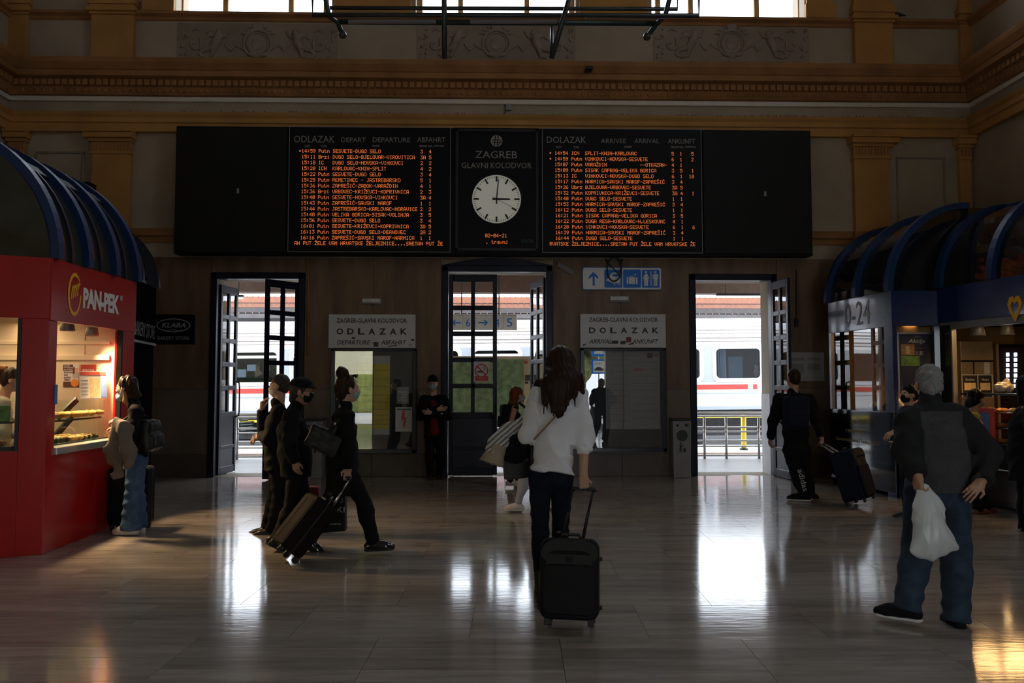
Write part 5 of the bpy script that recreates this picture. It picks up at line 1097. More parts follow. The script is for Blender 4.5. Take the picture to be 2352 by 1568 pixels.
for i in range(8):
    for j in range(1): pastry(3 if i < 3 else 2, FP.P(w0 + .22 + i * .17, zs1 + .013, -.33), ang + PI / 2 + rnd.uniform(-.3, .3), 'on the glass shelf of the red kiosk counter', 'on the red kiosk glass shelf')
for i in range(9):
    a = w0 + .2 + i * (w1 - w0 - .4) / 9; p = FP.P(a, zSill + .012, -.15); o = MB().obox(p + Z3 * .022, (.07, .004, .045), FP.u, (FP.n + Z3 * .3).normalized(), Z3).build('price_card', 'tag_black', label='small black price card along the red kiosk lower deck', cat='price card', group='price cards on the red kiosk deck')
o = MB().obox(FP.P(w1 - .35, zSill + .04, -.16), (.08, .004, .055), FP.u, FP.n, Z3).build('price_card', 'paper_yellow', label='small yellow price card in the red kiosk counter', cat='price card')
# posters on the rear wall, menus on the counter
def poster(px0, px1, py0, py1, y, mt, label, name='poster'):
    a_, b_ = at_y(px0, py1, y), at_y(px1, py0, y); o = MB().box(a_.x, b_.x, y - .004, y, a_.z, b_.z).build(name, mt, label=label, cat='poster'); ORG[o] = Vector(o.location); return o
def pbox(par, px0, px1, py0, py1, y, mt, name='print_block'): a_, b_ = at_y(px0, py1, y), at_y(px1, py0, y); return MB().box(a_.x, b_.x, y - .002, y, a_.z, b_.z).build(name, mt, par)
def ptext(par, s, px0, px1, py0, py1, y, mt, **k): a_, b_ = at_y(px0, py1, y), at_y(px1, py0, y); return text(s, a_, X3, Z3, mt, par, w=b_.x - a_.x, h=b_.z - a_.z, **k)
yw = yF - .042
po = poster(145, 182, 837, 889, yw, 'paper', 'white recruiting poster with brown bands on the kiosk wall')
pbox(po, 145, 168, 837, 851, yw - .004, 'poster_brown'); pbox(po, 145, 182, 876, 889, yw - .004, 'poster_brown')
for i, s in enumerate(('POSTANI', 'DIO', 'NAŠEG', 'TIMA!')): ptext(po, s, 147, (168, 156, 163, 161)[i], 853 + i * 5.6, 857.5 + i * 5.6, yw - .005, 'poster_brown', bold=.02)
for i, s in enumerate(('TRAŽIŠ', 'PROMJENU', 'NA BOLJE?')): ptext(po, s, 147, (160, 168, 167)[i], 838 + i * 4.4, 841.4 + i * 4.4, yw - .007, 'logo_white')
q = at_y(172, 879, yw - .006); MB().prism([(.045 * math.cos(i * PI / 10), .045 * math.sin(i * PI / 10)) for i in range(20)], q, X3, Z3, (0, -.002, 0)).build('orange_badge', 'poster_orange', po)
pbox(po, 169, 180, 845, 856, yw - .0035, 'poster_skin', 'portrait_face'); pbox(po, 167, 181, 856, 868, yw - .0035, 'paper_grey', 'portrait_shirt'); pbox(po, 168, 172, 843, 858, yw - .004, 'poster_brown', 'portrait_hair')
po = poster(184, 221, 837, 889, yw, 'poster_red', 'dark red poster with pale script behind the menu cards'); ptext(po, 'anpcoo', 189, 216, 848, 853, yw - .005, 'logo_white', bold=.02)
for i, (a0_, lean, mt1, lab) in enumerate(((.92, 0, 'paper', 'front menu card leaning on the kiosk counter with red heading'), (1.12, 1, 'poster_blue', 'blue menu card standing behind the front one'), (1.3, 2, 'notice_cream', 'cream menu card at the back of the three'))):
    base = FP.P(FP.hit((208, 226, 240)[i], 918, -.3)[0], zs2 + .014, -.3 - .02 * i); rgt = (X3 * .94 + Y3 * .34).normalized(); up = (Z3 + X3 * -.12 + Y3 * .12).normalized(); nn = rgt.cross(up)
    t = thing('menu_card', base, lab, 'menu card'); MB().obox(base + up * .15, (.21, .006, .30), rgt, nn, up).build('card', mt1, t)
    MB().obox(base + up * .275 + nn * .004, (.2, .002, .04), rgt, nn, up).build('heading', 'poster_red', t); MB().obox(base + up * .12 + rgt * .045 + nn * .004, (.1, .002, .22), rgt, nn, up).build('picture', 'crust_pale' if i != 1 else 'poster_blue', t)
    for j in range(5): MB().obox(base + up * (.04 + j * .04) - rgt * .055 + nn * .004, (.07, .002, .008), rgt, nn, up).build('text_line', 'bin_grey', t)
# counter behind the front window with bags
fc = thing('service_counter', FN.P(f0 - .5, 1.0, -.35), 'dark shelf counter with goods behind the kiosk front window', 'display counter')
FN.build('glass_top', 'glass_green', fc, f0 - 1.2, f0 - .06, 1.44, 1.452, -.28, -.1); FN.build('front_glass', 'glass_green', fc, f0 - 1.2, f0 - .06, 1.0, 1.44, -.11, -.1); FN.build('side_glass', 'glass_green', fc, f0 - .066, f0 - .06, 1.0, 1.44, -.28, -.1); FN.build('deck', 'sneeze_black', fc, f0 - 1.2, f0 - .06, .9, .99, -.28, -.1); FN.build('shelf', 'sneeze_black', fc, f0 - 1.2, f0 - .06, 1.2, 1.22, -.28, -.15); FN.build('counter_body', 'cream_wall', fc, f0 - 1.2, f0 - .06, 0, .9, -.28, -.1)
for i in range(4): pastry(2 if i % 2 else 0, FN.P(f0 - .16 - i * .17, .991, -.19), rnd.uniform(0, 3), 'behind the front window of the red kiosk', 'behind the red kiosk front window')
for i, mt1 in enumerate(('poster_green', 'poster_red', 'poster_green')):
    o = FN.box(MB(), f0 - .2 - i * .13, f0 - .09 - i * .13, 1.221, 1.37, -.22, -.19).build('snack_box', mt1, bevel=.004, label='small printed snack box on the kiosk window shelf', cat='snack box', group='snack boxes on the kiosk window shelf')
# ---------------- dark bakery store behind it
k0 = at_z(310, 1160); kb = Vector((wx(310, 780, 10.35), 10.35, 0)); ke = Vector((wx(353, 789, 11.35), 11.35, 0)); FK = Face(kb + (kb - ke) * .8, ke)
kk = thing('bakery_store', (ke.x - .8, 10.6, 0), 'black bakery store front behind the red kiosk', 'kiosk')
zk0, zk1 = FK.hit(353, 789)[1], FK.hit(353, 742)[1]
FK.build('store_front', 'shop_black', kk, 0, FK.L, 0, zk0, -.1, 0, .004); FK.build('name_band', 'shop_black', kk, 0, FK.L, zk0, zk1 + .5, -.1, .02, .004); FK.build('band_edge', 'bin_grey', kk, 0, FK.L, zk0 - .03, zk0, -.05, .03)
a, z = FK.hit(310, 770, .022); text('BAKERY STORE', FK.P(FK.L - 1.15, zk0 + .06, .022), FK.u, Z3, 'shop_text', kk, w=1.1, h=.19)
MB().box(XL + .02, FK.e.x - .1, 9.75, FK.e.y, 0, zk1 + .5).build('store_body', 'shop_black', kk)
vault(kk, FK, [.02, FK.L * .5, FK.L - .03], zk1 + .5, .95, 1, 'board_frame', 'vault_glass_blue', sub=0, mid=False)
a_, b_ = at_y(356, 790, 11.45), at_y(442, 722, 11.45); t = thing('bakery_sign', ((a_.x + b_.x) / 2, 11.45, a_.z), 'black square hanging sign lettered KLARA bakery store', 'sign')
MB().box(a_.x, b_.x, 11.45, 11.57, a_.z, b_.z).build('sign_box', 'shop_black', t, bevel=.008)
e_ = [at_y(398 + 38 * math.cos(i * PI / 18), 747 + 14.5 * math.sin(i * PI / 18), 11.445) for i in range(36)]; MB().tube(e_, .008, 5, True).build('oval_line', 'shop_text', t)
ptext(t, 'KLARA', 371, 427, 741, 752, 11.448, 'shop_text', shear=.25, bold=.03); ptext(t, 'BAKERY STORE', 362, 435, 772, 780, 11.448, 'shop_text', bold=.01)
MB().tube([at_y(378 + i * 4, 758 + 1.5 * math.sin(i), 11.446) for i in range(11)], .005, 4).build('underline', 'shop_text', t)
MB().box(FK.e.x - .03, a_.x + .02, 11.33, 11.5, b_.z - .12, b_.z - .06).build('bracket', 'dark_steel', t)
# ---------------- blue bakery kiosk
bq = at_z(2062, 1144); bY = bq.y; A0 = Vector((wx(1908, 940, bY + 1.72), bY + 1.72, 0)); B0 = Vector((wx(2054, 900, bY), bY, 0)); C0 = Vector((wx(2162, 900, bY), bY, 0))
FA = Face(A0, B0 + (A0 - B0) * .0); FB = Face(B0, C0); cdir = Vector((wx(2352, 730, 9.35), 9.35, 0)) - C0; FC = Face(C0, C0 + cdir.normalized() * 3.4)
bk = thing('blue_bakery_kiosk', (B0.x + 1, bY, 0), 'navy blue bakery kiosk with glazed vault roof and lit counter', 'kiosk')
zb0, zb1 = FB.hit(2100, 748)[1], FB.hit(2100, 667)[1]; zgl = FA.hit(2020, 945)[1]
FA.build('name_band', 'kiosk_blue', bk, 0, FA.L, zb0, zb1, -.06, .01, .004); FA.build('base_panel', 'kiosk_black', bk, 0, FA.L, 0.06, zgl, -.06, .01, .004); FA.build('plinth', 'shop_black', bk, 0, FA.L, 0, .06, -.06, -.02)
FA.build('window_glass', 'glass_case', bk, .05, FA.L - .2, zgl, zb0, -.03, -.024); FA.build('window_post', 'aluminium', bk, 0.0, .06, zgl, zb0, -.05, .005); FA.build('corner_post', 'kiosk_blue', bk, FA.L - .2, FA.L, 0, zb0, -.06, .006)
FA.text('0-24', 1941, 1999, 690, 751, 'bin_grey', bk, d=.013, h=.36)
for s, x0, x1, y1 in (('nas od 0-24 sata', 1957, 1998, 972), ('u poslovnicama na', 1943, 1993, 993), ('Glavnom kolodvoru i Savskoj cesti 56', 1920, 2021, 1012)): FA.text(s, x0, x1, y1 - 12, y1, 'gold_text', bk, d=.013, h=.075)
FB.build('name_band', 'kiosk_blue', bk, 0, FB.L, zb0, zb1, -.06, .0, .004); FB.build('base_panel', 'kiosk_black', bk, .0, FB.L, 0, zgl, -.06, 0, .004); FB.build('window_post', 'kiosk_black', bk, FB.L - .1, FB.L, zgl, zb0, -.06, 0); FB.build('corner_post', 'kiosk_blue', bk, 0, .03, 0, zb0, -.06, .0)
FB.build('window_glass', 'glass', bk, .03, FB.L - .1, zgl, zb0, -.03, -.025)
FC.build('name_band', 'kiosk_blue', bk, 0, FC.L, zb0 + .04, zb1 + .03, -.06, .02, .004); FC.build('shutter_rail', 'lamp_grey', bk, 0, FC.L, zb0 - .06, zb0 + .04, -.1, .0, .004); FC.build('post', 'kiosk_black', bk, 0, .2, 0, zb0, -.1, 0); FC.build('post_edge', 'aluminium', bk, .2, .215, .9, zb0, -.08, -.01)
zc_ = .78; FC.build('base_panel', 'kiosk_black', bk, .2, FC.L, .03, zc_, -.06, 0, .004); FC.build('base_line', 'aluminium', bk, .2, FC.L, zc_ * .62, zc_ * .62 + .012, 0, .006)
a, z = FC.hit(2331, 708, .022); k_ = .17
MB().prism([(a + x * k_ * .75, z + .0 + y * k_) for x, y in ((0, -1), (.62, -.2), (.85, .35), (.6, .85), (.2, .9), (0, .7), (0, .32), (.22, .5), (.4, .45), (.48, .2), (.3, -.15), (0, -.5), (-.3, -.15), (-.48, .2), (-.4, .45), (-.22, .5), (0, .32), (0, .7), (-.2, .9), (-.6, .85), (-.85, .35), (-.62, -.2))], FC.P(0, 0, .022), FC.u, Z3, FC.n * .003).build('heart_logo', 'logo_yellow', bk)
text('mlinar', FC.P(a + .2, z - .12, .023), FC.u, Z3, 'logo_white', bk, h=.27, bold=.02)
# roofs of the two wings and the gable between
vault(bk, FA, [.02, FA.L * .5, FA.L - .04], zb1, 1.2, 1, 'rib_blue', 'vault_glass_blue', sub=0, mid=False); vault(bk, FC, [.05, .95, 1.85, 2.75, FC.L - .05], zb1 + .03, 1.15, 1, 'rib_blue', 'vault_glass_blue', sub=0, mid=False)
gable(bk, FA, FA.L - .1, zb1, 1.17, .06, 'vault_glass_blue')
MB().box(B0.x + 1.15, XR - .02, bY + .06, A0.y, zb1 - .02, zb1 + 1.18).build('roof_core', 'vault_glass_blue', bk); hexa = lambda off: [tuple(FC.P(0, 0, -off))[:2], tuple(FC.P(FC.L, 0, -off))[:2], (XR - .02, FC.e.y), (XR - .02, bY + .06)]; MB().prism(hexa(1.12), (0, 0, zb1), X3, Y3, (0, 0, 1.16)).build('roof_core', 'vault_glass_blue', bk); MB().box(B0.x + .1, XR - .02, bY + .05, A0.y, zb0 + .1, zb1).build('roof_deck', 'shop_black', bk); MB().prism(hexa(.08), (0, 0, zb0 + .1), X3, Y3, (0, 0, zb1 - zb0 - .1)).build('roof_deck', 'shop_black', bk)
# inside: rear wall facing the camera, shelves and ovens
yb = bY + 1.6
MB().box(B0.x + .1, XR - .02, yb, yb + .06, 0, zb0 + .1).build('rear_wall', 'orange_wall', bk); MB().box(XR - .08, XR - .02, 7.4, yb, 0, zb0 + .1).build('side_wall', 'orange_wall', bk)
ov = thing('bread_oven', (wx(2262, 900, yb - .4), yb - .4, 0), 'steel bread oven cabinet at the back of the blue kiosk', 'oven'); yo = yb - .75
o0, o1 = at_y(2208, 860, yo), at_y(2280, 783, yo); MB().box(o0.x, o1.x, yo, yb - .01, 0, o1.z).build('cabinet', 'oven_steel', ov, bevel=.01); q = at_y(2240, 829, yo); MB().box(o0.x, o1.x, yo - .012, yo, q.z - .012, q.z + .012).build('door_joint', 'shop_black', ov)
m0 = at_y(2236, 840, yo); MB().box(m0.x - .006, m0.x + .006, yo - .01, yo, .9, q.z).build('door_joint', 'shop_black', ov); n0, n1 = at_y(2261, 858, yo - .01), at_y(2273, 832, yo - .01); MB().box(n0.x, n1.x, yo - .012, yo - .004, n0.z, n1.z).build('note', 'paper', ov)
fr = thing('drinks_fridge', (wx(2325, 900, yb - .6), yb - .5, 0), 'glass drinks fridge with white light strips in the blue kiosk', 'fridge'); g0, g1 = at_y(2290, 900, yb - .7), at_y(2375, 790, yb - .7); MB().box(g0.x, g1.x, yb - .62, yb - .01, 0, g1.z).build('cabinet', 'shop_black', fr, bevel=.01); MB().box(g0.x + .03, g1.x - .03, yb - .7, yb - .69, .3, g1.z - .05).build('door_glass', 'glass', fr)
MB().box(g0.x, g0.x + .04, yb - .71, yb - .62, 0, g1.z).build('door_edge', 'oven_steel', fr)
for px in (2315, 2333):
    for k_ in range(7): q0, q1 = at_y(px - 2, 810 + k_ * 12 + 8, yb - .65), at_y(px + 2, 810 + k_ * 12, yb - .65); MB().box(q0.x, q1.x, yb - .66, yb - .63, q0.z, q1.z).build('light_strip', 'led_white', fr)
for x0, x1, lab in ((2210, 2246, 'black pastry poster with white frame on the blue kiosk counter'), (2247, 2279, 'second black framed poster showing filled bread')):
    yy = bY + .42; po = poster(x0, x1, 860, 912, yy, 'paper', lab); pbox(po, x0 + 1.5, x1 - 1.5, 861.5, 911, yy - .004, 'tag_black', 'dark_field'); pbox(po, x0 + 5, x1 - 5, 879, 896, yy - .006, 'crust_pale', 'bread_picture'); ptext(po, 'Pecivo' if x0 < 2230 else 'Mlinarica', x0 + 8, x1 - 8, 869, 874, yy - .007, 'paper')
# poster in the short window
yy = bY + .12; po = poster(2064, 2151, 763, 900, yy, 'aluminium', 'navy offer poster lettered Akcija in the blue kiosk window'); pbox(po, 2068, 2147, 767, 900, yy - .004, 'poster_navy', 'navy_field'); ptext(po, 'Akcija', 2086, 2124, 778, 790, yy - .007, 'logo_white', shear=.3); ptext(po, 'mlinar', 2100, 2116, 770, 774, yy - .007, 'bin_grey'); ptext(po, '11,50', 2104, 2120, 806, 816, yy - .007, 'logo_white')
pbox(po, 2070, 2100, 790, 815, yy - .006, 'crust', 'bread_picture'); pbox(po, 2070, 2112, 817, 840, yy - .006, 'poster_green', 'salad_picture'); pbox(po, 2080, 2090, 795, 812, yy - .008, 'crust_pale', 'bottle_picture'); ptext(po, 'Kupi dva, plati jedan', 2103, 2130, 798, 801, yy - .007, 'bin_grey')
MB().obox(FB.P(.33, 1.6, -.5), (.6, .02, 1.9), FB.u, FB.n, Z3).build('partition', 'orange_wall', bk)
# counter along the open side
bc = thing('pastry_counter', FC.P(1.2, zc_, -.3), 'dark glass pastry counter with lit tiers in the blue kiosk', 'display counter')
for z0_, nm in ((zc_ + .02, 'deck'), (zc_ + .22, 'shelf'), (zc_ + .42, 'shelf')): FC.build(nm, 'sneeze_black', bc, .25, FC.L - .1, z0_ - .012, z0_, -.5, -.1)
FC.build('top', 'sneeze_black', bc, .25, FC.L - .1, zc_ + .64, zc_ + .665, -.55, -.08); FC.build('front_glass', 'glass', bc, .25, FC.L - .1, zc_ + .02, zc_ + .64, -.09, -.085); FC.build('counter_body', 'shop_black', bc, .25, FC.L - .1, 0, zc_, -.5, -.1)
ac = math.atan2(FC.u.y, FC.u.x)
for z0_ in (zc_ + .021, zc_ + .221, zc_ + .421):
    for i in range(14):
        nm_ = {0: 'bottom deck', 1: 'middle shelf', 2: 'upper shelf'}[round((z0_ - zc_ - .021) / .2)]; pastry((i // 3 + int(z0_ * 10)) % 4, FC.P(.4 + i * .17, z0_, -.28), ac + PI / 2 + rnd.uniform(-.3, .3), 'on the %s of the blue kiosk counter' % nm_, 'on the %s of the blue kiosk counter' % nm_)
def wrap_bag(p, s_, label):
    S = SDF(); S.ball((0, 0, s_ * .42), (s_ * .75, s_ * .5, s_ * .42)); S.cone((s_ * .1, 0, s_ * .5), (s_ * .35, 0, s_ * 1.15), s_ * .35, s_ * .06); S.disp = folds(.012, (60, 50, 50), 4, 2.); S.cut((0, 0, -1), 0)
    return S.build('bread_bag', 'bag_clear', None, .012, loc=p, label=label, cat='bread bag')
wrap_bag(FC.P(.75, zc_ + .666, -.3), .17, 'clear bag of pastries on the blue kiosk counter')
q = FA.P(FA.L - .55, zgl, -.3); FA.build('window_shelf', 'sneeze_black', bk, .1, FA.L - .2, zgl - .03, zgl - .002, -.6, -.06); wrap_bag(FA.P(FA.L - .5, zgl, -.3), .22, 'shiny bread bag inside the blue kiosk side window'); wrap_bag(FA.P(FA.L - .95, zgl, -.32), .16, 'smaller bread bag beside the shiny one in the side window')
o = FC.box(MB(), .55, .95, zc_ + .02, zc_ + .48, .03, .05).build('hanging_placard', 'red_tray', bevel=.004, label='red placard with a blue picture on the blue kiosk counter front', cat='placard'); ORG[o] = Vector(o.location); FC.build('blue_picture', 'poster_blue', o, .6, .88, zc_ + .12, zc_ + .42, .05, .053)
for px, py in ((2245, 762), (2312, 760)):
    q = at_y(px, py, bY - .1); l = thing('pendant_lamp', q, 'ribbed grey pendant lamp in the blue kiosk, ' + ('above the framed posters' if px < 2280 else 'above the wrapped bag'), 'lamp', 'pendant lamps in the blue kiosk'); m = MB(); m.lathe([(.06, .12), (.07, .1), (.1, -.05), (.095, -.055), (.06, .08)], q, 16); m.build('shade', 'lamp_grey', l, smooth=True); m = MB(); m.cyl(q + Z3 * .12, (q.x, q.y, zb0 + .1), .012, n=6); m.build('stem', 'lamp_grey', l)
    m = MB(); m.cyl(q + Z3 * -.03, q + Z3 * -.025, .07, n=12); m.build('bulb', 'lamp_glow', l); spot('pendant_lamp_light', q + Z3 * -.07, (C0.x - .5, q.y - .6, 0), 26, (1, .55, .20), 120, .16)
warm_light('kiosk_ceiling_light', (B0.x + .5, bY + .6, zb0 + .04), 1.2, (1, .58, .22), .3); warm_light('kiosk_ceiling_light', (C0.x + .7, bY - 1.0, zb0 + .04), 8, (1, .58, .22), .3)
for a in (.8, 1.6, 2.4): warm_light('counter_light', FC.P(a, zc_ + .62, -.2), .5, (1, .6, .25), .08)
# ---------------------------------------------------------------- people
mat('skin', (.50, .29, .20), .5, var=.08, scale=14); mat('skin_tan', (.42, .23, .15), .5, var=.08, scale=14); mat('skin_pale', (.58, .37, .28), .5, var=.08, scale=14)
mat('shirt_white', (.80, .80, .86), .8, var=.04, scale=12, bump=.05, bscale=220); mat('denim_dark', (.008, .011, .022), .85, spec=.15, var=.25, scale=18, bump=.1, bscale=260); mat('denim', (.055, .105, .20), .85, spec=.15, var=.3, scale=12, bump=.1, bscale=260); mat('denim_mid', (.030, .047, .075), .85, spec=.15, var=.3, scale=12, bump=.1, bscale=260)
mat('cloth_black', (.008, .008, .009), .85, spec=.15, var=.2, scale=10); mat('cloth_navy', (.010, .013, .026), .8, spec=.15, var=.2, scale=10); mat('cloth_grey', (.055, .055, .062), .85, spec=.15, var=.1, scale=30, bump=.1, bscale=200); mat('cloth_dark', (.018, .019, .020), .85, spec=.15, var=.15, scale=12); mat('cloth_red', (.16, .008, .012), .85, spec=.15, var=.15, scale=10); mat('cloth_yellow', (.50, .33, .09), .85, spec=.15, var=.15, scale=10); mat('cloth_salt', (.06, .06, .064), .9, spec=.15, var=.6, scale=120)
mat('cloth_cream', (.60, .55, .47), .85, spec=.15, var=.1, scale=10); mat('leggings', (.40, .40, .46), .8, spec=.15, var=.06)
mat('hair_brown', (.030, .014, .009), .45, spec=.15, var=.4, scale=30, stretch=(6, 6, .6)); mat('hair_black', (.009, .007, .006), .45, spec=.15, var=.4, scale=30, stretch=(6, 6, .6)); mat('hair_grey', (.23, .235, .24), .6, spec=.15, var=.4, scale=40, stretch=(4, 4, 1)); mat('hair_red', (.16, .05, .018), .45, spec=.15, var=.4, scale=30, stretch=(6, 6, .6)); mat('hair_blonde', (.30, .15, .06), .45, spec=.15, var=.5, scale=30, stretch=(6, 6, .6)); mat('hair_dark_grey', (.05, .045, .042), .55, spec=.15, var=.5, scale=40)
mat('mask_blue', (.28, .46, .54), .8, spec=.15, var=.05); mat('mask_white', (.74, .74, .74), .8, spec=.15, var=.03); mat('mask_black', (.012, .012, .013), .8, spec=.15, var=.1); mat('leather_black', (.008, .008, .008), .4, var=.15, scale=20, spec=.3); mat('patent', (.008, .008, .008), .08, var=0, coat=1.); mat('sole_white', (.60, .58, .55), .7, var=.08); mat('shoe_white', (.66, .60, .56), .6, var=.06); mat('shoe_red', (.11, .022, .018), .6, var=.1); mat('eye_white', (.7, .7, .68), .3, var=0); mat('watch', (.6, .6, .6), .2, metal=1., var=0); mat('print_white', (.5, .5, .5), .7, var=0)
def lerp(a, b, t): return a + (b - a) * t
class Person:
    def __init__(s, label, gpx, face, H, skin='skin', lod=1., y=None, head=None, pitch=0.):
        s.L = at_z(*gpx) if y is None else Vector((at_y(gpx[0], gpx[1], y).x, y, 0)); s.h = face; s.R = rz(face); s.k = H / 1.75; s.lod = lod
        s.label = label; s.skin = skin; s.hh = face if head is None else head; s.pitch = pitch; s.j = {}; s.hands = {}; s.root = None; s.extra = []
        s.f = V(-math.sin(face), math.cos(face), 0); s.r = V(math.cos(face), math.sin(face), 0)
    def J(s, px, py, dy=0.): p = at_y(px, py, s.L.y + dy) - s.L; return V(p.x, p.y, p.z)
    def pose(s, **k):
        for n, v in k.items(): s.j[n] = s.J(*v)
        j = s.j
        j.setdefault('pel', (j['hpL'] + j['hpR']) / 2 + V(0, 0, .03)); j.setdefault('che', (j['shL'] + j['shR']) / 2 - V(0, 0, .13)); j.setdefault('nb', (j['shL'] + j['shR']) / 2 + V(0, 0, .045)); return s
    def hp(s, x, y, z): return s.j['head'] + (s.HR @ V(x, y, z)) * s.k
    def hand(s, side, d, n, curl=.5, spread=.1, thumb=.6): s.hands[side] = (unit(d), unit(n), curl, spread, thumb); return s
    def body(s):
        j = s.j; k = s.k; S = SDF(); R = s.R; s.HR = rz(s.hh) @ rx(s.pitch); HR = s.HR; fine = []
        # trunk, neck
        S.cone(j['pel'], lerp(j['pel'], j['che'], .5), .10 * k, .085 * k, .05, (1.05, .7, 1), R); S.cone(lerp(j['pel'], j['che'], .5), j['che'], .085 * k, .10 * k, .05, (1.1, .7, 1), R)
        for a in 'LR': S.cone(j['nb'] - V(0, 0, .03), j['sh' + a], .045 * k, .045 * k, .05)
        S.cone(j['nb'] - V(0, 0, .02), s.hp(0, -.02, -.07), .056 * k, .052 * k, .03)
        # head with face
        S.ball(s.hp(0, -.014, .035), (.077 * k, .096 * k, .092 * k), .03, HR); S.ball(s.hp(0, .024, -.03), (.060 * k, .068 * k, .088 * k), .03, HR); S.ball(s.hp(0, .055, -.088), (.034 * k, .032 * k, .026 * k), .03, HR)
        S.cone(s.hp(0, .088, .012), s.hp(0, .111, -.026), .008 * k, .013 * k, .012); S.cone(s.hp(-.032, .086, .024), s.hp(.032, .086, .024), .009 * k, .009 * k, .015)
        for q in (-1, 1):
            S.ball(s.hp(q * .031, .094, .006), .014 * k, .012, sub=True); S.ball(s.hp(q * .031, .080, .006), .0125 * k, .004); S.ball(s.hp(q * .079, -.008, -.012), (.010 * k, .021 * k, .032 * k), .012, HR); S.ball(s.hp(q * .036, .07, -.03), (.02 * k, .02 * k, .02 * k), .02, HR)
        S.cone(s.hp(-.02, .086, -.062), s.hp(.02, .086, -.062), .006 * k, .006 * k, .01); S.cone(s.hp(-.016, .086, -.072), s.hp(.016, .086, -.072), .007 * k, .007 * k, .01); S.cone(s.hp(-.02, .098, -.067), s.hp(.02, .098, -.067), .003, .003, .004, sub=True)
        fine.append((s.j['head'] - .125, s.j['head'] + .13, .0065 * s.lod))
        for a in 'LR':
            S.chain([j['sh' + a], j['el' + a], j['wr' + a]], [.05 * k, .040 * k, .027 * k], .02)
            S.chain([j['hp' + a], j['kn' + a], j['an' + a]], [.08 * k, .054 * k, .036 * k], .03); c = lerp(j['kn' + a], j['an' + a], .3); S.ball(c, (.052 * k, .052 * k, .11 * k), .03)
            if a in s.hands:
                d, n, curl, spread, th = s.hands[a]; sg = 1 if a == 'R' else -1; lat = np.cross(d, n) * sg; w = j['wr' + a]; m = .92 * k
                # lat points to the thumb side
                RP = np.stack([lat, d, n], 1); S.rbox(w + d * .052 * m, (.028 * m, .034 * m, .006 * m), .010 * m, .012, RP)
                S.cone(w - d * .01, w + d * .03 * m, .024 * m, .026 * m, .02)
                for i, (ln, o) in enumerate(((.92, .033), (1.0, .011), (.95, -.011), (.76, -.031))):
                    p = w + d * (.092 - .006 * abs(i - 1)) * m + lat * o * m; dd = unit(d + lat * (o * spread * 12)); ang = 0.
                    for seg, r0, r1 in ((.042, .0092, .0086), (.027, .0086, .008), (.021, .008, .0066)):
                        ang += curl * (.75 + .12 * i); e = unit(dd * math.cos(ang) + n * math.sin(ang)); q = p + e * seg * ln * m; S.cone(p, q, r0 * m, r1 * m, .003); p = q
                p = w + d * .03 * m + lat * .026 * m; e = unit(d * .6 + lat * .75 + n * .35 * th); q = p + e * .045 * m; S.cone(p, q, .014 * m, .0105 * m, .01); e2 = unit(d * .85 + lat * (.35 - .5 * th) + n * .6 * th); S.cone(q, q + e2 * .036 * m, .0105 * m, .0078 * m, .004)
                c = w + d * .09; fine.append((c - .12, c + .12, .0052 * s.lod))
        for a in 'LR':
            if 'ft' + a in j: S.cone(j['an' + a], j['ft' + a], .034 * k, .026 * k, .02)
        s.root = S.build('person', s.skin, None, .014 * s.lod, fine, loc=s.L, label=s.label, cat='person'); return s
    def part(s, S, name, mt, h=.011, fine=(), label=None): return S.build(name, mt, s.root, h * s.lod, fine, label=label)
    def eyes(s):
        for q in (-1, 1):
            m = MB(); m.ball(Vector(s.hp(q * .031, .0815, .006)), .0125 * s.k, 10, 8); m.build('eye', 'eye_white', s.root, smooth=True, local=True); m = MB(); m.ball(Vector(s.hp(q * .031, .0905, .006)), .006 * s.k, 8, 6); m.build('iris', 'hair_black', s.root, smooth=True, local=True)
            m = MB(); m.cyl(Vector(s.hp(q * .018, .094, .026)), Vector(s.hp(q * .046, .086, .027)), .004, n=6); m.build('eyebrow', 'hair_brown', s.root, local=True)
        return s
    def trousers(s, mt, thigh=.092, knee=.066, hem=.056, hip=.125, amp=.005, stop=.07, name='trousers', h=.011, waist=.08):
        j = s.j; k = s.k; S = SDF(); S.cone(j['pel'] - V(0, 0, .03), j['pel'] + V(0, 0, waist), hip * k, (hip - .012) * k, .05, (1.12, .82, 1), s.R)
        for a in 'LR':
            kn, an = j['kn' + a], j['an' + a]; e = lerp(an, kn, max(0, stop - .04)); d = unit(an - kn)
            S.chain([j['hp' + a], kn, e], [thigh * k, knee * k, hem * k], .025); b = e - s.f * .0; c = lerp(kn, an, .25); S.ball(c - s.f * .01, (knee * .98 * k, knee * .98 * k, .12 * k), .04)
        S.disp = creases(amp * 1.5, (16, 16, 42), int(abs(s.L.x) * 100)); 
        for a in 'LR':
            kn, an = j['kn' + a], j['an' + a]; d = unit(an - kn); RB = np.array(Vector(d).to_track_quat('Z', 'Y').to_matrix()); S.rbox(lerp(an, kn, stop - .04) + d * .10, (.16, .16, .07), .0, .006, RB, sub=True)
        return s.part(S, name, mt, h)
    def top(s, mt, hem=.10, chest=.135, waist=.125, flare=.13, sl=(.066, .056, .045), slen=1., name='jacket', amp=.006, thick=.74, h=.011, neck=.06, f=(26, 26, 34), tilt=(0, 0), slenL=None, collar=0.):
        """hem: how far below the pelvis the garment ends"""
        j = s.j; k = s.k; S = SDF(); R = s.R; pel, che = j['pel'], j['che']; mid = lerp(pel, che, .45); bot = pel - V(0, 0, hem)
        S.cone(che, mid, chest * k, waist * k, .05, (1.18, thick, 1), R); S.cone(mid, bot - V(0, 0, .06), waist * k, flare * k, .05, (1.15, thick, 1), R)
        for a in 'LR': S.cone(j['nb'] - V(0, 0, .015), j['sh' + a] - V(0, 0, .005), neck * k, sl[0] * k * .98, .05)
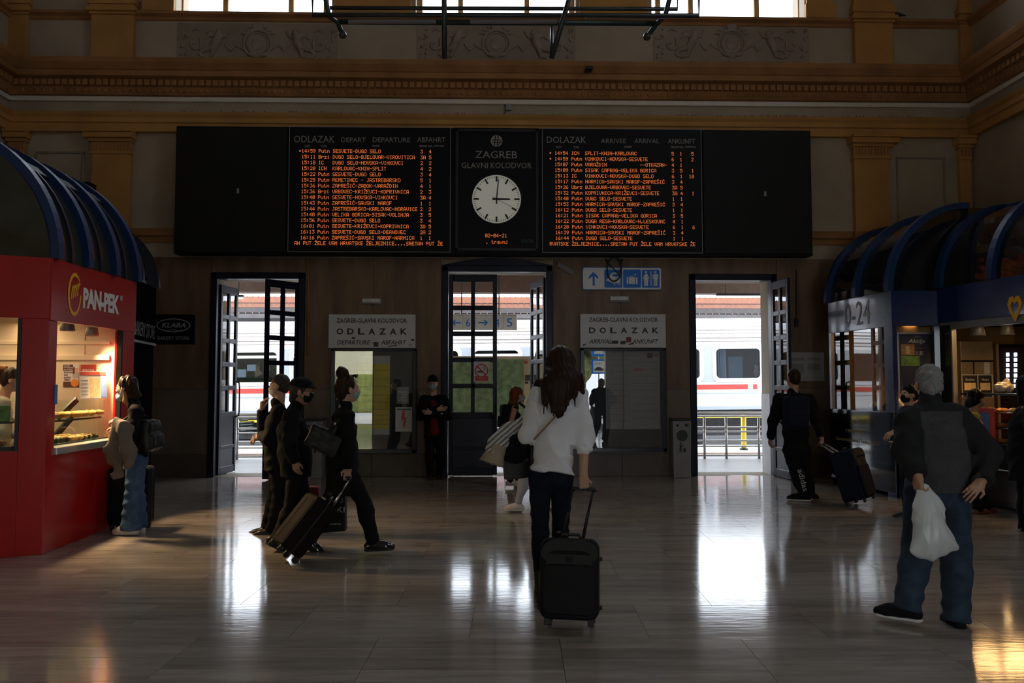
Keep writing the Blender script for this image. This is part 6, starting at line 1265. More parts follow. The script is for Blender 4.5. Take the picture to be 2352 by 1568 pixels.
        if collar: S.cone(j['nb'], j['nb'] + V(0, 0, .05) + s.f * .02, .062 * k, (.062 + collar) * k, .02, (1, .9, 1), R)
        RB = rx(tilt[0]) @ ry(tilt[1]); S.rbox(V(bot[0], bot[1], bot[2]) + RB @ V(0, 0, -.25), (.6, .6, .25), 0, .012, RB, sub=True)
        for a in 'LR':
            n = slen if a == 'R' or slenL is None else slenL; el, wr = j['el' + a], j['wr' + a]
            if n <= 0: continue
            e = lerp(el, wr, n); S.chain([j['sh' + a], lerp(j['sh' + a], el, .5), el, e], [sl[0] * k, lerp(sl[0], sl[1], .4) * k, sl[1] * k, lerp(sl[1], sl[2], n) * k], .035)
        S.disp = creases(amp * 1.4, f, int(abs(s.L.x) * 77) + 3)
        for a in 'LR':
            n = slen if a == 'R' or slenL is None else slenL
            if n > 0: el, wr = j['el' + a], j['wr' + a]; d = unit(wr - el); e = lerp(el, wr, n); RB = np.array(Vector(d).to_track_quat('Z', 'Y').to_matrix()); S.rbox(e + d * .045, (.09, .09, .03), 0, .004, RB, sub=True)
        return s.part(S, name, mt, h)
    def shoe(s, side, head, pitch=0., mt='leather_black', sole='rubber', L=1., boot=0., heel=0., lift=0.):
        j = s.j; an = j['an' + side]; Rf = rz(head) @ rx(pitch); k = s.k * L
        def q(x, y, z): return an + Rf @ (V(x, y, z - .085) * k)
        S = SDF(); S.chain([q(0, -.05, .045), q(0, .05, .04), q(0, .11, .036), q(0, .165, .03)], [.036 * k, .037 * k, .043 * k, .030 * k], .03); S.cone(q(0, -.01, .085), q(0, .08, .05), .043 * k, .034 * k, .03)
        if boot: S.cone(q(0, -.012, .08), an + unit(j['kn' + side] - an) * boot, .045 * k, .052 * k, .03)
        S.rbox(q(0, .05, -.05), (.2, .3, .064), 0, .003, Rf, sub=True); o = s.part(S, 'shoe' if not boot else 'boot', mt, .009)
        S = SDF(); S.cone(q(0, -.045, .012), q(0, .15, .012), .040 * k, .040 * k, .01, (1, 1, .36), Rf); S.ball(q(0, .09, .012), (.049 * k, .09 * k, .0145 * k), .01, Rf)
        if heel: S.rbox(q(0, -.045, .0 - heel / 2), (.026, .026, heel / 2 + .01), .004, .01, Rf)
        S.build('sole', sole, o, .008 * s.lod); return o
    def mask(s, mt, drop=0., size=1.):
        S = SDF(); S.ball(s.hp(0, .046, -.05 - drop), (.062 * s.k, .066 * s.k, .058 * s.k * size), .01, s.HR); S.cone(s.hp(0, .1, -.012 - drop), s.hp(0, .115, -.03 - drop), .012, .012, .02); n = s.HR @ V(0, -1, 0); S.cut(n, float(n @ s.hp(0, .034, 0))); o = s.part(S, 'face_mask', mt, .008)
        for q in (-1, 1): m = MB(); m.tube([Vector(s.hp(q * .058, .045, -.03 - drop)), Vector(s.hp(q * .074, .01, -.004)), Vector(s.hp(q * .086, -.018, .0)), Vector(s.hp(q * .082, -.02, -.03)), Vector(s.hp(q * .056, .045, -.075 - drop))], .0022, 4); m.build('ear_loop', mt, o, local=True)
        return s
    def hair(s, mt, prims=(), name='hair', crown=1., amp=.003, fr=(90, 90, 20), h=.008, ears=False, wavy=False):
        S = SDF(); S.ball(s.hp(0, -.02, .04), ((.081 if ears else .087) * s.k * crown, .104 * s.k * crown, .098 * s.k * crown), .02, s.HR); S.ball(s.hp(0, -.055, -.02), ((.062 if ears else .078) * s.k, .06 * s.k, (.06 if ears else .075) * s.k), .03, s.HR)
        if ears:
            for q in (-1, 1): S.ball(s.hp(q * .085, .0, -.03), (.02, .03, .045), .01, s.HR, sub=True)
        S.ball(s.hp(0, .11, -.045), (.075, .085, .105), .02, s.HR, sub=True)
        for p in prims: S.cone(*p)
        S.disp = folds(amp, fr, 5, 1.2) if wavy else strands(amp, fr[0]); return s.part(S, name, mt, h)
Rr = math.radians
# ---- 1 woman in the white shirt
w = Person('woman in white shirt and dark jeans walking away with black suitcase', (1258, 1386), Rr(-3), 1.78, 'skin')
w.pose(head=(1287, 838, .03), shL=(1236, 911, 0), shR=(1329, 911, 0), elL=(1213, 998, .02), wrL=(1214, 985, .26), elR=(1342, 1008, .0), wrR=(1340, 1092, -.08), hpL=(1240, 1098, 0), hpR=(1291, 1098, .02), knL=(1241, 1222, .0), knR=(1287, 1222, .14), anL=(1243, 1362, -.06), anR=(1290, 1348, .38))
w.hand('R', (.06, -.02, -1), (-.2, .98, 0), .95, .05, .9).hand('L', (.1, 1, 0), (.9, 0, -.3), .7).body()
w.trousers('denim_dark', .084, .058, .045, .118, .003, .19, 'jeans', waist=.0)
for a, hd, pt in (('L', Rr(-2), -.12), ('R', Rr(-8), 0)): w.shoe(a, hd, pt, 'leather_black', 'rubber', .98, boot=.20, heel=.03)
w.top('shirt_white', -.02, .122, .112, .142, (.066, .064, .058), .18, 'shirt', .011, .92, .008, .05, (22, 22, 30), collar=.004, tilt=(0, .12))
S = SDF(); e = lerp(w.j['elR'], w.j['wrR'], .17); d = unit(w.j['wrR'] - w.j['elR']); S.cone(e - d * .02, e + d * .022, .063, .060, .01); S.disp = folds(.006, (60, 60, 60), 9); w.part(S, 'rolled_cuff', 'shirt_white', .008)
J = w.J; q = [(J(1287, 835, -.02), J(1287, 885, -.12), .095, .112, .04, (1.15, .62, 1)), (J(1289, 880, -.13), J(1284, 915, -.15), .098, .062, .03, (1.0, .5, 1)), (J(1284, 912, -.15), J(1285, 945, -.155), .062, .032, .02, (1, .5, 1)), (J(1285, 942, -.155), J(1284, 958, -.155), .032, .008, .02, (1, .6, 1)), (J(1325, 868, -.04), J(1338, 900, -.05), .05, .02, .03)]
for x0, x1, y1 in ((1246, 1246, 930), (1252, 1249, 950), (1259, 1256, 944), (1265, 1266, 952), (1272, 1272, 955), (1300, 1300, 945), (1308, 1306, 930), (1317, 1321, 934), (1326, 1324, 915)): q.append((J(x0, 878, -.11), J(x1, y1, -.17), .02, .004, .012))
w.hair('hair_brown', q, crown=1.05, amp=.0015, fr=(170, 60, 3), h=.0065)
woman = w
# ---- 2 elderly man with the plastic bag
m_ = Person('grey haired man in dark jacket and jeans holding a white plastic bag', (2135, 1432), Rr(-4), 1.74, 'skin_tan', head=Rr(-14), pitch=-.12)
m_.pose(head=(2133, 884, .05), shL=(2090, 962, -.03), shR=(2196, 956, .0), elL=(2084, 1038, -.1), wrL=(2108, 1092, -.24), elR=(2268, 1042, -.02), wrR=(2254, 1106, -.2), hpL=(2118, 1120, 0), hpR=(2188, 1120, .02), knL=(2106, 1262, .04), knR=(2196, 1275, .02), anL=(2084, 1392, -.02), anR=(2197, 1418, -.04), pel=(2160, 1108, 0), che=(2152, 1010, -.02), nb=(2138, 935, .0))
m_.hand('L', (.02, -.05, -1), (.95, .25, 0), .8, .05, .8).hand('R', (-.75, -.1, -.65), (.3, 1, -.4), .3, .2, .5).body(); m_.trousers('denim_mid', .112, .092, .085, .15, .005, .045, 'jeans')
m_.shoe('L', Rr(52), 0, 'cloth_black', 'sole_white', 1.08); m_.shoe('R', Rr(-6), .05, 'cloth_black', 'sole_white', 1.02)
jk = m_.top('cloth_dark', .06, .165, .168, .175, (.085, .085, .062), .93, 'jacket', .007, .86, .009, .065, collar=.012, tilt=(0, -.10))
# grey back panel: the cloth between the shoulder blades and the hem
jk.data.materials.append(M('cloth_grey')); me = jk.data; nf = len(me.polygons); cc_ = np.empty(nf * 3); me.polygons.foreach_get('center', cc_); cc_ = cc_.reshape(-1, 3); nr_ = np.empty(nf * 3); me.polygons.foreach_get('normal', nr_); nr_ = nr_.reshape(-1, 3)
x0_, x1_ = m_.J(2124, 1020, -.15)[0], m_.J(2246, 1020, -.15)[0]; zt_ = m_.J(2168, 946, -.18)[2]; lf_ = cc_[:, 0] - (m_.J(2124, 1100, -.15)[0] - x0_) * 0
ok_ = (cc_[:, 0] > x0_ + (zt_ - cc_[:, 2]) * .03) & (cc_[:, 0] < x1_ + (zt_ - cc_[:, 2]) * .06 - .06) & (cc_[:, 2] < zt_) & (cc_[:, 1] < m_.j['che'][1] - .02) & (nr_[:, 1] < -.2) & (cc_[:, 1] > m_.j['che'][1] - .26)
me.polygons.foreach_set('material_index', ok_.astype(np.int32))
m_.hair('hair_grey', [], crown=1.0, amp=.008, fr=(95, 95, 60), h=.006, ears=True, wavy=True); old = m_
# ---- 3 woman with the bun
m_ = Person('woman with hair bun in long black coat striding with trolley', (800, 1272), Rr(-82), 1.72, 'skin', head=Rr(-58))
m_.pose(head=(800, 893, .02), shL=(782, 957, .15), shR=(796, 957, -.13), elL=(768, 1030, .2), wrL=(762, 1090, .2), elR=(802, 1028, -.18), wrR=(799, 1072, -.16), hpL=(778, 1082, .08), hpR=(800, 1082, -.08), knL=(757, 1172, .1), knR=(838, 1160, -.06), anL=(712, 1240, .12), anR=(857, 1243, -.05))
m_.hand('R', (-.05, 0, -1), (.25, -.9, 0), .85, .05, .8).hand('L', (0, 0, -1), (1, 0, 0), .8).body(); m_.trousers('cloth_black', .09, .07, .06, .12, .004, .06)
m_.shoe('R', Rr(-85), .05, 'patent', 'rubber', 1.05, heel=0.); m_.shoe('L', Rr(-85), -.5, 'patent', 'rubber', 1.0)
m_.top('cloth_black', .24, .135, .135, .185, (.072, .066, .052), .96, 'coat', .007, .95, .010, .06, collar=.012); m_.mask('mask_blue')
m_.hair('hair_brown', [(m_.hp(0, -.062, .15), m_.hp(0, -.075, .155), .06, .055, .006), (m_.hp(0, -.08, .0), m_.hp(0, -.08, -.06), .06, .045, .03)], amp=.006, fr=(60, 60, 60))
mm = MB(); mm.tube([Vector(m_.hp(-.06, .05, .115)), Vector(m_.hp(-.03, .075, .13)), Vector(m_.hp(.03, .075, .13)), Vector(m_.hp(.06, .05, .115))], .012, 6); mm.build('sunglasses', 'leather_black', m_.root, local=True, smooth=True)
mm = MB(); d = unit(m_.j['wrR'] - m_.j['elR']); c = m_.j['wrR'] - d * .0; mm.cyl(Vector(c - d * .014), Vector(c + d * .014), .034, n=16); mm.build('wristwatch', 'watch', m_.root, local=True); bun = m_
# ---- 4 man in cap
m_ = Person('man in black leather jacket and dark cap walking right', (684, 1262), Rr(-88), 1.66, 'skin_tan', pitch=-.1)
m_.pose(head=(693, 899, .0), shL=(668, 957, .17), shR=(668, 957, -.16), elL=(666, 1022, .22), wrL=(690, 1062, .2), elR=(664, 1020, -.24), wrR=(678, 1058, -.22), hpL=(682, 1090, .08), hpR=(682, 1090, -.08), knL=(704, 1172, .1), knR=(668, 1178, -.08), anL=(712, 1256, .1), anR=(636, 1236, -.06), nb=(676, 942, 0), che=(672, 990, 0))
m_.hand('R', (.15, 0, -1), (.3, .9, 0), .5, .1, .5).hand('L', (0, 0, -1), (1, 0, 0), .6).body(); m_.trousers('cloth_black', .095, .075, .068, .13, .005, .05); m_.shoe('L', Rr(-88), 0, 'leather_black', 'rubber', 1.08); m_.shoe('R', Rr(-88), -.45, 'leather_black', 'rubber', 1.08)
m_.top('cloth_black', .05, .155, .155, .15, (.08, .07, .056), .97, 'jacket', .006, 1.0, .010, .062, collar=.014)
m_.hair('hair_dark_grey', [(m_.hp(-.05, -.06, -.02), m_.hp(-.04, -.08, -.09), .045, .03, .02), (m_.hp(.05, -.06, -.02), m_.hp(.04, -.08, -.09), .045, .03, .02)], amp=.005, fr=(70, 70, 40)); m_.mask('mask_black', .0, 1.15)
S = SDF(); S.ball(m_.hp(0, -.01, .07), (.094, .112, .075), .02, m_.HR); S.cone(m_.hp(-.045, .09, .055), m_.hp(.045, .09, .055), .03, .03, .02, (1, 2.2, .28), m_.HR); S.rbox(m_.hp(0, 0, -.06), (.2, .2, .10), 0, .01, m_.HR, sub=True); m_.part(S, 'cap', 'cloth_black', .008)
mm = MB(); mm.tube([Vector(m_.hp(.078, -.01, .008)), Vector(m_.hp(.072, .09, .008)), Vector(m_.hp(.03, .112, .0)), Vector(m_.hp(-.03, .112, .0)), Vector(m_.hp(-.072, .09, .008)), Vector(m_.hp(-.078, -.01, .008))], .003, 5); mm.build('glasses', 'watch', m_.root, local=True); capman = m_
# ---- 5 man with white mask
m_ = Person('man in black coat raising a hand to his white mask', (622, 1226), Rr(86), 1.70, 'skin', head=Rr(80))
m_.pose(head=(641, 887, 0), shL=(640, 946, -.17), shR=(640, 946, .17), elL=(606, 1002, -.22), wrL=(600, 982, -.42), elR=(606, 985, .1), wrR=(602, 940, .02), hpL=(638, 1068, -.08), hpR=(638, 1068, .08), knL=(642, 1148, -.04), knR=(630, 1150, .08), anL=(624, 1216, -.02), anR=(612, 1214, .1))
m_.j['wrL'] = m_.J(600, 1000, -.05); m_.j['elL'] = m_.J(618, 1008, -.2)
m_.hand('R', (.1, 0, 1), (.9, -.3, 0), .7, .05, .6).hand('L', (-.6, 0, -.3), (0, .6, -.6), .5).body(); m_.trousers('cloth_black', .095, .075, .068, .13, .005, .05); m_.shoe('L', Rr(88), 0, 'leather_black', 'rubber', 1.05); m_.shoe('R', Rr(88), 0, 'leather_black', 'sole_white', 1.05)
m_.top('cloth_black', .08, .15, .148, .15, (.076, .068, .054), .95, 'coat', .006, .95, .011, .06, collar=.012); m_.mask('mask_white', 0, 1.1); m_.hair('hair_dark_grey', [], amp=.004, fr=(60, 60, 60), ears=True, wavy=True); m_.eyes()
# ---- 6 man by the wall
m_ = Person('person in black coat, red top and beanie leaning by the wall', (1000, 1090), Rr(180), 1.72, 'skin_pale', lod=1.2, y=13.05)
m_.pose(head=(994, 881, -.03), shL=(1019, 918, 0), shR=(974, 918, 0), elL=(1030, 955, -.04), wrL=(990, 948, -.24), elR=(966, 955, -.04), wrR=(1006, 940, -.2), hpL=(1010, 1000, 0), hpR=(988, 1000, 0), knL=(1012, 1045, -.04), knR=(987, 1045, -.03), anL=(1010, 1083, .0), anR=(988, 1083, -.02))
m_.hand('L', (-1, 0, .1), (0, .8, .1), .3).hand('R', (1, 0, .1), (0, .8, .1), .3).body(); m_.trousers('cloth_black', .09, .072, .064, .12, .004, .05); m_.shoe('L', Rr(175), 0); m_.shoe('R', Rr(188), 0)
m_.top('cloth_black', .06, .14, .135, .165, (.078, .07, .055), .96, 'coat', .006, .85, .012); S = SDF(); S.cone(m_.j['che'] + V(0, -.055, .06), m_.j['pel'] + V(0, -.085, .04), .072, .085, .02, (.95, .8, 1)); m_.part(S, 'red_top', 'cloth_red', .011)
m_.mask('mask_blue'); S = SDF(); S.ball(m_.hp(0, -.012, .055), (.09, .108, .098), .02, m_.HR); S.rbox(m_.hp(0, .1, -.05), (.2, .12, .078), 0, .01, m_.HR, sub=True); S.rbox(m_.hp(0, 0, -.12), (.2, .2, .1), 0, .01, m_.HR, sub=True); m_.part(S, 'beanie', 'cloth_black', .009)
for q in (-1, 1): mm = MB(); mm.tube([Vector(m_.hp(q * .031 + .024 * math.cos(t), .106, .004 + .017 * math.sin(t))) for t in np.linspace(0, 6.283, 13)[:-1]], .003, 5, True); mm.build('glasses_rim', 'cable_black', m_.root, local=True)
# ---- 7 red-haired girl in the doorway
m_ = Person('red haired girl with blue mask and dark backpack near the middle door', (1183, 1100), Rr(-80), 1.6, 'skin', lod=1.15, y=12.0)
m_.pose(head=(1190, 907, 0), shL=(1184, 938, .13), shR=(1182, 938, -.13), elL=(1186, 975, .16), wrL=(1200, 998, .14), elR=(1173, 972, -.17), wrR=(1190, 1000, -.16), hpL=(1184, 1020, .07), hpR=(1184, 1020, -.07), knL=(1190, 1062, .07), knR=(1180, 1062, -.07), anL=(1190, 1106, .07), anR=(1172, 1104, -.07))
m_.hand('R', (.5, 0, -.8), (.3, .9, 0), .5).hand('L', (.5, 0, -.8), (.3, -.9, 0), .5).body(); m_.trousers('denim_dark', .085, .062, .055, .11, .004, .05, 'jeans'); m_.shoe('L', Rr(-85), 0, 'shoe_white', 'sole_white', .95); m_.shoe('R', Rr(-85), 0, 'shoe_white', 'sole_white', .95)
m_.top('cloth_black', .02, .118, .105, .12, (.056, .05, .04), 0, 'vest', .004, .8, .011, .05); m_.mask('mask_blue', .015); m_.eyes(); m_.hair('hair_red', [(m_.hp(0, -.05, .02), m_.hp(.0, -.09, -.13), .085, .065, .04, (1, .8, 1)), (m_.hp(0, -.09, -.13), m_.hp(0, -.12, -.26), .06, .03, .03)], amp=.006, fr=(80, 80, 20)); girl = m_
# ---- 8 walker hidden behind the white shirt
m_ = Person('person in grey leggings and white sneakers behind the woman in white', (1192, 1176), Rr(80), 1.66, 'skin', lod=1.15)
m_.pose(head=(1238, 893, .1), shL=(1236, 938, -.05), shR=(1240, 938, .25), elL=(1238, 990, -.08), wrL=(1232, 1030, -.05), elR=(1246, 990, .28), wrR=(1240, 1030, .28), hpL=(1226, 1040, 0), hpR=(1232, 1040, .16), knL=(1203, 1098, -.02), knR=(1250, 1100, .16), anL=(1190, 1158, 0), anR=(1262, 1150, .2))
m_.hand('L', (0, 0, -1), (.5, .8, 0), .5).hand('R', (0, 0, -1), (.5, -.8, 0), .5).body(); m_.trousers('leggings', .085, .06, .048, .115, .003, .14, 'leggings'); m_.shoe('L', Rr(84), 0, 'shoe_white', 'sole_white', .98); m_.shoe('R', Rr(84), .25, 'shoe_white', 'sole_white', .98)
m_.top('cloth_cream', .08, .12, .115, .13, (.064, .058, .05), .96, 'jacket', .006, .85, .012); m_.hair('hair_black', [], amp=.005)
# ---- 9 woman at the red kiosk
m_ = Person('woman in black sweater and wide blue jeans waiting at the red kiosk', (303, 1226), Rr(84), 1.70, 'skin_pale', pitch=-.05)
m_.pose(head=(290, 890, 0), shL=(313, 945, -.13), shR=(312, 945, .15), elL=(300, 1002, -.2), wrL=(274, 972, -.22), elR=(304, 1000, .2), wrR=(278, 985, .15), hpL=(312, 1062, -.08), hpR=(312, 1062, .08), knL=(306, 1140, -.06), knR=(312, 1140, .08), anL=(301, 1208, -.06), anR=(316, 1206, .1), nb=(308, 930, 0), che=(312, 985, 0), pel=(316, 1050, 0))
m_.hand('L', (-.9, .1, .3), (.1, .4, -1), .6, .1, .6).hand('R', (-1, 0, .1), (0, -.4, -1), .6).body(); m_.trousers('denim', .098, .086, .108, .125, .005, .02, 'jeans', .010); m_.shoe('L', Rr(86), 0, 'shoe_white', 'sole_white', 1.05); m_.shoe('R', Rr(86), 0, 'shoe_white', 'sole_white', 1.05)
m_.top('cloth_black', .0, .128, .112, .125, (.070, .066, .052), .9, 'sweater', .006, .92, .010, .055, collar=.006); m_.mask('mask_blue', .055, .8); m_.eyes(); m_.hair('hair_brown', [(m_.hp(0, -.05, .0), m_.hp(0, -.06, -.13), .072, .05, .03), (m_.hp(0, -.09, .0), m_.hp(0, -.13, -.09), .03, .035, .03)], amp=.005, fr=(80, 80, 14))
S = SDF(); S.chain([m_.hp(.045, -.02, -.06), m_.hp(.05, -.02, -.14), m_.hp(.04, -.05, -.2)], [.03, .028, .012], .02); S.chain([m_.hp(-.045, -.02, -.06), m_.hp(-.05, -.02, -.14), m_.hp(-.04, -.05, -.2)], [.03, .028, .012], .02); S.disp = folds(.003, (90, 90, 10), 2, 1.); m_.part(S, 'loose_hair', 'hair_blonde', .007); kw = m_
# ---- 10 shop assistant in the red kiosk
py_ = FN.P(f0, 0, -1.05).y; m_ = Person('shop assistant with ponytail and mask inside the red kiosk', (14, 1200), Rr(-70), 1.64, 'skin', y=py_, head=Rr(-62), pitch=-.25)
m_.pose(head=(28, 872, 0), shL=(4, 924, .14), shR=(8, 926, -.14), elL=(6, 985, .2), wrL=(40, 1010, .15), elR=(10, 985, -.18), wrR=(42, 1008, -.14), hpL=(-8, 1052, .08), hpR=(-8, 1052, -.08), knL=(-6, 1130, .08), knR=(-6, 1130, -.08), anL=(-6, 1205, .08), anR=(-6, 1205, -.08))
m_.hand('R', (.8, 0, -.5), (0, 0, -1), .4).hand('L', (.8, 0, -.5), (0, 0, -1), .4).body(); m_.trousers('cloth_black', .09, .07, .06, .12, .004, .05); m_.shoe('L', Rr(-70)); m_.shoe('R', Rr(-70)); ap = m_.top('cloth_cream', .06, .13, .125, .14, (.07, .062, .05), .5, 'uniform_shirt', .006, .85, .010, .055)
mm = MB(); mm.tube([Vector(m_.j['nb'] + m_.f * .06 + m_.r * .07), Vector(m_.j['nb'] - m_.f * .03 + V(0, 0, .035)), Vector(m_.j['che'] - m_.f * .13 - m_.r * .05), Vector(m_.j['pel'] - m_.f * .13)], .012, 6); mm.build('apron_strap', 'cloth_black', m_.root, local=True)
m_.mask('mask_blue'); m_.hair('hair_brown', [], amp=.004); S = SDF(); S.chain([m_.hp(0, -.1, .1), m_.hp(0, -.15, .09), m_.hp(0, -.17, .0), m_.hp(0, -.16, -.08)], [.035, .035, .04, .015], .02); S.disp = folds(.004, (90, 90, 12), 2, 1.); m_.part(S, 'ponytail', 'hair_blonde', .008); m_.eyes()
# ---- 11 traveller with backpack
m_ = Person('man in black tracksuit with navy backpack pulling a navy suitcase', (1842, 1149), Rr(8), 1.82, 'skin_tan', lod=1.1)
m_.pose(head=(1822, 870, .04), shL=(1790, 917, 0), shR=(1858, 917, 0), elL=(1776, 966, .0), wrL=(1770, 1006, .06), elR=(1874, 962, -.06), wrR=(1886, 1003, -.12), hpL=(1815, 1032, 0), hpR=(1845, 1032, 0), knL=(1828, 1084, .08), knR=(1852, 1086, .1), anL=(1846, 1134, -.08), anR=(1862, 1132, .16))
m_.hand('L', (-.05, .1, -1), (1, .2, 0), .7).hand('R', (.25, -.1, -1), (-.9, .2, 0), .9).body(); m_.trousers('cloth_black', .10, .078, .06, .135, .005, .08, 'tracksuit_trousers'); m_.shoe('L', Rr(62), 0, 'cloth_black', 'sole_white', 1.08); m_.shoe('R', Rr(-50), -.15, 'cloth_black', 'sole_white', 1.08)
m_.top('cloth_black', .03, .15, .14, .145, (.078, .066, .052), .97, 'jacket', .005, .82, .011, collar=.012); m_.hair('hair_brown', [], crown=.97, amp=.001, ears=True)
# logo down the trouser leg
a, b_ = m_.J(1829, 1078, -.08), m_.J(1842, 1126, -.12); dd = unit(b_ - a); nn = V(0, -1, 0); up = np.cross(nn, dd); text('adidas', Vector(a) + Vector((0, -.035, 0)) + Vector(m_.L), Vector(dd), Vector(up), 'print_white', m_.root, w=.29, h=.075, name='leg_print'); bpm = m_
# ---- 12 woman with black mask behind the old man
m_ = Person('woman in grey top and black mask behind the grey haired man', (2092, 1180), Rr(70), 1.62, 'skin', y=9.3, head=Rr(110))
m_.pose(head=(2086, 906, 0), shL=(2078, 952, -.14), shR=(2092, 950, .14), elL=(2070, 1000, -.2), wrL=(2052, 992, -.3), elR=(2080, 1000, .2), wrR=(2060, 1010, .2), hpL=(2088, 1060, -.08), hpR=(2094, 1060, .08), knL=(2084, 1120, -.08), knR=(2094, 1120, .08), anL=(2086, 1178, -.06), anR=(2096, 1178, .1))
m_.hand('L', (-.8, -.2, -.4), (.2, .3, -.9), .5).hand('R', (-.6, 0, -.6), (0, 0, -1), .5).body(); m_.trousers('cloth_black', .09, .07, .06, .12, .004, .05); m_.shoe('L', Rr(80)); m_.shoe('R', Rr(80)); m_.top('cloth_salt', .06, .13, .125, .14, (.07, .062, .05), .45, 'top', .006, .85, .011, .055); m_.mask('mask_black', 0, 1.1); m_.hair('hair_black', [(m_.hp(0, -.08, .02), m_.hp(0, -.11, -.02), .06, .05, .03)], amp=.004); m_.eyes()
# ---- 13 woman with mask at the blue counter
m_ = Person('woman in mustard top and blue mask at the blue kiosk counter', (2258, 1180), Rr(-84), 1.6, 'skin', head=Rr(-72))
m_.pose(head=(2243, 916, 0), shL=(2236, 958, .14), shR=(2236, 958, -.13), elL=(2242, 1010, .2), wrL=(2272, 1020, .2), elR=(2240, 1010, -.18), wrR=(2264, 1030, -.16), hpL=(2238, 1062, .08), hpR=(2238, 1062, -.08), knL=(2246, 1122, .08), knR=(2240, 1122, -.06), anL=(2264, 1168, .1), anR=(2248, 1170, -.06))
m_.hand('R', (.8, 0, -.4), (0, .5, -1), .5).hand('L', (.8, 0, -.4), (0, -.5, -1), .5).body(); m_.trousers('cloth_black', .09, .07, .06, .12, .004, .05); m_.shoe('L', Rr(-80), 0, 'shoe_red', 'sole_white'); m_.shoe('R', Rr(-80), 0, 'shoe_red', 'sole_white'); m_.top('cloth_yellow', .04, .125, .12, .13, (.07, .062, .05), .9, 'mustard_top', .006, .85, .011, .055); m_.mask('mask_blue'); m_.hair('hair_black', [(m_.hp(0, -.09, -.02), m_.hp(0, -.14, -.06), .05, .05, .03)], amp=.004); m_.eyes()
# ---- 14 dark figure at the right edge
m_ = Person('dark figure in black coat standing before the blue counter', (2372, 1215), Rr(-60), 1.74, 'skin', y=8.3)
m_.pose(head=(2358, 890, 0), shL=(2350, 952, .14), shR=(2372, 952, -.14), elL=(2345, 1010, .18), wrL=(2352, 1065, .15), elR=(2378, 1015, -.2), wrR=(2385, 1075, -.16), hpL=(2356, 1085, .07), hpR=(2370, 1085, -.07), knL=(2356, 1150, .07), knR=(2372, 1150, -.07), anL=(2354, 1212, .07), anR=(2372, 1212, -.07))
m_.hand('R', (0, 0, -1), (-.5, .8, 0), .5).hand('L', (0, 0, -1), (.5, -.8, 0), .5).body(); m_.trousers('cloth_black', .095, .075, .065, .13, .004, .05); m_.shoe('L', Rr(-60)); m_.shoe('R', Rr(-60)); m_.top('cloth_black', .12, .165, .165, .18, (.09, .08, .06), .96, 'coat', .006, .9, .011, .06, collar=.014); m_.hair('hair_black', [(m_.hp(0, -.05, -.02), m_.hp(0, -.06, -.14), .07, .06, .03)], amp=.004)
# ---- 15, 16 passengers seen in the train windows
for px, py, lab, fc_ in ((592, 852, 'passenger raising a hand behind the left train window', 80), (1738, 852, 'passenger sitting behind the right train window', 150)):
    S = SDF(); q = at_y(px, py, TY + .25); S.ball((0, 0, .16), (.075, .03, .11)); S.cone((0, 0, .04), (0, 0, -.05), .05, .1, .03, (1, .3, 1)); S.cone((-.06, 0, -.1), (.1, 0, -.16), .1, .1, .04, (1, .3, 1))
    o = S.build('person', 'skin_tan', None, .018, loc=(q.x, TY + .25, q.z), label=lab, cat='person')
    if px < 1000: S = SDF(); S.cone((.2, 0, -.15), (.33, 0, .02), .04, .035, .02, (1, .4, 1)); S.ball((.34, 0, .06), (.04, .02, .06)); S.build('raised_arm', 'skin_tan', o, .018)
    S = SDF(); S.cone((-.08, 0, -.09), (.1, 0, -.16), .11, .11, .04, (1, .32, 1)); S.build('shirt', 'cloth_navy', o, .018)
    S = SDF(); S.ball((0.02, .0, .2), (.085, .032, .085)); S.rbox((-.09, 0, .13), (.07, .06, .05), .0, .01, None, True); S.build('hair', 'hair_brown', o, .014)
# ---------------------------------------------------------------- luggage and bags
mat('case_black', (.009, .009, .010), .6, spec=.15, var=.2, scale=30, bump=.15, bscale=300); mat('case_grey', (.03, .03, .031), .7, spec=.15, var=.15, scale=40); mat('case_brown', (.010, .006, .005), .75, var=.2, scale=8, spec=.12); mat('case_shell', (.007, .008, .009), .7, var=.2, scale=8, spec=.12); mat('case_navy', (.007, .010, .026), .75, spec=.15, var=.2, scale=30, bump=.15, bscale=300)
mat('plastic_white', (.56, .59, .60), .35, var=.05, scale=6, bump=.15, bscale=25); mat('beige_cloth', (.42, .34, .26), .85, var=.08, scale=9); mat('taupe_cloth', (.16, .135, .115), .85, var=.12, scale=9); mat('bag_print', (.03, .03, .03), .5, var=.5, scale=60, stretch=(1, 1, 3)); mat('strap_tan', (.28, .18, .10), .5, var=.1); mat('bag_red', (.16, .015, .02), .5, var=.15)
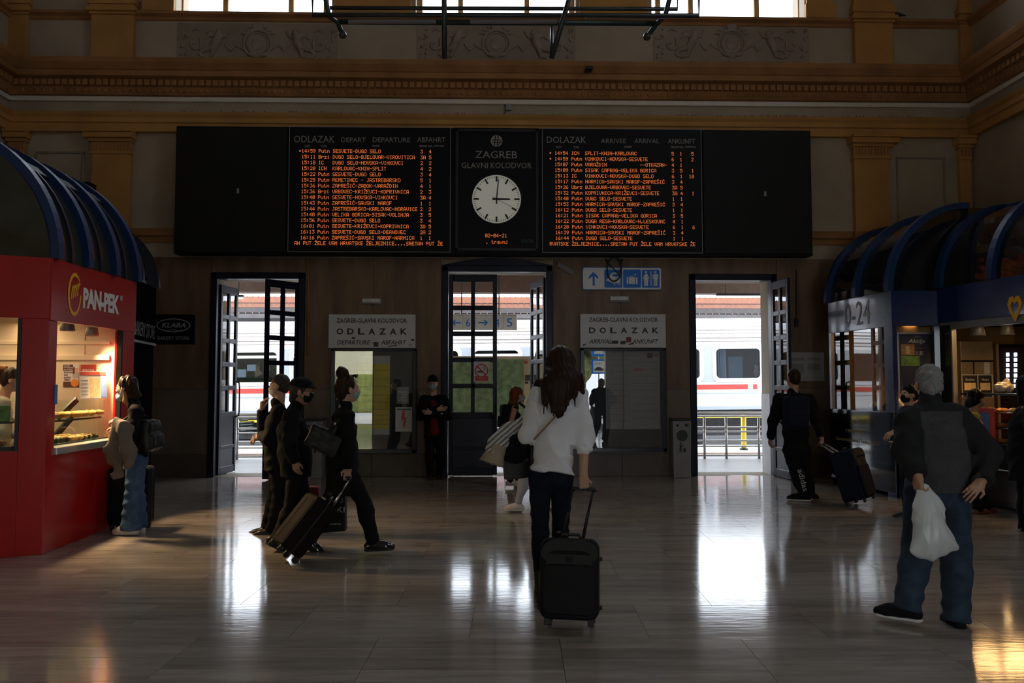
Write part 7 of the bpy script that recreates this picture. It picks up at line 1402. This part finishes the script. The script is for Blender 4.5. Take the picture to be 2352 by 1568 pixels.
# striped lining
ms = mat('striped_lining', (.6, .6, .58), .85, var=.1); nt = ms.node_tree; N = nt.nodes; L = nt.links; wv = N.new('ShaderNodeTexWave'); wv.inputs['Scale'].default_value = 11; wv.inputs['Distortion'].default_value = 2.; tc = N.new('ShaderNodeTexCoord'); mp = N.new('ShaderNodeMapping'); mp.inputs['Rotation'].default_value = (0, -.86, 0); L.new(tc.outputs['Object'], mp.inputs[0]); L.new(mp.outputs[0], wv.inputs[0]); cr = N.new('ShaderNodeValToRGB'); cr.color_ramp.elements[0].color = (.14, .14, .15, 1); cr.color_ramp.elements[1].color = (.58, .58, .56, 1); cr.color_ramp.elements[0].position = .25; cr.color_ramp.elements[1].position = .4; L.new(wv.outputs[0], cr.inputs[0]); L.new(cr.outputs[0], N['Principled BSDF'].inputs['Base Color'])
def rrect(w, h, r, n=5):
    p = []
    for cx_, cy_, a0 in ((w / 2 - r, h - r, 0), (-w / 2 + r, h - r, 90), (-w / 2 + r, r, 180), (w / 2 - r, r, 270)):
        for i in range(n + 1): t = math.radians(a0 + 90 * i / n); p.append((cx_ + r * math.cos(t), cy_ + r * math.sin(t)))
    return p
def suitcase(label, gpx, yaw, tilt, Wd, H, D, mt, hand, style, bar='dark_steel', four=False, gy=None):
    g = at_z(*gpx) if gy is None else Vector((at_y(gpx[0], gpx[1], gy).x, gy, 0)); Mx = Matrix.Translation(g) @ Matrix.Rotation(yaw, 4, 'Z') @ Matrix.Rotation(tilt, 4, 'Y')
    t = bpy.data.objects.new('suitcase', None); t.empty_display_size = .2; C.objects.link(t); t.matrix_world = Mx; ORG[t] = Vector((0, 0, 0)); tag(t, label, 'suitcase')
    z0 = .055
    b = MB().prism(rrect(Wd, H, .05 if style != 'soft' else .06), (-.0, 0, z0), Y3, Z3, (-D, 0, 0)).build('body', mt, t, bevel=.03 if style != 'soft' else .022, seg=3, local=True)
    if style == 'soft':
        f = MB().prism(rrect(Wd * .9, H * .62, .05), (-D + .002, 0, z0 + .03), Y3, Z3, (-.035, 0, 0)).build('front_pocket', mt, t, bevel=.015, seg=3, local=True)
        arch = MB(); o_, i_ = rrect(Wd * .98, H * .98, .1, 8), rrect(Wd * .80, H * .84, .07, 8)
        up = [p for p in o_ if p[1] > H * .35]; dn = [(p[0], p[1]) for p in i_ if p[1] > H * .35]
        arch.prism(sorted([p for p in up if p[0] >= 0], key=lambda p: (p[1], -p[0])) + sorted([p for p in up if p[0] < 0], key=lambda p: (-p[1], -p[0])) + sorted([p for p in dn if p[0] < 0], key=lambda p: (p[1], p[0])) + sorted([p for p in dn if p[0] >= 0], key=lambda p: (-p[1], p[0])), (-D + .004, 0, z0), Y3, Z3, (-.022, 0, 0)); arch.build('trim_arch', 'case_grey', t, local=True, bevel=.004)
        MB().prism([(-Wd * .40, H * .66), (Wd * .40, H * .66), (Wd * .39, H * .80), (-Wd * .39, H * .80)], (-D + .004, 0, z0), Y3, Z3, (-.026, 0, 0)).build('label_band', 'case_grey', t, local=True, bevel=.006)
        MB().prism([(-.02, H * .70), (.02, H * .70), (.02, H * .77), (-.02, H * .77)], (-D - .022, 0, z0), Y3, Z3, (-.005, 0, 0)).build('badge', 'case_black', t, local=True)
        for zz in (.15, .75): MB().cyl((-D * .5, -Wd / 2 - .0, z0 + H * zz), (-D * .5, -Wd / 2 - .018, z0 + H * zz), .014, n=10).build('side_stud', 'rubber', t, local=True)
    elif style == 'shell':
        for q in (-.26, .26): MB().box(-D - .004, -D + .004, q * Wd - .055, q * Wd + .055, z0 + .05, z0 + H - .05).build('shell_rib', mt, t, bevel=.006, local=True)
        MB().prism(rrect(Wd + .008, H + .008, .054), (-D / 2 + .006, 0, z0 - .004), Y3, Z3, (-.012, 0, 0)).build('zip_seam', 'rubber', t, local=True)
        MB().box(-D * .7, -D * .3, Wd / 2, Wd / 2 + .02, z0 + H * .42, z0 + H * .58).build('side_grip', 'rubber', t, bevel=.008, local=True)
    m = MB(); m.tube([(-D * .5, -.06, z0 + H - .004), (-D * .5, -.055, z0 + H + .022), (-D * .5, .055, z0 + H + .022), (-D * .5, .06, z0 + H - .004)], .011, 8); m.build('carry_handle', 'rubber', t, smooth=True, local=True)
    ys = (-Wd / 2 + .05, Wd / 2 - .05)
    for y in ys:
        for x in ((-.03, -D + .03) if four else (-.03,)):
            wl = MB(); wl.cyl((x, y - .014, .028), (x, y + .014, .028), .028, n=16); wl.build('wheel', 'rubber', t, local=True, bevel=.004); wl = MB(); wl.box(x - .022, x + .022, y - .02, y + .02, .028, z0 + .012); wl.build('wheel_housing', 'rubber', t, local=True, bevel=.005)
    if not four:
        for y in ys: MB().box(-D + .01, -D + .04, y - .02, y + .02, .02, z0 + .01).build('foot', 'rubber', t, bevel=.005, local=True)
    if hand is not None:
        h = Mx.inverted() @ Vector(hand); w2 = min(.1, Wd * .19); top = h.z
        for s_ in (-1, 1):
            m = MB(); m.tube([(-.03, s_ * w2, z0 + H - .02), (lerp(-.03, h.x, .5), s_ * w2 + h.y * .5, z0 + H + (top - z0 - H) * .5)], .0115, 8); m.build('handle_tube', bar, t, smooth=True, local=True); m = MB(); m.tube([(lerp(-.03, h.x, .45), s_ * w2 + h.y * .45, z0 + H + (top - z0 - H) * .45), (h.x, s_ * w2 + h.y, top)], .009, 8); m.build('handle_tube', bar, t, smooth=True, local=True)
        m = MB(); m.tube([(h.x, h.y - w2 - .012, top - .02), (h.x, h.y - w2 - .008, top), (h.x, h.y + w2 + .008, top), (h.x, h.y + w2 + .012, top - .02)], .015, 8); m.build('grip', 'rubber', t, smooth=True, local=True)
    return t
def gripc(p, side, off=(0, 0, 0)): d, n = p.hands[side][0], p.hands[side][1]; return Vector(p.L) + Vector(p.j['wr' + side] + d * .095 * p.k + n * .018) + Vector(off)
suitcase('black soft suitcase with grey arch trim behind the woman in white', (1312, 1437), Rr(90 - 10), Rr(11), .375, .50, .22, 'case_black', gripc(woman, 'R'), 'soft', 'case_black')
suitcase('dark brown hard trolley case pulled by the woman with bun', (668, 1290), Rr(30), Rr(40), .38, .52, .23, 'case_brown', gripc(bun, 'R'), 'shell', 'steel', True)
suitcase('large black hard suitcase standing behind the woman in jeans', (310, 1207), Rr(94), 0, .42, .62, .24, 'case_shell', None, 'shell', 'steel', True, gy=8.8)
suitcase('navy soft suitcase pulled by the man with backpack', (1952, 1160), Rr(90 + 50), Rr(15), .50, .64, .28, 'case_navy', gripc(bpm, 'R'), 'soft', 'steel')
# ---- plastic bag in the old man's hand
J = old.J; hd = old.j['wrL'] + old.hands['L'][0] * .085 + old.hands['L'][1] * .015; S = SDF(); sc_ = (1, .55, 1)
b0 = J(2130, 1180, -.26); b1 = J(2142, 1236, -.26); S.cone(hd, b0, .022, .085, .04, sc_); S.cone(hd + V(.03, 0, 0), J(2142, 1150, -.25), .03, .05, .03, sc_); S.cone(b0, b1, .085, .125, .05, sc_); S.cone(b1, J(2198, 1254, -.26), .09, .012, .04, sc_); S.cone(b1, J(2102, 1268, -.26), .08, .02, .04, sc_); S.cone(J(2110, 1262, -.26), J(2165, 1256, -.26), .045, .04, .03, sc_)
def fan(X, Y, Z):
    a = np.arctan2(X - hd[0], hd[2] + .05 - Z); r = np.sqrt((X - hd[0]) ** 2 + (Z - hd[2]) ** 2); w_ = np.clip((r - .03) * 8, 0, 1); return w_ * (.011 * (.5 - np.abs(np.sin(a * 8 + .9 * np.sin(r * 9)))) + .004 * (.5 - np.abs(np.sin(a * 19 + r * 10))))
S.disp = fan; pb = S.build('plastic_bag', 'plastic_white', None, .008, loc=old.L, label='crumpled white plastic bag hanging from the grey haired man\'s hand', cat='bag')
# ---- things over the white-shirted woman's left arm
J = woman.J; a0 = J(1206, 968, .14)
S = SDF(); S.chain([a0, J(1172, 985, .12), J(1146, 1012, .1), J(1134, 1030, .09)], [.045, .05, .062, .062], .03, (1, .7, 1)); S.disp = creases(.010, (40, 30, 40), 6); bj = S.build('light_jacket', 'striped_lining', None, .009, loc=woman.L, label='beige jacket with striped lining over the woman\'s left arm', cat='jacket')
c0, c1 = Vector(J(1147, 1012, .1)), Vector(J(1129, 1064, .08)); ln_ = (c1 - c0).length; m = MB(); m.lathe([(.050, 0), (.066, .012), (.070, ln_ * .5), (.068, ln_ * .55), (.093, ln_), (.086, ln_ + .002), (.06, ln_ * .5)], c0, 24, c1 - c0)
for i, p in enumerate(m.v): d_ = p - c0; p.y = c0.y + d_.y * .7; p.x += .004 * math.sin(i * 1.9); p.z += .004 * math.sin(i * 2.7)
m.build('cuff', 'beige_cloth', bj, smooth=True, local=True)
S = SDF(); S.chain([J(1208, 985, .16), J(1188, 1010, .15), J(1176, 1036, .13), J(1190, 1048, .13)], [.05, .085, .07, .05], .04, (1, .7, 1)); S.disp = creases(.011, (30, 30, 30), 4); S.build('black_jacket', 'cloth_black', None, .01, loc=woman.L, label='black jacket bundled under the striped beige one', cat='jacket')
tb_ = thing('shopping_bag', woman.L + Vector(J(1186, 1100, .22)), 'dark printed paper shopping bag lettered TEZENIS', 'bag'); rt = Vector((.93, .3, .10)).normalized(); up = (Z3 - rt * rt.dot(Z3)).normalized(); nn = rt.cross(up); c = Vector(woman.L) + Vector(J(1186, 1052, .24))
MB().obox(c, (.20, .09, .30), rt, nn, up).build('bag_body', 'bag_print', tb_, bevel=.006)
fr_ = c + nn * .047; text('TEZENIS', fr_ - rt * .045 - up * .03, rt, up, 'print_white', tb_, w=.135, h=.026, name='lettering'); text('ONLINE', fr_ + rt * .02 + up * .06, rt, up, 'print_white', tb_, w=.07, h=.016)
m = MB(); m.tube([c + up * .15 - rt * .05, c + up * .23 - rt * .03, c + up * .23 + rt * .03, c + up * .15 + rt * .05], .005, 6); m.build('bag_handle', 'cloth_black', tb_, smooth=True)
# crossbody bag
hb = thing('crossbody_bag', woman.L + Vector(J(1228, 1060, .2)), 'small crossbody bag with tan strap across the white shirt', 'bag'); o = Vector(woman.L)
m = MB(); m.tube([o + Vector(J(*q)) for q in ((1330, 892, .05), (1318, 905, -.10), (1292, 936, -.155), (1268, 965, -.145), (1244, 990, -.115), (1228, 1008, -.04), (1222, 1020, .06))], .007, 6); m.build('strap', 'strap_tan', hb, smooth=True)
MB().obox(o + Vector(J(1226, 1045, .15)), (.07, .2, .16)).build('pouch', 'leather_black', hb, bevel=.02, seg=3)
# ---- jacket over the kiosk woman's arm
J = kw.J; S = SDF(); S.chain([J(268, 970, -.24), J(284, 978, -.27), J(296, 985, -.26)], [.05, .06, .04], .03, (1, .8, 1)); S.chain([J(268, 985, -.25), J(258, 1030, -.25), J(258, 1060, -.25)], [.055, .065, .05], .03, (1, .75, 1)); S.chain([J(284, 990, -.3), J(293, 1035, -.3), J(296, 1062, -.3)], [.055, .07, .055], .03, (1, .7, 1)); S.chain([J(280, 1010, -.24), J(272, 1060, -.24), J(270, 1088, -.24)], [.06, .05, .055], .03, (1, .7, 1)); S.disp = creases(.014, (40, 40, 12), 10)
S.build('grey_jacket', 'taupe_cloth', None, .009, loc=kw.L, label='taupe jacket draped over the waiting woman\'s forearm', cat='jacket')
def backpack(p, c, w_, h_, d_, mt, label, cat='backpack', R=None, patch=None):
    R = p.R if R is None else R; S = SDF(); S.rbox(c, (w_ / 2 - .05, d_ / 2 - .05, h_ / 2 - .06), .05, .02, R); S.rbox(c - R @ V(0, d_ / 2, h_ * .16), (w_ * .36, .015, h_ * .16), .02, .015, R); S.disp = folds(.003, (30, 30, 20), 3)
    t = S.build('backpack', mt, None, .01, loc=p.L, label=label, cat=cat)
    for s_ in (-1, 1):
        m = MB(); m.tube([Vector(c + R @ V(s_ * w_ * .25, d_ / 2, h_ * .4)), Vector(c + R @ V(s_ * w_ * .3, d_ / 2 + .1, h_ * .5 + .02)), Vector(c + R @ V(s_ * w_ * .36, d_ / 2 + .24, h_ * .3)), Vector(c + R @ V(s_ * w_ * .4, d_ / 2 + .2, -h_ * .1)), Vector(c + R @ V(s_ * w_ * .36, d_ / 2, -h_ * .35))], .012, 6); m.build('shoulder_strap', 'case_grey', t, smooth=True, local=True)
    m = MB(); m.tube([Vector(c + R @ V(-.04, d_ / 2 - .03, h_ / 2 - .01)), Vector(c + R @ V(-.03, d_ / 2 - .02, h_ / 2 + .03)), Vector(c + R @ V(.03, d_ / 2 - .02, h_ / 2 + .03)), Vector(c + R @ V(.04, d_ / 2 - .03, h_ / 2 - .01))], .008, 6); m.build('grab_loop', 'case_grey', t, smooth=True, local=True)
    if patch is not None: m = MB(); m.obox(Vector(patch), (.05, .006, .06)); m.build('logo_patch', 'sign_white', t, local=True)
    return t
backpack(bpm, bpm.J(1828, 950, -.20), .34, .48, .18, 'cloth_navy', 'navy backpack worn by the man in black tracksuit', patch=bpm.J(1855, 972, -.305))
backpack(kw, kw.J(341, 1000, -.02), .27, .36, .16, 'leather_black', 'shiny black small backpack on the waiting woman\'s back')
backpack(girl, girl.J(1163, 958, 0), .30, .42, .17, 'cloth_black', 'dark backpack on the red haired girl')
# ---- bun woman's shoulder bag and shopping bag
J = bun.J; S = SDF(); c = J(748, 1012, -.12); RB = ry(.45); S.rbox(c, (.13, .05, .075), .035, .02, RB); S.cone(J(772, 985, -.16), J(752, 1000, -.13), .03, .05, .03); S.disp = folds(.004, (30, 30, 30), 5); sb = S.build('shoulder_bag', 'leather_black', None, .01, loc=bun.L, label='black leather shoulder bag of the woman with bun', cat='bag')
m = MB(); m.tube([Vector(J(728, 1012, -.12)), Vector(J(752, 990, -.16)), Vector(J(776, 968, -.2)), Vector(J(790, 948, -.15)), Vector(J(780, 965, .12))], .011, 6); m.build('strap', 'leather_black', sb, smooth=True, local=True); m = MB(); m.ball(Vector(J(770, 973, -.215)), .014, 8, 6); m.build('buckle', 'watch', sb, smooth=True, local=True)
g = Vector(bun.L) + Vector(J(762, 1225, .2)); t = thing('carrier_bag', (g.x, g.y, g.z), 'black printed carrier bag in the striding woman\'s far hand', 'bag'); k_ = .22
hl = Vector(bun.L) + Vector(bun.j['wrL'] + bun.hands['L'][0] * .09); MB().prism([(-.12, .0), (.13, .02), (.12, .40), (-.09, .38)], (g.x, g.y, g.z), X3, Z3, (0, .1, 0)).build('bag_body', 'leather_black', t, bevel=.012)
text('EKI', (g.x + .0, g.y - .003, g.z + .2), X3, Z3, 'print_white', t, w=.12, h=.05); text('SU', (g.x + .03, g.y - .003, g.z + .29), X3, Z3, 'print_white', t, w=.07, h=.045); text('www', (g.x - .03, g.y - .003, g.z + .08), X3, Z3, 'print_white', t, w=.12, h=.018)
for s_ in (-.06, .06): m = MB(); m.tube([(g.x + s_, g.y + .05, g.z + .38), (lerp(g.x, hl.x, .8) + s_ * .3, g.y + .05, lerp(g.z + .38, hl.z, .8)), hl], .006, 5); m.build('bag_handle', 'leather_black', t, smooth=True)
g = Vector(capman.L) + Vector(capman.J(716, 1165, .2)); t = thing('red_bag', (g.x, g.y, g.z), 'small dark red bag in the capped man\'s far hand', 'bag'); MB().prism([(-.07, 0), (.08, 0), (.06, .2), (-.05, .2)], (g.x, g.y, g.z), X3, Z3, (0, .07, 0)).build('bag_body', 'bag_red', t, bevel=.012)
hl = Vector(capman.L) + Vector(capman.j['wrL'] + capman.hands['L'][0] * .09); m = MB(); m.tube([(g.x - .04, g.y + .035, g.z + .2), hl, (g.x + .05, g.y + .035, g.z + .2)], .005, 5); m.build('bag_handle', 'bag_red', t)

# ---- pigeon on the ledge of the right-hand pedestal
mat('pigeon', (.06, .065, .075), .7, var=.3, scale=25)
q = at_y(2058, 40, W - .07); q.z = Z(38); S = SDF(); S.cone((-.05, 0, .085), (.06, 0, .075), .05, .035, .02); S.cone((.06, 0, .075), (.17, 0, .06), .03, .012, .02, (1, 1.4, .5)); S.cone((-.07, 0, .10), (-.09, 0, .155), .028, .022, .02); S.ball((-.098, 0, .165), .024, .01); S.cone((-.118, 0, .165), (-.14, 0, .158), .007, .003, .004)
pg_ = S.build('pigeon', 'pigeon', None, .006, loc=q, label='dark pigeon sitting on the ledge beside the right pilaster', cat='pigeon')
for y in (-.02, .02): m = MB(); m.tube([(-.01, y, .05), (-.01, y, .012), (-.035, y, .004)], .005, 5); m.build('leg', 'red_print', pg_, local=True)
